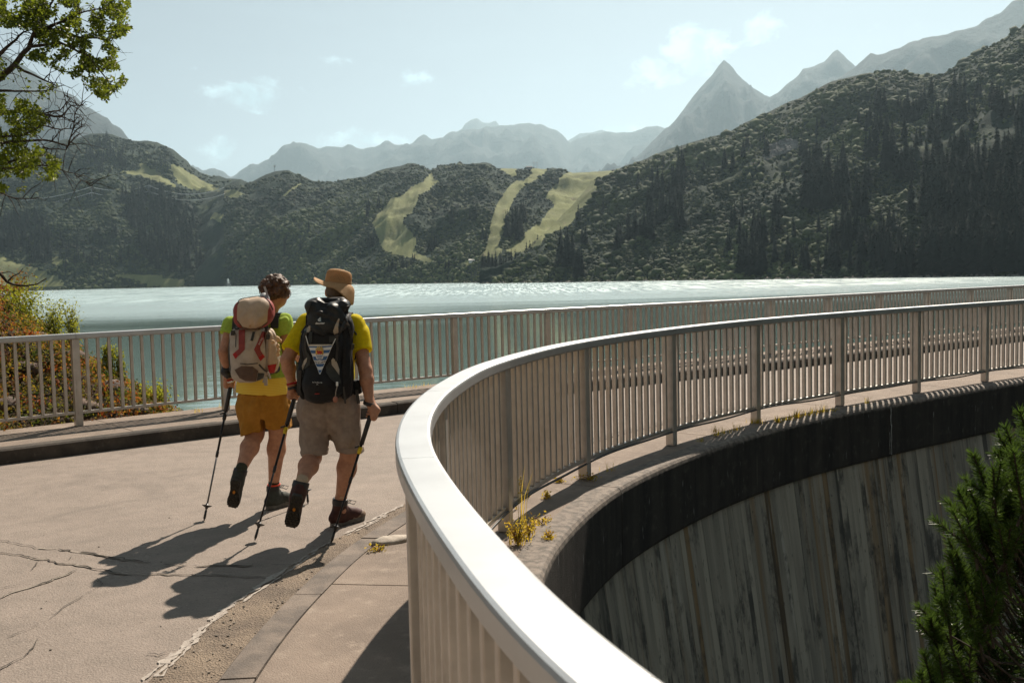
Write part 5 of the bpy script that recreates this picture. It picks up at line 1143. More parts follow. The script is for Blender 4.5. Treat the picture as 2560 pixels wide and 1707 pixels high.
OCHRE = cloth('ochre_cloth', (.40, .19, .028), (.33, .15, .02), 24); TAUPE = cloth('taupe_cloth', (.31, .245, .20), (.24, .185, .15), 20)
BLACK = cloth('black_nylon', (.014, .014, .015), (.009, .009, .010), 30, .6); CHAR = cloth('charcoal_nylon', (.048, .050, .045), (.034, .036, .032), 24, .6); BMESH = simple('beige_mesh', (.46, .40, .32), (.34, .29, .23), 220, .8, bump=.5, bscale=700, bdist=.001)
GREYN = cloth('grey_nylon', (.028, .030, .031), (.016, .017, .018), 18, .45); BEIGE = cloth('beige_nylon', (.50, .385, .285), (.42, .32, .235), 12, .6); STONE = cloth('stone_nylon', (.46, .40, .345), (.36, .305, .255), 14, .6)
RED = cloth('red_nylon', (.30, .060, .052), (.23, .045, .04), 20, .6); REDL = cloth('bright_red_nylon', (.42, .022, .022), (.33, .016, .016), 20, .6); BROWN = cloth('brown_nylon', (.125, .082, .062), (.10, .065, .05), 20, .7)
PALE = cloth('pale_webbing', (.36, .31, .265), None, 40, .7); SOCKM = cloth('tan_sock', (.55, .40, .27), (.44, .31, .2), 90, .95); SOCKW = cloth('dark_sock', (.035, .04, .028), (.06, .06, .035), 90, .95)
MAROON = cloth('maroon_leather', (.070, .026, .020), (.042, .017, .014), 30, .6); TANL = simple('tan_leather', (.24, .165, .11), (.13, .09, .065), 40, .6, bump=.3, bscale=160); DGREY = cloth('grey_green_suede', (.055, .062, .055), (.04, .044, .04), 30, .8)
SOLE = simple('boot_sole', (.030, .027, .023), (.055, .045, .032), 60, .85, bump=.4, bscale=200); SOLEG = simple('boot_midsole', (.17, .16, .14), (.10, .095, .085), 40, .8); ORANGE = simple('orange_rubber', (.72, .26, .02), rough=.5)
BLK = simple('black_plastic', (.012, .012, .013), (.02, .02, .02), 60, .45); DKMETAL = simple('dark_anodised', (.035, .036, .04), (.02, .02, .022), 30, .3, .8); GREYMETAL = simple('grey_anodised', (.20, .20, .21), (.16, .16, .17), 30, .35, .8); YLOCK = simple('yellow_plastic', (.75, .52, .01), rough=.45); WHITEP = simple('white_print', (.78, .78, .76), (.7, .7, .68), 60, .6); BLUEP = simple('blue_print', (.055, .15, .34), (.045, .12, .28), 60, .75); GOLDP = simple('gold_print', (.80, .55, .10), rough=.7); REDP = simple('red_print', (.42, .035, .025), rough=.7)
WFLAG = simple('white_flag', (.76, .77, .78), (.66, .68, .70), 30, .85)
HAIRM = simple('brown_hair', (.040, .018, .009), (.125, .058, .028), 45, .55, bump=.7, bscale=260, bdist=.004); HAIRS = simple('grey_short_hair', (.10, .075, .06), (.16, .125, .10), 200, .8)
m = Mat('straw', .75, 0, .3); co = m.coord('obj'); c = m.mix(m.rng(m.noise(co, 330, 2), .40, .60), (.28, .155, .075), (.78, .55, .30)); m.color(c); m.bump(m.noise(m.coord('obj'), 500, 3), .6, .002); m.translucent((.85, .58, .30), .4); STRAW = m.m
GLASSM = simple('spectacle_frame', (.10, .02, .02), rough=.3)

# --- hands closed round a pole
def grip(c, axis, palm, wrist, k=1.0):
    """c: middle of the grip on the pole axis, axis: up the pole, palm: from the pole to the palm"""
    ax = Vector(axis).normalized(); pd = Vector(palm); pd = (pd - ax * pd.dot(ax)).normalized(); sd = ax.cross(pd); out = []; r = .0245
    out.append(cone(c + pd * .030 + ax * .030, c + pd * .030 - ax * .030, .021, .019, .012, ((pd.x, pd.y, pd.z), 1.0)))
    out.append(cone(c + pd * .040 + ax * .028, wrist, .024, .028, .02))
    out.append(cone(c + pd * .036 - ax * .020, wrist, .021, .026, .02))
    for i, (o, sp, fr) in enumerate(((.030, 250, .0095), (.0105, 265, .0098), (-.009, 255, .0095), (-.027, 225, .0085))):
        pts = []
        for j in range(6):
            a = R(20 + sp * j / 5.0); pts.append(c + ax * (o - .004 * j / 5) + pd * (r * math.cos(a)) + sd * (r * math.sin(a)) * (1.25 if j == 2 else 1.0))
        for j in range(5): out.append(cone(pts[j], pts[j + 1], fr * (1 - .05 * j), fr * (1 - .05 * (j + 1)), .003))
    tb = c + pd * .034 + ax * .030; t1 = c - sd * .026 + ax * .052 + pd * .012; t2 = c - sd * .022 + ax * .060 - pd * .016; t3 = c - sd * .006 + ax * .056 - pd * .026
    out += [cone(tb, t1, .014, .0115, .008), cone(t1, t2, .0115, .0105, .004), cone(t2, t3, .0105, .009, .004)]
    return out
def trek_pole(hand, tip, label, lock, up, parent_grip=.0, grp_=None, upper=None, lower=None):
    hand = Vector(hand); tip = Vector(tip); d = (hand - tip).normalized(); L = (hand - tip).length; root = empty('trekking_pole', tip); tag(root, label, 'trekking pole', grp_)
    top = hand + d * .075; mb = MB()
    gpts = [(0, .017), (.015, .021), (.03, .020), (.06, .0155), (.085, .0165), (.11, .0150), (.15, .0165), (.30, .0150)]
    mb.tube([top - d * s for s, r in gpts], [r for s, r in gpts], 10); mb.build('grip', BLK, root, True)
    j = tip + d * (L * .47); mb = MB(); mb.tube([top - d * .29, j], .0088, 8); mb.build('upper_shaft', upper or DKMETAL, root, True)
    mb = MB(); mb.tube([j + d * .02, tip + d * .055], .0068, 8); mb.build('lower_shaft', lower or DKMETAL, root, True)
    mb = MB(); q = top - d * .335; mb.tube([q + d * .02, q + d * .015, q - d * .02, q - d * .03], [.011, .0145, .0145, .011], 10); mb.build('lock', lock, root, True)
    mb = MB(); s_ = Vector((1, 0, 0)).cross(d).normalized(); mb.box(q + Vector((-.018, -.004, .022)), (.016, .007, .006), (1, 0, .25), None, (0, 0, 1), .002); mb.build('lever', BLK, root)
    mb = MB(); mb.tube([j + d * .03, j + d * .025, j - d * .012, j - d * .02], [.0085, .0112, .0112, .0075], 10); mb.build('collar', BLK, root, True)
    b = tip + d * .105; mb = MB(); mb.lathe(b, d, [(.008, -.02), (.012, -.008), (.028, .0), (.036, .004), (.036, .008), (.026, .007), (.012, .012), (.009, .022)], 18); mb.build('basket', BLK, root, True)
    mb = MB(); mb.tube([tip, tip + d * .012, tip + d * .018, tip + d * .075], [.004, .0055, .0095, .008], 10); mb.build('tip', BLK, root, True)
    return root, d
def wrist_loop(name, c, axis, r, w, mat, parent, th=.004, sq=1.0, n=20):
    axis = Vector(axis).normalized(); u = axis.orthogonal().normalized(); v = axis.cross(u); mb = MB(); pts = []; nr = []
    for i in range(n + 1): a = 2 * math.pi * i / n; pts.append(Vector(c) + u * (r * math.cos(a)) + v * (r * math.sin(a) * sq)); nr.append(u * math.cos(a) + v * math.sin(a))
    mb.strap(pts, nr, w, th); return mb.build(name, mat, parent, True)
# --- boots
def boot(parent, heel, fdir, up, ankle, L, mats, lugs=True, laces=BLK, sc=1.0):
    """heel: back end of the sole's underside; fdir: heel to toe; up: away from the sole"""
    up_m, collar_m, toe_m, mid_m = mats; f = Vector(fdir).normalized(); u = Vector(up); u = (u - f * u.dot(f)).normalized(); s = f.cross(u); heel = Vector(heel)
    Q = lambda a, b, c: heel + f * (a * L) + s * b + u * c
    M = np.array([f[:], s[:], u[:]])
    w = .046 * sc
    pr = [ell(Q(.22, 0, .062), (.085 * sc, .041 * sc, .055 * sc), .03, M), ell(Q(.55, 0, .055), (.10 * sc, w * .92, .05 * sc), .03, M), ell(Q(.78, 0, .046), (.068 * sc, w, .042 * sc), .03, M),
          cone(Q(.23, 0, .07), lrp(Q(.20, 0, .10), Vector(ankle), .96), .050 * sc, .052 * sc, .03), cone(Q(.34, 0, .10), Q(.62, 0, .075), .040 * sc, .036 * sc, .03)]
    top = lrp(Q(.20, 0, .10), Vector(ankle), .95); tn = (Vector(ankle) - Q(.24, 0, .06)).normalized()
    o, V, F = organic('boot', [grp(pr, [(top, tn), (Q(0, 0, .016), -u)], 0)], up_m, parent, .0055)
    # padded collar, toe cap
    cl = lrp(Q(.20, 0, .10), Vector(ankle), .90); organic('collar', [grp([cone(cl - tn * .022, cl + tn * .014, .0555 * sc, .054 * sc, 0)], [(cl + tn * .018, tn), (cl - tn * .026, -tn)], 0)], collar_m, o, .0055)
    organic('toe_cap', [grp([ell(Q(.80, 0, .044), (.070 * sc, w * 1.06, .0435 * sc), .02, M), ell(Q(.60, 0, .050), (.08 * sc, w * .99, .044 * sc), .02, M)], [(Q(.55, 0, 0), -f), (Q(0, 0, .018), -u)], 0)], toe_m, o, .0055)
    # sole with lugs
    out = [(0, .0), (.02, .025), (.07, .035), (.2, .038), (.38, .034), (.52, .038), (.68, .049), (.82, .050), (.92, .041), (.98, .024), (1.0, .0)]
    ring = [(a, b * sc) for a, b in out] + [(a, -b * sc * .94) for a, b in out[-2:0:-1]]; mb = MB(); n = len(ring)
    rise = lambda a: .016 * max(0, (a - .75) / .25) ** 2
    Vs = [Q(a, b, .004 + rise(a)) for a, b in ring] + [Q(a, b * 1.03, .032 + rise(a) * .6) for a, b in ring]; mb.add(Vs, [tuple(range(n))[::-1], tuple(range(n, 2 * n))] + [(i, (i + 1) % n, (i + 1) % n + n, i + n) for i in range(n)])
    sl = mb.build('sole', mid_m, o)
    if lugs:
        lm = MB(); rows = [.05, .12, .19, .26] + [.50, .57, .64, .71, .78, .85, .92]
        for ri, a in enumerate(rows):
            hw = np.interp(a, [p[0] for p in out], [p[1] for p in out]) * sc
            for b in ((-.72, -.24, .24, .72) if ri % 2 else (-.6, 0, .6)):
                lm.box(Q(a, b * hw, .0 + rise(a)), (L * .026, hw * .17, .008), f, s, u, .002)
        lm.box(Q(.155, 0, .001), (L * .155, .026 * sc, .005), f, s, u, .003); lm.box(Q(.70, 0, .002), (L * .24, .032 * sc, .004), f, s, u, .003)
        lg = lm.build('lugs', SOLE, sl); mb = MB(); c0 = Q(.41, 0, .002)
        pl = [c0 + f * (.014 * math.cos(t)) + s * (.0095 * math.sin(t)) - u * .004 for t in np.linspace(0, 6.283, 15)[:-1]]; mb.add(pl + [p + u * .006 for p in pl], [tuple(range(14))[::-1]] + [(i, (i + 1) % 14, (i + 1) % 14 + 14, i + 14) for i in range(14)]); mb.build('emblem', ORANGE, sl)
    mb = MB()
    for i in range(5):
        t = i / 4; c0 = Q(.66 - .30 * t, 0, .082 + .055 * t + .02 * t * t) * 1; mb.tube([c0 + s * .026, c0 + u * .010 + f * .006, c0 - s * .026], .0028, 5)
    c0 = Q(.42, 0, .155)
    for sg in (-1, 1): mb.tube([c0 + f * .01, c0 + f * .045 + s * (.018 * sg) + u * .012, c0 + f * .085 + s * (.026 * sg) - u * .004, c0 + f * .06 + s * (.03 * sg) - u * .022, c0 + f * .02 + s * .01 * sg], .0028, 5)
    mb.build('laces', laces, o, True)
    return o

# ------------------------------------------------------------------ decals: cloth patches that lie on a surface
def tris_of(F): return [tuple(f) for f in F]
class Surf:
    def __init__(s, parts): 
        V = []; F = []; b = 0
        for v, f in parts: V += np.asarray(v).tolist(); F += (np.asarray(f) + b).tolist(); b += len(v)
        s.bv = BVHTree.FromPolygons(V, F)
    def hit(s, x, y):
        d = ray(x, y).normalized(); h = s.bv.ray_cast(CAM0, d)
        if h[0] is None:
            n = min((s.bv.find_nearest(CAM0 + d * q) for q in np.linspace(6.2, 7.8, 17)), key=lambda v: v[3]); return n[0], ((n[1] if n[1].dot(d) < .3 else -n[1]) - d * .4).normalized()
        nn = h[1] if h[1].dot(d) < 0 else -h[1]; return h[0], (nn * .4 - d * .6).normalized()
def patch(name, poly, surf, mat, parent, off=.003, grid=2.2, th=.0035):
    """poly in photograph pixels, laid onto a surface as a thin real patch"""
    n = len(poly); dense = []
    for i in range(n):
        a, b = poly[i], poly[(i + 1) % n]; k = max(1, int(math.hypot(b[0] - a[0], b[1] - a[1]) / grid))
        for j in range(k): dense.append((a[0] + (b[0] - a[0]) * j / k, a[1] + (b[1] - a[1]) * j / k))
    xs = [p[0] for p in dense]; ys = [p[1] for p in dense]; gx, gy = np.meshgrid(np.arange(min(xs), max(xs), grid), np.arange(min(ys), max(ys), grid)); gx = gx.ravel(); gy = gy.ravel(); k = in_poly(gx, gy, dense)
    pts = [Vector(p) for p in dense] + [Vector((x, y)) for x, y in zip(gx[k], gy[k]) if min((x - p[0]) ** 2 + (y - p[1]) ** 2 for p in dense) > (grid * .45) ** 2]
    nb = len(dense); r = delaunay_2d_cdt(pts, [(i, (i + 1) % nb) for i in range(nb)], [list(range(nb))], 1, 1e-5)
    V2, E2_, F2 = r[0], r[1], r[2]; top = []; bot = []
    for v in V2: h, nn = surf.hit(v.x, v.y); top.append(h + nn * (off + th)); bot.append(h + nn * (off - .004))
    F = [tuple(f) for f in F2]; m_ = len(top); cnt = {}
    for f in F:
        for i in range(len(f)): e = (f[i], f[(i + 1) % len(f)]); cnt[tuple(sorted(e))] = cnt.get(tuple(sorted(e)), []) + [e]
    F += [(e[0][0], e[0][1], e[0][1] + m_, e[0][0] + m_) for e in cnt.values() if len(e) == 1]
    return mesh_obj(name, [v[:] for v in top + bot], F, mat, parent, False)
def lettering(name, text, centre, hpx, surf, mat, parent, ang=0.0, off=.005, wfac=1.0, bold=0.0):
    cu = bpy.data.curves.new('txt', 'FONT'); cu.body = text; cu.size = 1.0; cu.align_x = 'CENTER'; cu.align_y = 'CENTER'; cu.resolution_u = 3; cu.offset = bold
    to = bpy.data.objects.new('txt', cu); link(to); dg = bpy.context.evaluated_depsgraph_get(); me = bpy.data.meshes.new_from_object(to.evaluated_get(dg)); V = [v.co[:] for v in me.vertices]; F = [tuple(p.vertices) for p in me.polygons]
    bpy.data.objects.remove(to); bpy.data.curves.remove(cu); bpy.data.meshes.remove(me); c_, s_ = math.cos(ang), math.sin(ang); out = []
    for x, y, z in V:
        x, y = x * hpx * 1.35 * wfac, y * hpx * 1.35; h, nn = surf.hit(centre[0] + x * c_ - y * s_ * -1 * -1, centre[1] - (x * s_ + y * c_)); out.append((h + nn * off)[:])
    return mesh_obj(name, out, F, mat, parent)

def head_prims(c, fwd, r=(.074, .092, .112)):
    f = Vector(fwd).normalized(); s = f.cross(Vector((0, 0, 1))).normalized(); u = s.cross(f); M = np.array([s[:], f[:], u[:]]); Q = lambda a, b, d: c + s * a + f * b + u * d
    return [ell(c, r, .03, M), ell(Q(0, .035, -.062), (.052, .058, .055), .03, M), ell(Q(0, .092, -.012), (.012, .020, .026), .012, M), ell(Q(0, .088, .028), (.045, .014, .012), .014, M), ell(Q(0, .082, -.058), (.024, .010, .010), .008, M),
            ell(Q(r[0] + .004, -.008, -.010), (.010, .020, .031), .006, M), ell(Q(-r[0] - .004, -.008, -.010), (.010, .020, .031), .006, M)], Q
def eyes(Q, parent):
    EYE = bpy.data.materials.get('eye') or simple('eye', (.6, .58, .55), (.05, .04, .03), 90, .2)
    for sg in (-1, 1):
        mb = MB(); V = I1V * .012; c = Q(.031 * sg, .076, .008); mb.add([Vector(v) + c for v in V], [tuple(f) for f in I1F]); mb.build('eye', EYE, parent, True)

# ================================================================== man in the yellow shirt
man = empty('person', G(850, 1312)); tag(man, 'person in a yellow t-shirt, taupe shorts and straw hat walking with two poles', 'person')
sL, eL, wL, hL = A_(594, 335, 6.97), A_(505, 508, 6.86), A_(529, 622, 6.94), A_(546, 678, 6.99)
sR, eR, wR, hR = A_(842, 335, 6.97), A_(889, 560, 6.85), A_(909, 712, 6.80), A_(917, 770, 6.785)
kL, aL = A_(628, 985, 6.84), A_(574, 1112, 6.47); kR, aR = A_(812, 960, 6.87), A_(769, 1185, 6.975)
hipL, hipR = A_(640, 755, 6.87), A_(778, 755, 6.87); hc = A_(752, 172, 7.03)
tipR = G(828, 1356); tipL = G(637, 1350, .01)
dR = (hR - tipR).normalized(); dL = (hL - tipL).normalized()
hp, Qm = head_prims(hc, (.05, 1, -.12))
body = hp + [cone(A_(742, 300, 6.98), hc - Vector((0, .01, .05)), .062, .056, .03), cone(A_(705, 700, 6.88), A_(712, 390, 6.95), .14, .145, .05, ((0, 1, 0), 1.5)), cone(sL, sR, .05, .05, .04),
    cone(sL, eL, .055, .045, .03), cone(eL, lrp(eL, wL, .35), .043, .046, .02), cone(lrp(eL, wL, .35), wL, .046, .029, .02), cone(sR, eR, .056, .046, .03), cone(eR, lrp(eR, wR, .3), .044, .047, .02), cone(lrp(eR, wR, .3), wR, .047, .030, .02),
    cone(hipL, kL, .085, .062, .04), cone(hipR, kR, .085, .062, .04), cone(kL, lrp(kL, aL, .35), .060, .066, .03), cone(lrp(kL, aL, .35), aL, .064, .037, .03), cone(kR, lrp(kR, aR, .34), .060, .065, .03), cone(lrp(kR, aR, .34), aR, .064, .038, .03),
    ell(lrp(kR, aR, .32) + Vector((.006, -.02, 0)), (.055, .052, .09), .03), ell(kR + Vector((0, .03, .01)), (.05, .04, .055), .03), cone(aL, A_(570, 1135, 6.46), .037, .035, .02), cone(aR, aR - Vector((0, 0, .09)), .038, .036, .02)]
body += grip(hL, dL, (-.75, -.55, 0), wL) + grip(hR, dR, (.85, -.45, 0), wR)
ob, Vb, Fb = organic('body', [grp(body, k=0)], SKIN, man, .0066); eyes(Qm, ob)
# shirt
cuL, cuR = lrp(sL, eL, .78), lrp(sR, eR, .62)
sh = [grp([cone(A_(705, 715, 6.88), A_(705, 560, 6.91), .192, .178, .03, ((0, 1, 0), 1.42)), cone(A_(706, 560, 6.91), A_(714, 395, 6.95), .178, .178, .05, ((0, 1, 0), 1.42)), cone(sL + Vector((.03, 0, .0)), sR - Vector((.03, 0, 0)), .066, .066, .06), cone(A_(742, 300, 6.98), A_(744, 262, 6.99), .078, .066, .03)], [(A_(705, 706, 6.88), (0, 0, -1))], 0),
      grp([cone(sL, lrp(sL, eL, .9), .074, .086, .02)], [(cuL, eL - sL)], .05), grp([cone(sR, lrp(sR, eR, .75), .074, .088, .02)], [(cuR, eR - sR)], .05)]
shirt, Vs, Fs = organic('shirt', sh, YELLOW, man, .006, folds((.3, .2, 1), 13, .010, 3, .4))
# shorts, one cuff rolled
hmL, hmR = A_(640, 966, 6.845), A_(815, 950, 6.875)
seat = lambda f, c, w: (lambda X: f(X) + .010 * np.exp(-((X[:, 0] - c.x) / .016) ** 2) * np.clip((c.z + .10 - X[:, 2]) / .08, 0, 1) * (X[:, 1] < c.y))
so = [grp([ell(A_(708, 725, 6.86), (.205, .145, .12), .05), cone(A_(706, 660, 6.87), A_(707, 730, 6.865), .192, .20, .03, ((0, 1, 0), 1.42)), cone(hipL, A_(640, 1010, 6.84), .118, .094, .05), cone(hipR, A_(822, 1000, 6.875), .122, .090, .05)], [(hmL, (0, .06, -1)), (A_(705, 672, 6.86), (0, 0, 1))], 0)]
shorts, V0, F0 = organic('shorts', so, TAUPE, man, .006, seat(folds((.25, .1, 1), 13, .017, 8, .35), A_(712, 760, 6.86), 0))
organic('cuff', [grp([cone(A_(640, 905, 6.845), A_(640, 1010, 6.845), .0985, .097, .0)], [(A_(640, 936, 6.845), (0, 0, 1)), (A_(640, 972, 6.845), (.05, .06, -1))], 0)], TAUPE, shorts, .006, folds((0, 0, 1), 22, .004, 4, 1))
organic('cuff', [grp([cone(A_(810, 900, 6.875), A_(822, 1000, 6.875), .0965, .094, .0)], [(A_(812, 928, 6.875), (0, 0, 1)), (A_(816, 957, 6.875), (-.05, .06, -1))], 0)], TAUPE, shorts, .006, folds((0, 0, 1), 22, .004, 6, 1))
# socks and boots
for (k_, a_, s0, s1) in ((kL, aL, .86, 1.02), (kR, aR, .86, 1.04)): organic('sock', [grp([cone(lrp(k_, a_, s0), lrp(k_, a_, s1), .0425, .043, 0)], [(lrp(k_, a_, s0), k_ - a_)], 0)], SOCKM, man, .005, folds(k_ - a_, 40, .0015, 2, 2.5))
boot(man, A_(553, 1174, 6.365), A_(516, 1358, 6.50) - A_(553, 1174, 6.365), (.05, .85, .5), aL, .288, (MAROON, BLK, MAROON, SOLE))
bh = G(829, 1318); boot(man, bh, (.66, .75, 0), (0, 0, 1), aR + Vector((-.004, 0, -.01)), .295, (MAROON, BLK, TANL, SOLEG))
# hair, straw hat, chin cord, watch strap
organic('hair', [grp([ell(hc + Vector((0, -.006, .008)), (.079, .094, .112), 0)], [(hc + Vector((0, .02, 0)), (0, 1, .1)), (hc + Vector((0, 0, -.045)), (0, .3, -1))], 0)], HAIRS, man, .006)
def straw_hat(c, tilt, parent):
    hat = bpy.data.objects.new('straw_hat', bpy.data.meshes.new('straw_hat')); Rm = Matrix.Rotation(tilt[0], 3, 'X') @ Matrix.Rotation(tilt[1], 3, 'Y')
    T = lambda x, y, z: c + Rm @ Vector((x, y, z))
    V = []; F = []; na = 64; nr = 9
    for j in range(nr):
        t = j / (nr - 1)
        for i in range(na):
            a = 2 * math.pi * i / na; rx, ry = .092 + t * .080, .105 + t * .070; ca, sa = math.cos(a), math.sin(a)
            drop = (.135 * max(0, ca) ** 1.3 - .012 * max(0, -ca) ** 2 + .042 * max(0, -sa) + .012 * max(0, sa)); ctr = 1 - .34 * max(0, ca) ** 2
            V.append(T(rx * ca * (1 if t < .3 else ctr + (1 - ctr) * (1 - t) / .7), ry * sa, -drop * t ** 1.35 + .010 * max(0, -ca) ** 2 * t))
    for j in range(nr - 1):
        for i in range(na): F.append((j * na + i, j * na + (i + 1) % na, (j + 1) * na + (i + 1) % na, (j + 1) * na + i))
    o = mesh_obj('straw_hat', V, F, STRAW, parent, True); md = o.modifiers.new('thick', 'SOLIDIFY'); md.thickness = .003
    # crown: open lattice of straw, the pieces between the holes are real
    V = []; F = []; rows = 13
    prof = [(.092, 0), (.0925, .010), (.092, .022), (.0915, .033), (.091, .044), (.090, .055), (.088, .066), (.085, .077), (.080, .087), (.072, .095), (.058, .1005), (.035, .099), (.0, .096)]
    for j, (r, z) in enumerate(prof):
        for i in range(na):
            a = 2 * math.pi * (i + .5 * (j % 2)) / na; dent = -.012 * math.exp(-((math.sin(a) * r) / .03) ** 2) * (z / .1) ** 6; V.append(T(r * math.cos(a), r * 1.12 * math.sin(a), z + dent))
    def qd(j, i): return (j * na + i % na, j * na + (i + 1) % na, (j + 1) * na + (i + 1) % na, (j + 1) * na + i % na)
    for j in range(rows - 1):
        for i in range(na):
            q = qd(j, i)
            if 2 <= j <= 7 and (i + j) % 2 == 0:
                P4 = [Vector(V[k]) for k in q]; cc = (P4[0] + P4[1] + P4[2] + P4[3]) / 4; b = len(V); V += [cc + (p - cc) * .62 for p in P4]
                for k in range(4): F.append((q[k], q[(k + 1) % 4], b + (k + 1) % 4, b + k))
            else: F.append(q)
    cr = mesh_obj('crown', V, F, STRAW, o, False); md = cr.modifiers.new('thick', 'SOLIDIFY'); md.thickness = .003
    bpy.data.objects.remove(hat)
    return o
straw_hat(hc + Vector((.006, .0, .052)), (R(-4), R(9)), man)
mb = MB(); mb.tube([hc + Vector((-.078, -.02, .0)), hc + Vector((-.055, -.075, -.028)), hc + Vector((0, -.097, -.040)), hc + Vector((.055, -.078, -.03)), hc + Vector((.080, -.02, 0)), hc + Vector((.078, .03, -.06)), hc + Vector((.05, .06, -.11))], .0035, 6); mb.build('chin_cord', BLK, man, True)
wrist_loop('wrist_strap', wR + Vector((.002, 0, -.012)), (.25, -.1, 1), .042, .024, BLK, man); wrist_loop('wrist_strap', wL + Vector((.004, 0, -.004)), (-.2, .1, 1), .038, .014, REDL, man); wrist_loop('wrist_strap', wL + Vector((.01, 0, -.035)), (-.2, .1, 1), .038, .018, BLK, man)
trek_pole(hR, tipR, 'black trekking pole with yellow lock held by the raised-heel walker\'s right hand, tip on the edge line', YLOCK, 1)[0]['label'] = 'black pole with yellow lock in the right hand of the hat wearer'
trek_pole(hL, tipL, 'black pole with yellow lock in the left hand of the hat wearer', YLOCK, 1)

# ================================================================== black backpack
bp = empty('backpack', A_(690, 715, 6.68)); tag(bp, 'tall black and charcoal backpack with a striped pennant, worn over the yellow t-shirt', 'backpack')
pb, Vp, Fp = organic('main_bag', [grp([rbox(A_(688, 520, 6.69), (.128, .105, .245), .07, .05), ell(A_(672, 622, 6.66), (.128, .115, .105), .05), ell(A_(668, 690, 6.68), (.105, .10, .04), .04), ell(A_(690, 430, 6.66), (.125, .10, .12), .06)], (), 0)], BLACK, bp, .006, folds((.3, .2, 1), 15, .007, 13, .4))
plid, Vl, Fl = organic('lid', [grp([rbox(A_(706, 300, 6.665), (.128, .115, .085), .075, .05, Matrix.Rotation(R(-4), 3, 'Y')), ell(A_(645, 245, 6.66), (.07, .09, .055), .04), ell(A_(760, 245, 6.67), (.075, .10, .05), .04), ell(A_(700, 350, 6.63), (.115, .09, .065), .05)], (), 0)], GREYN, bp, .006, folds((.7, .2, -.5), 18, .012, 21, .3))
p1, V1, F1 = organic('side_pocket', [grp([ell(A_(792, 470, 6.72), (.050, .085, .20), .04), ell(A_(790, 610, 6.72), (.055, .085, .13), .05), ell(A_(800, 340, 6.74), (.042, .07, .085), .05)], (), 0)], BLACK, bp, .006, folds((.2, .1, 1), 24, .006, 5, .3))
p2, V2, F2 = organic('side_pocket', [grp([ell(A_(592, 480, 6.74), (.036, .07, .17), .04), ell(A_(580, 610, 6.74), (.038, .07, .13), .05)], (), 0)], BLACK, bp, .006, folds((.2, .1, 1), 24, .005, 6, .3))
organic('back_panel', [grp([rbox(A_(715, 430, 6.82), (.125, .028, .30), .025, .02), rbox(A_(722, 228, 6.80), (.10, .035, .035), .03, .03)], (), 0)], BLACK, bp, .007)
hb, _, _ = organic('hip_belt', [grp([cone(A_(580, 655, 6.80), A_(560, 650, 6.98), .040, .035, .03, ((1, 0, 0), 1.8)), cone(A_(800, 655, 6.80), A_(850, 650, 6.95), .045, .04, .03, ((1, 0, 0), 1.6)), cone(A_(600, 660, 6.77), A_(800, 660, 6.77), .045, .045, .02)], (), 0)], BLACK, bp, .007)
organic('belt_pocket', [grp([rbox(A_(848, 640, 6.87), (.032, .055, .050), .018, 0, Matrix.Rotation(R(6), 3, 'Y'))], (), 0)], BLACK, hb, .006)
sf = Surf([(Vp, Fp), (Vl, Fl), (V1, F1), (V2, F2)])
for nm, mt, q in (('mesh_panel', BMESH, [(1030, 630), (1060, 640), (1058, 690), (1018, 722), (1022, 665)]), ('mesh_panel', BMESH, [(1290, 690), (1318, 620), (1345, 560), (1356, 566), (1342, 650), (1350, 735), (1302, 730)]), ('mesh_panel', BMESH, [(1272, 990), (1290, 968), (1315, 990), (1335, 1030), (1352, 1085), (1352, 1142), (1315, 1090), (1276, 1040)]), ('mesh_panel', BMESH, [(972, 1055), (988, 1000), (1026, 962), (1020, 1010), (990, 1060), (976, 1100)]),
                  ('grey_panel', CHAR, [(1046, 694), (1080, 702), (1076, 800), (1052, 822), (1038, 762)]), ('grey_panel', CHAR, [(1250, 745), (1322, 738), (1312, 790), (1250, 812)]), ('grey_panel', CHAR, [(1012, 885), (1062, 960), (1052, 1040), (1000, 1085), (972, 1200), (962, 1150), (980, 1105), (1030, 1000)]), ('grey_panel', CHAR, [(1215, 1060), (1262, 1000), (1272, 1045), (1315, 1095), (1352, 1146), (1372, 1225), (1332, 1240), (1260, 1180), (1220, 1115)]), ('grey_panel', CHAR, [(1010, 460), (1035, 400), (1075, 380), (1040, 470), (1020, 560), (1002, 540)])):
    patch(nm, [B2(p) for p in q], sf, mt, pb)
# emblem and maker's words
lettering('lettering', 'deuter', B2((1158, 611)), 5.6, sf, WHITEP, plid, 0, .007, 1.15, .015); patch('emblem', [B2(p) for p in [(1150, 552), (1166, 548), (1168, 594), (1150, 594)]], sf, simple('emblem_teal', (.22, .36, .40), rough=.6), plid, .004, 1.5)
lettering('emblem', 'd', B2((1147, 575)), 9.5, sf, WHITEP, plid, 0, .010, 1.0, .03); lettering('lettering', 'FUTURA 32', B2((1128, 1222)), 3.1, sf, WHITEP, pb, -.03, .006, 1.15); lettering('lettering', 'AC', B2((1128, 1241)), 2.4, sf, WHITEP, pb, 0, .006); patch('emblem', [B2(p) for p in [(1103, 1334), (1150, 1332), (1150, 1339), (1103, 1341)]], sf, REDP, pb, .003, 2)
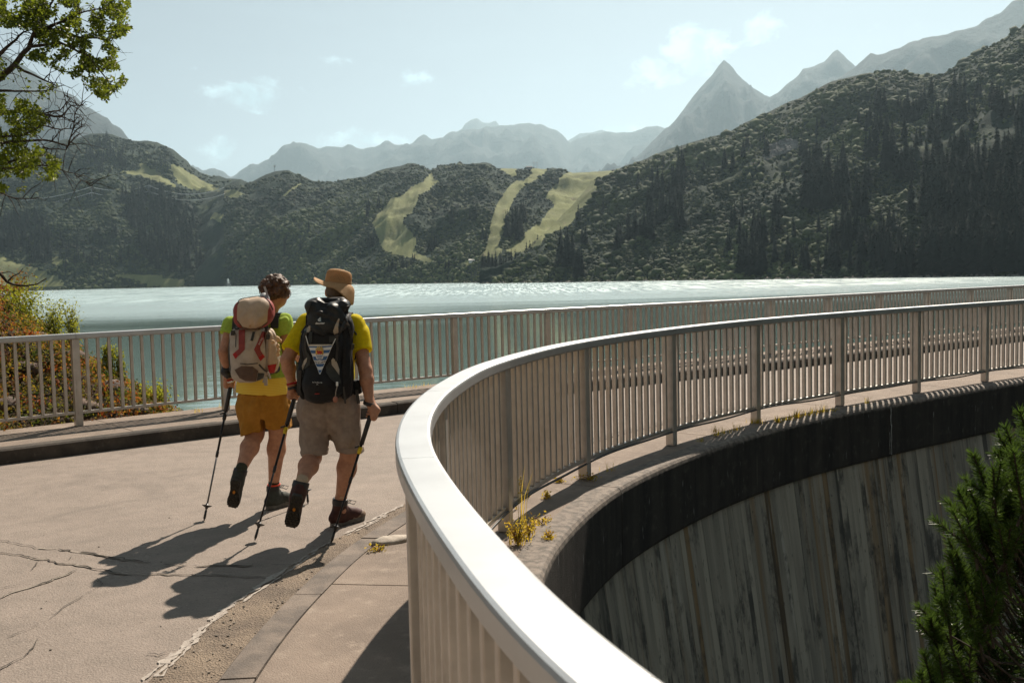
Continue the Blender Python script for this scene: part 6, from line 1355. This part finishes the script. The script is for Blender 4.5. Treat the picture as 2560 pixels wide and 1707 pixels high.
# straps
def px_strap(name, pts, w, mat, parent, surf, off=.006, th=.003):
    mb = MB(); q = []; nr = []
    for i in range(len(pts) - 1):
        for t in (0, .25, .5, .75): q.append((pts[i][0] + (pts[i + 1][0] - pts[i][0]) * t, pts[i][1] + (pts[i + 1][1] - pts[i][1]) * t))
    q.append(pts[-1]); Pq = []
    for x, y in q: h, n = surf.hit(x, y); Pq.append(h + n * off); nr.append(n)
    mb.strap(Pq, nr, w, th); return mb.build(name, mat, parent)
for q in ([(1320, 740), (1335, 860), (1320, 1000)], [(1012, 720), (1005, 850), (1020, 960)], [(1400, 560), (1450, 640), (1480, 760), (1478, 850)], [(1440, 430), (1420, 560), (1340, 740)], [(1010, 500), (1000, 600), (1012, 720)]): px_strap('strap', [B2(p) for p in q], .016, BLK, bp, sf)
for p in ((1325, 755), (1012, 735), (1478, 855)):
    h, n = sf.hit(*B2(p)); mb = MB(); mb.box(h + n * .010, (.013, .006, .020), None, None, (.15, 0, 1), .003); mb.build('buckle', BLK, bp)
for sg, (s_, a0) in ((-1, (sL, 590)), (1, (sR, 845))):
    mb = MB(); c0 = s_ + Vector((-.05 * sg, 0, .075)); pts = [s_ + Vector((-.055 * sg, -.10, -.02)), s_ + Vector((-.055 * sg, -.075, .055)), c0, s_ + Vector((-.05 * sg, .07, .04)), s_ + Vector((-.04 * sg, .115, -.08)), s_ + Vector((-.02 * sg, .12, -.22)), s_ + Vector((.03 * sg, .05, -.36)), s_ + Vector((.035 * sg, -.05, -.42))]
    nr = [Vector((0, -1, .3)), Vector((0, -.6, 1)), Vector((0, 0, 1)), Vector((0, .7, .8)), Vector((0, 1, .2)), Vector((0, 1, 0)), Vector((sg, .4, 0)), Vector((sg, -.3, 0))]; mb.strap(pts, nr, .062, .012); mb.build('shoulder_strap', BLACK, bp)
    mb = MB(); mb.tube([s_ + Vector((-.045 * sg, -.10, .02)), s_ + Vector((.015 * sg, -.10, -.06)), s_ + Vector((.028 * sg, -.09, -.16)), s_ + Vector((.0, -.11, -.24))], .006, 6); mb.build('strap', BLK, bp, True)
for (q, w) in (([A_(782, 640, 6.62), A_(788, 700, 6.62), A_(791, 722, 6.62)], .012), ([A_(845, 655, 6.80), A_(852, 700, 6.80), A_(856, 722, 6.80)], .022), ([A_(568, 560, 6.64), A_(562, 650, 6.65), A_(566, 682, 6.66)], .024)):
    mb = MB(); mb.strap(q, Vector((0, -1, 0)), w, .004); mb.build('strap', BLK, bp)
mb = MB(); q = [A_(748, 615, 6.575), A_(750, 640, 6.565), A_(744, 665, 6.56), A_(742, 690, 6.56)]; mb.tube(q, [.006, .004, .003, .005], 6); mb.build('cord', PALE, bp, True)
mb = MB(); mb.box(A_(750, 626, 6.56), (.007, .005, .014), None, None, (0, 0, 1), .002); mb.build('toggle', WHITEP, bp)
mb = MB(); c0 = A_(742, 702, 6.55); mb.add([Vector((v[0] * .018, v[1] * .010, v[2] * .022)) + c0 for v in I2V], [tuple(f) for f in I2F]); mb.build('toggle', simple('copper_charm', (.42, .17, .11), rough=.5), bp, True)

# ---- pennant hung on the black backpack
pn = empty('pennant', sf.hit(*E2((470, 1360)))[0]); tag(pn, 'triangular blue and white striped pennant lettered ZEELAND on the black backpack', 'pennant')
tri = [E2((243, 793)), E2((722, 793)), E2((478, 1376)), E2((460, 1376))]; fl = patch('cloth', tri, sf, WFLAG, pn, .010, 2.0, .003)
def tri_x(y): t = min(1, (y - 795) / 580.0); return 245 + (466 - 245) * t, 720 + (474 - 720) * t
for (y0, y1, tl) in ((824, 848, -14), (902, 960, -10), (1022, 1095, -8), (1165, 1226, -6), (1295, 1350, -4)):
    a0, b0 = tri_x(y0); a1, b1 = tri_x(y1); patch('stripe', [E2(p) for p in [(a0 + 3, y0), ((a0 + b0) / 2, y0 + 4), (b0 - 3, y0 + tl), (b1 - 3, y1 + tl), ((a1 + b1) / 2, y1 + 4), (a1 + 3, y1)]], sf, BLUEP, fl, .0135, 2.0, .002)
patch('band', [E2(p) for p in [(240, 790), (724, 790), (712, 822), (250, 824)]], sf, simple('cream_hem', (.62, .57, .48), rough=.8), pn, .012, 2.2, .003)
patch('shield', [E2(p) for p in [(392, 985), (540, 980), (532, 1050), (505, 1080), (468, 1092), (428, 1082), (400, 1052)]], sf, WFLAG, fl, .016, 1.8, .002)
for y0 in (992, 1024, 1056): patch('wave', [E2(p) for p in [(402 + (y0 - 992) * .35, y0), (435, y0 + 9), (470, y0 + 3), (505, y0 + 9), (530 - (y0 - 992) * .4, y0 - 2), (526 - (y0 - 992) * .4, y0 + 13), (505, y0 + 23), (470, y0 + 17), (435, y0 + 23), (406 + (y0 - 992) * .35, y0 + 14)]], sf, BLUEP, fl, .0185, 1.5, .002)
patch('shield', [E2(p) for p in [(392, 897), (540, 893), (540, 980), (392, 985)]], sf, GOLDP, fl, .016, 1.8, .002)
patch('lion', [E2(p) for p in [(410, 905), (432, 900), (446, 916), (462, 906), (486, 908), (498, 924), (520, 902), (526, 912), (508, 934), (528, 950), (520, 976), (498, 960), (486, 982), (472, 966), (450, 984), (440, 962), (420, 978), (412, 962), (430, 944), (414, 930)]], sf, REDP, fl, .0185, 1.5, .002)
patch('crown', [E2(p) for p in [(392, 866), (540, 860), (536, 884), (396, 888)]], sf, simple('dull_gold_print', (.55, .36, .10), rough=.7), fl, .016, 1.8, .002)
for x in (432, 466, 504): patch('crown', [E2(p) for p in [(x - 13, 846), (x, 828), (x + 13, 844), (x + 8, 860), (x - 8, 861)]], sf, GOLDP, fl, .0165, 1.6, .002)
NAVY = simple('dark_print', (.035, .035, .05), rough=.7)
for i, ch in enumerate('ZEELAND'):
    t = (i - 3) / 3.0; lettering('lettering', ch, E2((476 + t * 94, 1134 - 16 * t * t - t * 8 + 6)), 4.9, sf, NAVY, fl, .03 + .28 * t, .018, 1.0, .01)
for sg, a, b in ((-1, (246, 792), (196, 600)), (1, (718, 792), (770, 680))):
    mb = MB(); q = []
    for t in np.linspace(0, 1, 7): x, y = a[0] + (b[0] - a[0]) * t, a[1] + (b[1] - a[1]) * t; h, n = sf.hit(*E2((x, y))); q.append(h + n * .010)
    mb.tube(q, .0035, 6); mb.build('cord', WHITEP, pn, True)

# ================================================================== woman in the lime shirt
wom = empty('person', G(690, 1268)); tag(wom, 'person in a lime green top, ochre shorts and curly brown hair walking with two poles', 'person')
sL, eL, wL, hL = A_(236, 338, 7.56), A_(197, 470, 7.46), A_(216, 566, 7.52), A_(232, 622, 7.56)
sR, eR, wR, hR = A_(494, 330, 7.56), A_(506, 474, 7.52), A_(546, 486, 7.74), A_(556, 492, 7.82)
kL, aL = A_(345, 880, 7.48), A_(277, 1050, 7.15); kR, aR = A_(460, 860, 7.5), A_(439, 1125, 7.585)
hipL, hipR = A_(330, 765, 7.5), A_(448, 765, 7.5); hc = A_(452, 172, 7.60)
tipL = G(510, 1301); tipR = G(770, 1259); dL = (hL - tipL).normalized(); dR = (hR - tipR).normalized()
hp, Qw = head_prims(hc, (.86, .42, -.30), (.072, .088, .108))
body = hp + [cone(A_(418, 300, 7.57), hc + Vector((-.01, 0, -.05)), .054, .048, .03), cone(A_(385, 690, 7.5), A_(372, 400, 7.55), .14, .135, .05, ((0, 1, 0), 1.5)), cone(sL, sR, .045, .045, .04),
    cone(sL, eL, .050, .041, .03), cone(eL, lrp(eL, wL, .3), .040, .041, .02), cone(lrp(eL, wL, .3), wL, .041, .026, .02), cone(sR, eR, .050, .041, .03), cone(eR, lrp(eR, wR, .3), .040, .041, .02), cone(lrp(eR, wR, .3), wR, .041, .026, .02),
    cone(hipL, kL, .085, .062, .04), cone(hipR, kR, .085, .062, .04), cone(kL, lrp(kL, aL, .35), .061, .066, .03), cone(lrp(kL, aL, .35), aL, .065, .036, .03), cone(kR, lrp(kR, aR, .32), .062, .066, .03), cone(lrp(kR, aR, .32), aR, .065, .037, .03), ell(lrp(kR, aR, .3) + Vector((0, -.02, 0)), (.056, .05, .09), .03), ell(kL + Vector((.01, .02, .03)), (.06, .05, .06), .03), cone(aL, A_(268, 1075, 7.14), .036, .034, .02), cone(aR, aR - Vector((0, 0, .09)), .037, .035, .02)]
body += grip(hL, dL, (-.8, -.5, 0), wL) + grip(hR, dR, (.5, -.8, 0), wR)
ob, Vb, Fb = organic('body', [grp(body, k=0)], SKIN, wom, .0066); eyes(Qw, ob)
cuL, cuR = lrp(sL, eL, .38), lrp(sR, eR, .44)
sh = [grp([cone(A_(384, 625, 7.5), A_(378, 520, 7.52), .188, .178, .03, ((0, 1, 0), 1.42)), cone(A_(378, 520, 7.52), A_(368, 400, 7.55), .178, .170, .05, ((0, 1, 0), 1.42)), cone(sL + Vector((.03, 0, 0)), sR - Vector((.03, 0, 0)), .062, .062, .06), cone(A_(412, 300, 7.57), A_(420, 268, 7.575), .07, .060, .03)], [(A_(384, 607, 7.5), (0, 0, -1))], 0),
      grp([cone(sL, lrp(sL, eL, .5), .070, .079, .02)], [(cuL, eL - sL)], .05), grp([cone(sR, lrp(sR, eR, .56), .070, .079, .02)], [(cuR, eR - sR)], .05)]
organic('shirt', sh, LIME, wom, .006, folds((.3, .2, 1), 13, .009, 33, .4))
organic('shirt_hem', [grp([cone(A_(384, 560, 7.5), A_(384, 715, 7.5), .187, .205, 0, ((0, 1, 0), 1.40))], [(A_(384, 592, 7.5), (0, 0, 1)), (A_(384, 672, 7.5), (-.06, 0, -1))], 0)], YMESH, wom, .006, folds((0, .2, 1), 10, .004, 35, .6))
so = [grp([ell(A_(387, 735, 7.5), (.208, .15, .125), .05), cone(A_(385, 650, 7.5), A_(386, 740, 7.5), .196, .206, .03, ((0, 1, 0), 1.42)), cone(hipL, A_(336, 915, 7.46), .117, .094, .02), cone(hipR, A_(470, 900, 7.52), .113, .088, .02)], [(A_(338, 862, 7.49), (.10, .06, -1)), (A_(387, 662, 7.5), (0, 0, 1))], 0), grp([ell(A_(403, 862, 7.49), (.017, .25, .095), 0)], (), 0, True)]
organic('shorts', so, OCHRE, wom, .006, seat(folds((.2, .1, 1), 12, .016, 38, .35), A_(400, 780, 7.5), 0))
for (k_, a_, s0, s1) in ((kL, aL, .88, 1.02), (kR, aR, .90, 1.04)): organic('sock', [grp([cone(lrp(k_, a_, s0), lrp(k_, a_, s1), .041, .042, 0)], [(lrp(k_, a_, s0), k_ - a_)], 0)], SOCKW, wom, .005)
boot(wom, A_(252, 1098, 7.06), A_(232, 1259, 7.18) - A_(252, 1098, 7.06), (.10, .85, .5), aL, .265, (DGREY, BLK, DGREY, SOLE), sc=.92)
bh = G(667, 1275); boot(wom, bh, (.60, .80, 0), (0, 0, 1), aR + Vector((-.004, 0, -.01)), .272, (DGREY, BLK, simple('pale_toe', (.22, .20, .18), (.10, .10, .095), 30, .7), SOLEG), sc=.92)
wrist_loop('boot_liner', lrp(aR, kR, .05) - Vector((0, 0, .012)), (0, 0, 1), .046, .012, simple('orange_red_liner', (.70, .06, .02), rough=.7), wom)
# curly hair
hrs = [ell(hc + Vector((-.010, -.006, .026)), (.098, .096, .088), .02), ell(hc + Vector((-.03, -.03, -.015)), (.076, .072, .066), .03), ell(hc + Vector((.055, -.03, -.002)), (.044, .052, .052), .02)]
rr = random.Random(4)
for _ in range(150):
    th, ph = rr.uniform(0, 6.283), math.acos(rr.uniform(-.55, 1)); d = Vector((math.sin(ph) * math.cos(th), math.sin(ph) * math.sin(th), math.cos(ph)))
    if d.x > .55 and d.y > -.1 and d.z < .25: continue
    c0 = hc + Vector((-.006, -.008, .018)) + Vector((d.x * .104, d.y * .098, d.z * .096)); hrs.append(ell(c0, (rr.uniform(.012, .026),) * 3, .008))
hair, Vh, Fh = organic('hair', [grp(hrs, k=0)], HAIRM, wom, .005, lambda X: .007 * fbm(X * 70, 3, 6, True))
mb = MB()
for _ in range(230):
    th, ph = rr.uniform(0, 6.283), math.acos(rr.uniform(-.5, 1)); d = Vector((math.sin(ph) * math.cos(th), math.sin(ph) * math.sin(th), math.cos(ph)))
    if d.x > .6 and d.y > -.1 and d.z < .2: continue
    c0 = hc + Vector((-.006, -.008, .018)) + Vector((d.x * .108, d.y * .102, d.z * .100)); u_ = d.orthogonal().normalized(); v_ = d.cross(u_); ra = rr.uniform(.005, .011); pts = []
    for j in range(9): a = j * .9 + th; pts.append(c0 + u_ * (ra * math.cos(a)) + v_ * (ra * math.sin(a)) + d * (j * .0016) - Vector((0, 0, j * .0012)))
    mb.tube(pts, [.0022] * 8 + [.0008], 4, False)
mb.build('curls', HAIRM, hair, True)
mb = MB(); g0 = Qw(-.052, .090, .008)
for sg in (-1, 1):
    c0 = Qw(.033 * sg, .100, .004); mb.tube([c0 + (Qw(.024 * math.cos(t), 0, .018 * math.sin(t)) - Qw(0, 0, 0)) for t in np.linspace(0, 6.283, 13)], .0026, 5, False); mb.tube([Qw(.058 * sg, .098, .008), Qw(.076 * sg, .04, .010), Qw(.080 * sg, -.02, .006)], .0026, 5)
mb.tube([Qw(-.010, .104, .006), Qw(.010, .104, .006)], .0025, 5); mb.build('spectacles', GLASSM, wom, True)
organic('glove', [grp([cone(lrp(eL, wL, .72), lrp(wL, hL, .55), .041, .040, .02), ell(wL + Vector((-.012, -.02, .0)), (.04, .04, .035), .02)], [(lrp(eL, wL, .72), eL - wL), (lrp(wL, hL, .42), hL - wL)], 0)], BLK, wom, .005, folds((0, 0, 1), 60, .004, 3, 2))
wrist_loop('wrist_strap', lrp(wL, hL, .55), hL - wL, .036, .010, REDL, wom); wrist_loop('wrist_strap', lrp(wL, hL, .72), hL - wL, .038, .010, WHITEP, wom)
trek_pole(hL, tipL, 'grey and black pole in the left hand of the curly haired walker', BLK, 1, upper=DKMETAL, lower=GREYMETAL)
trek_pole(hR, tipR, 'bronze pole planted ahead in the right hand of the curly haired walker', BLK, 1, lower=simple('bronze_shaft', (.20, .11, .07), rough=.4, metal=.6))

# ================================================================== beige and red backpack
wp = empty('backpack', A_(345, 612, 7.26)); tag(wp, 'beige and red backpack with a brown base, worn over the lime green top', 'backpack')
Dp = lambda x, y, Y: P(*D2((x, y)), Y)
wb, Vp, Fp = organic('main_bag', [grp([rbox(Dp(545, 1000, 7.27), (.124, .105, .195), .06, .05), ell(Dp(540, 1000, 7.22), (.115, .10, .16), .05), ell(Dp(530, 1330, 7.25), (.112, .105, .07), .04)], (), 0)], STONE, wp, .006, folds((.5, .2, 1), 15, .006, 43, .5))
wl_, Vl, Fl = organic('lid', [grp([rbox(Dp(625, 345, 7.25), (.150, .105, .112), .095, .05, Matrix.Rotation(R(4), 3, 'Y')), ell(Dp(600, 420, 7.19), (.115, .075, .085), .06)], (), 0)], RED, wp, .006, folds((.5, .2, .8), 12, .008, 44, .5))
w1, V1, F1 = organic('side_pocket', [grp([ell(Dp(905, 960, 7.30), (.055, .085, .13), .04), ell(Dp(910, 1150, 7.31), (.052, .08, .08), .04), ell(Dp(880, 720, 7.31), (.04, .07, .06), .04)], (), 0)], BEIGE, wp, .006, folds((.3, .2, 1), 20, .006, 45, .4))
w2, V2, F2 = organic('side_pocket', [grp([ell(Dp(290, 900, 7.33), (.034, .07, .13), .04), ell(Dp(300, 1150, 7.33), (.034, .07, .10), .04)], (), 0)], CHAR, wp, .006, folds((.3, .2, 1), 20, .005, 46, .4))
organic('back_panel', [grp([rbox(Dp(600, 800, 7.40), (.12, .028, .27), .025, .02)], (), 0)], CHAR, wp, .007)
organic('hip_belt', [grp([cone(Dp(300, 1230, 7.36), Dp(250, 1240, 7.52), .036, .034, .03, ((1, 0, 0), 1.8)), cone(Dp(900, 1240, 7.36), Dp(1060, 1250, 7.50), .040, .034, .03, ((1, 0, 0), 1.6)), cone(Dp(300, 1250, 7.36), Dp(900, 1250, 7.36), .04, .04, .02)], (), 0)], BLK, wp, .007)
sf2 = Surf([(Vp, Fp), (Vl, Fl), (V1, F1), (V2, F2)])
patch('lid_panel', [D2(p) for p in [(358, 210), (385, 150), (450, 105), (560, 82), (660, 80), (780, 105), (850, 165), (872, 235), (845, 300), (838, 400), (832, 480), (740, 550), (640, 585), (560, 590), (430, 560), (352, 465), (345, 400), (350, 290)]], sf2, BEIGE, wl_, .003, 2.0, .004)
px_strap('piping', [D2(p) for p in [(358, 200), (385, 140), (450, 92), (560, 68), (660, 66), (790, 92), (862, 160), (900, 240), (922, 290)]], .007, CHAR, wl_, sf2, .006, .005)
px_strap('piping', [D2(p) for p in [(352, 468), (430, 565), (560, 596), (650, 592), (745, 556), (838, 485)]], .007, BROWN, wl_, sf2, .006, .005)
for nm, mt, q in (('stripe', RED, [(372, 618), (474, 618), (470, 940), (378, 1030), (360, 1040), (318, 975), (372, 930)]), ('stripe', REDL, [(318, 977), (360, 1042), (320, 1090), (275, 1016)]), ('stripe', RED, [(755, 638), (812, 662), (800, 735), (720, 900), (726, 955), (762, 1010), (690, 1068), (620, 940), (690, 800)]), ('stripe', REDL, [(762, 1012), (796, 1056), (725, 1126), (690, 1070)]), ('tab', CHAR, [(600, 650), (640, 652), (602, 800), (562, 792)]), ('base_panel', BROWN, [(306, 1272), (410, 1208), (600, 1218), (690, 1290), (678, 1320), (655, 1452), (480, 1448), (385, 1400)]), ('red_panel', REDL, [(845, 1195), (985, 1172), (952, 1312), (872, 1320)]), ('base_panel', CHAR, [(690, 1320), (790, 1325), (770, 1400), (665, 1450)])):
    patch(nm, [D2(p) for p in q], sf2, mt, wb, .003, 2.0, .003)
for q, w_, mt in (([(850, 640), (848, 740), (840, 900), (835, 1100), (822, 1300), (818, 1390)], .013, PALE), ([(400, 1165), (520, 1178), (680, 1160)], .006, CHAR), ([(300, 640), (330, 700), (325, 900)], .005, CHAR), ([(270, 560), (330, 610), (380, 600)], .014, CHAR), ([(820, 620), (860, 680), (850, 740)], .016, CHAR), ([(700, 1180), (770, 1260), (830, 1310)], .012, CHAR)): px_strap('strap', [D2(p) for p in q], w_, mt, wp, sf2, .007)
mb = MB(); q = [Dp(818, 1385, 7.12), Dp(815, 1440, 7.12), Dp(815, 1525, 7.12)]; mb.strap(q, Vector((0, -1, 0)), .024, .004); mb.strap([Dp(800, 1380, 7.125), Dp(780, 1440, 7.125), Dp(772, 1480, 7.125)], Vector((0, -1, 0)), .012, .004); mb.strap([Dp(845, 1300, 7.13), Dp(870, 1360, 7.13), Dp(885, 1415, 7.13)], Vector((0, -1, 0)), .014, .004); mb.build('strap', PALE, wp)
for p in ((850, 735), (280, 670)):
    h, n = sf2.hit(*D2(p)); mb = MB(); mb.box(h + n * .010, (.014, .006, .018), None, None, (.1, 0, 1), .003); mb.build('buckle', BLK, wp)
mb = MB(); mb.strap([Dp(850, 160, 7.30), Dp(840, 60, 7.33), Dp(800, -60, 7.34), Dp(790, -90, 7.34)], Vector((.3, -1, 0)), .016, .006); mb.build('drinking_tube', simple('grey_tube', (.40, .42, .44), rough=.4), wp)
mb = MB(); mb.tube([Dp(780, 40, 7.36), Dp(800, 130, 7.34), Dp(830, 180, 7.32)], [.030, .036, .030], 8); mb.build('tube_flap', simple('grey_flap', (.34, .36, .37), rough=.6), wp, True)
lettering('lettering', 'act lite', D2((722, 805)), 4.6, sf2, WHITEP, wb, R(62), .008, 1.1); lettering('lettering', 'deuter', D2((553, 583)), 3.6, sf2, simple('faint_print', (.60, .50, .40), rough=.6), wl_, 0, .009, 1.2); lettering('emblem', 'd', D2((556, 547)), 5.0, sf2, simple('emblem_rust', (.42, .18, .08), rough=.5), wl_, 0, .009, 1.0, .02)
for sg, s_ in ((-1, sL), (1, sR)):
    mb = MB(); pts = [s_ + Vector((-.055 * sg, -.10, -.03)), s_ + Vector((-.055 * sg, -.07, .05)), s_ + Vector((-.05 * sg, 0, .070)), s_ + Vector((-.05 * sg, .065, .035)), s_ + Vector((-.04 * sg, .105, -.08)), s_ + Vector((-.02 * sg, .11, -.20)), s_ + Vector((.03 * sg, .04, -.32)), s_ + Vector((.03 * sg, -.06, -.38))]
    nr = [Vector((0, -1, .3)), Vector((0, -.6, 1)), Vector((0, 0, 1)), Vector((0, .7, .8)), Vector((0, 1, .2)), Vector((0, 1, 0)), Vector((sg, .4, 0)), Vector((sg, -.3, 0))]; mb.strap(pts, nr, .056, .012); mb.build('shoulder_strap', CHAR, wp)
# ---- charm dangling from the beige backpack
PLUSH = simple('cream_plush', (.62, .43, .27), (.52, .34, .20), 60, .95, bump=.8, bscale=300, bdist=.003); ch = empty('charm', Dp(1010, 1085, 7.17)); tag(ch, 'small cream knotted plush charm dangling from the side of the beige backpack', 'charm')
for nm, (x, y, r, sx) in (('bead', (1005, 770, .019, 1.0)), ('bead', (1052, 795, .012, .9)), ('bead', (985, 745, .010, 1)), ('bead', (1008, 880, .016, .9)), ('bead', (1010, 1010, .017, .9)), ('bead', (1020, 945, .013, 1)), ('bead', (925, 815, .013, 1.3))):
    c0 = Dp(x, y, 7.17); mb = MB(); n_ = fbm(I2V * 2 + x, 2, 3); mb.add([Vector((v[0] * r * sx, v[1] * r, v[2] * r * 1.2)) * (1 + .12 * k) + c0 for v, k in zip(I2V, n_)], [tuple(f) for f in I2F]); mb.build(nm, PLUSH, ch, True)
mb = MB(); mb.tube([Dp(930, 650, 7.20), Dp(960, 700, 7.18), Dp(990, 735, 7.172), Dp(1005, 830, 7.172), Dp(1010, 1000, 7.172), Dp(1022, 1060, 7.172)], .004, 6); mb.build('cord', PALE, ch, True)
mb = MB(); mb.box(Dp(1030, 1070, 7.17), (.010, .004, .013), None, None, (0, 0, 1), .002); mb.build('tag', WHITEP, ch)
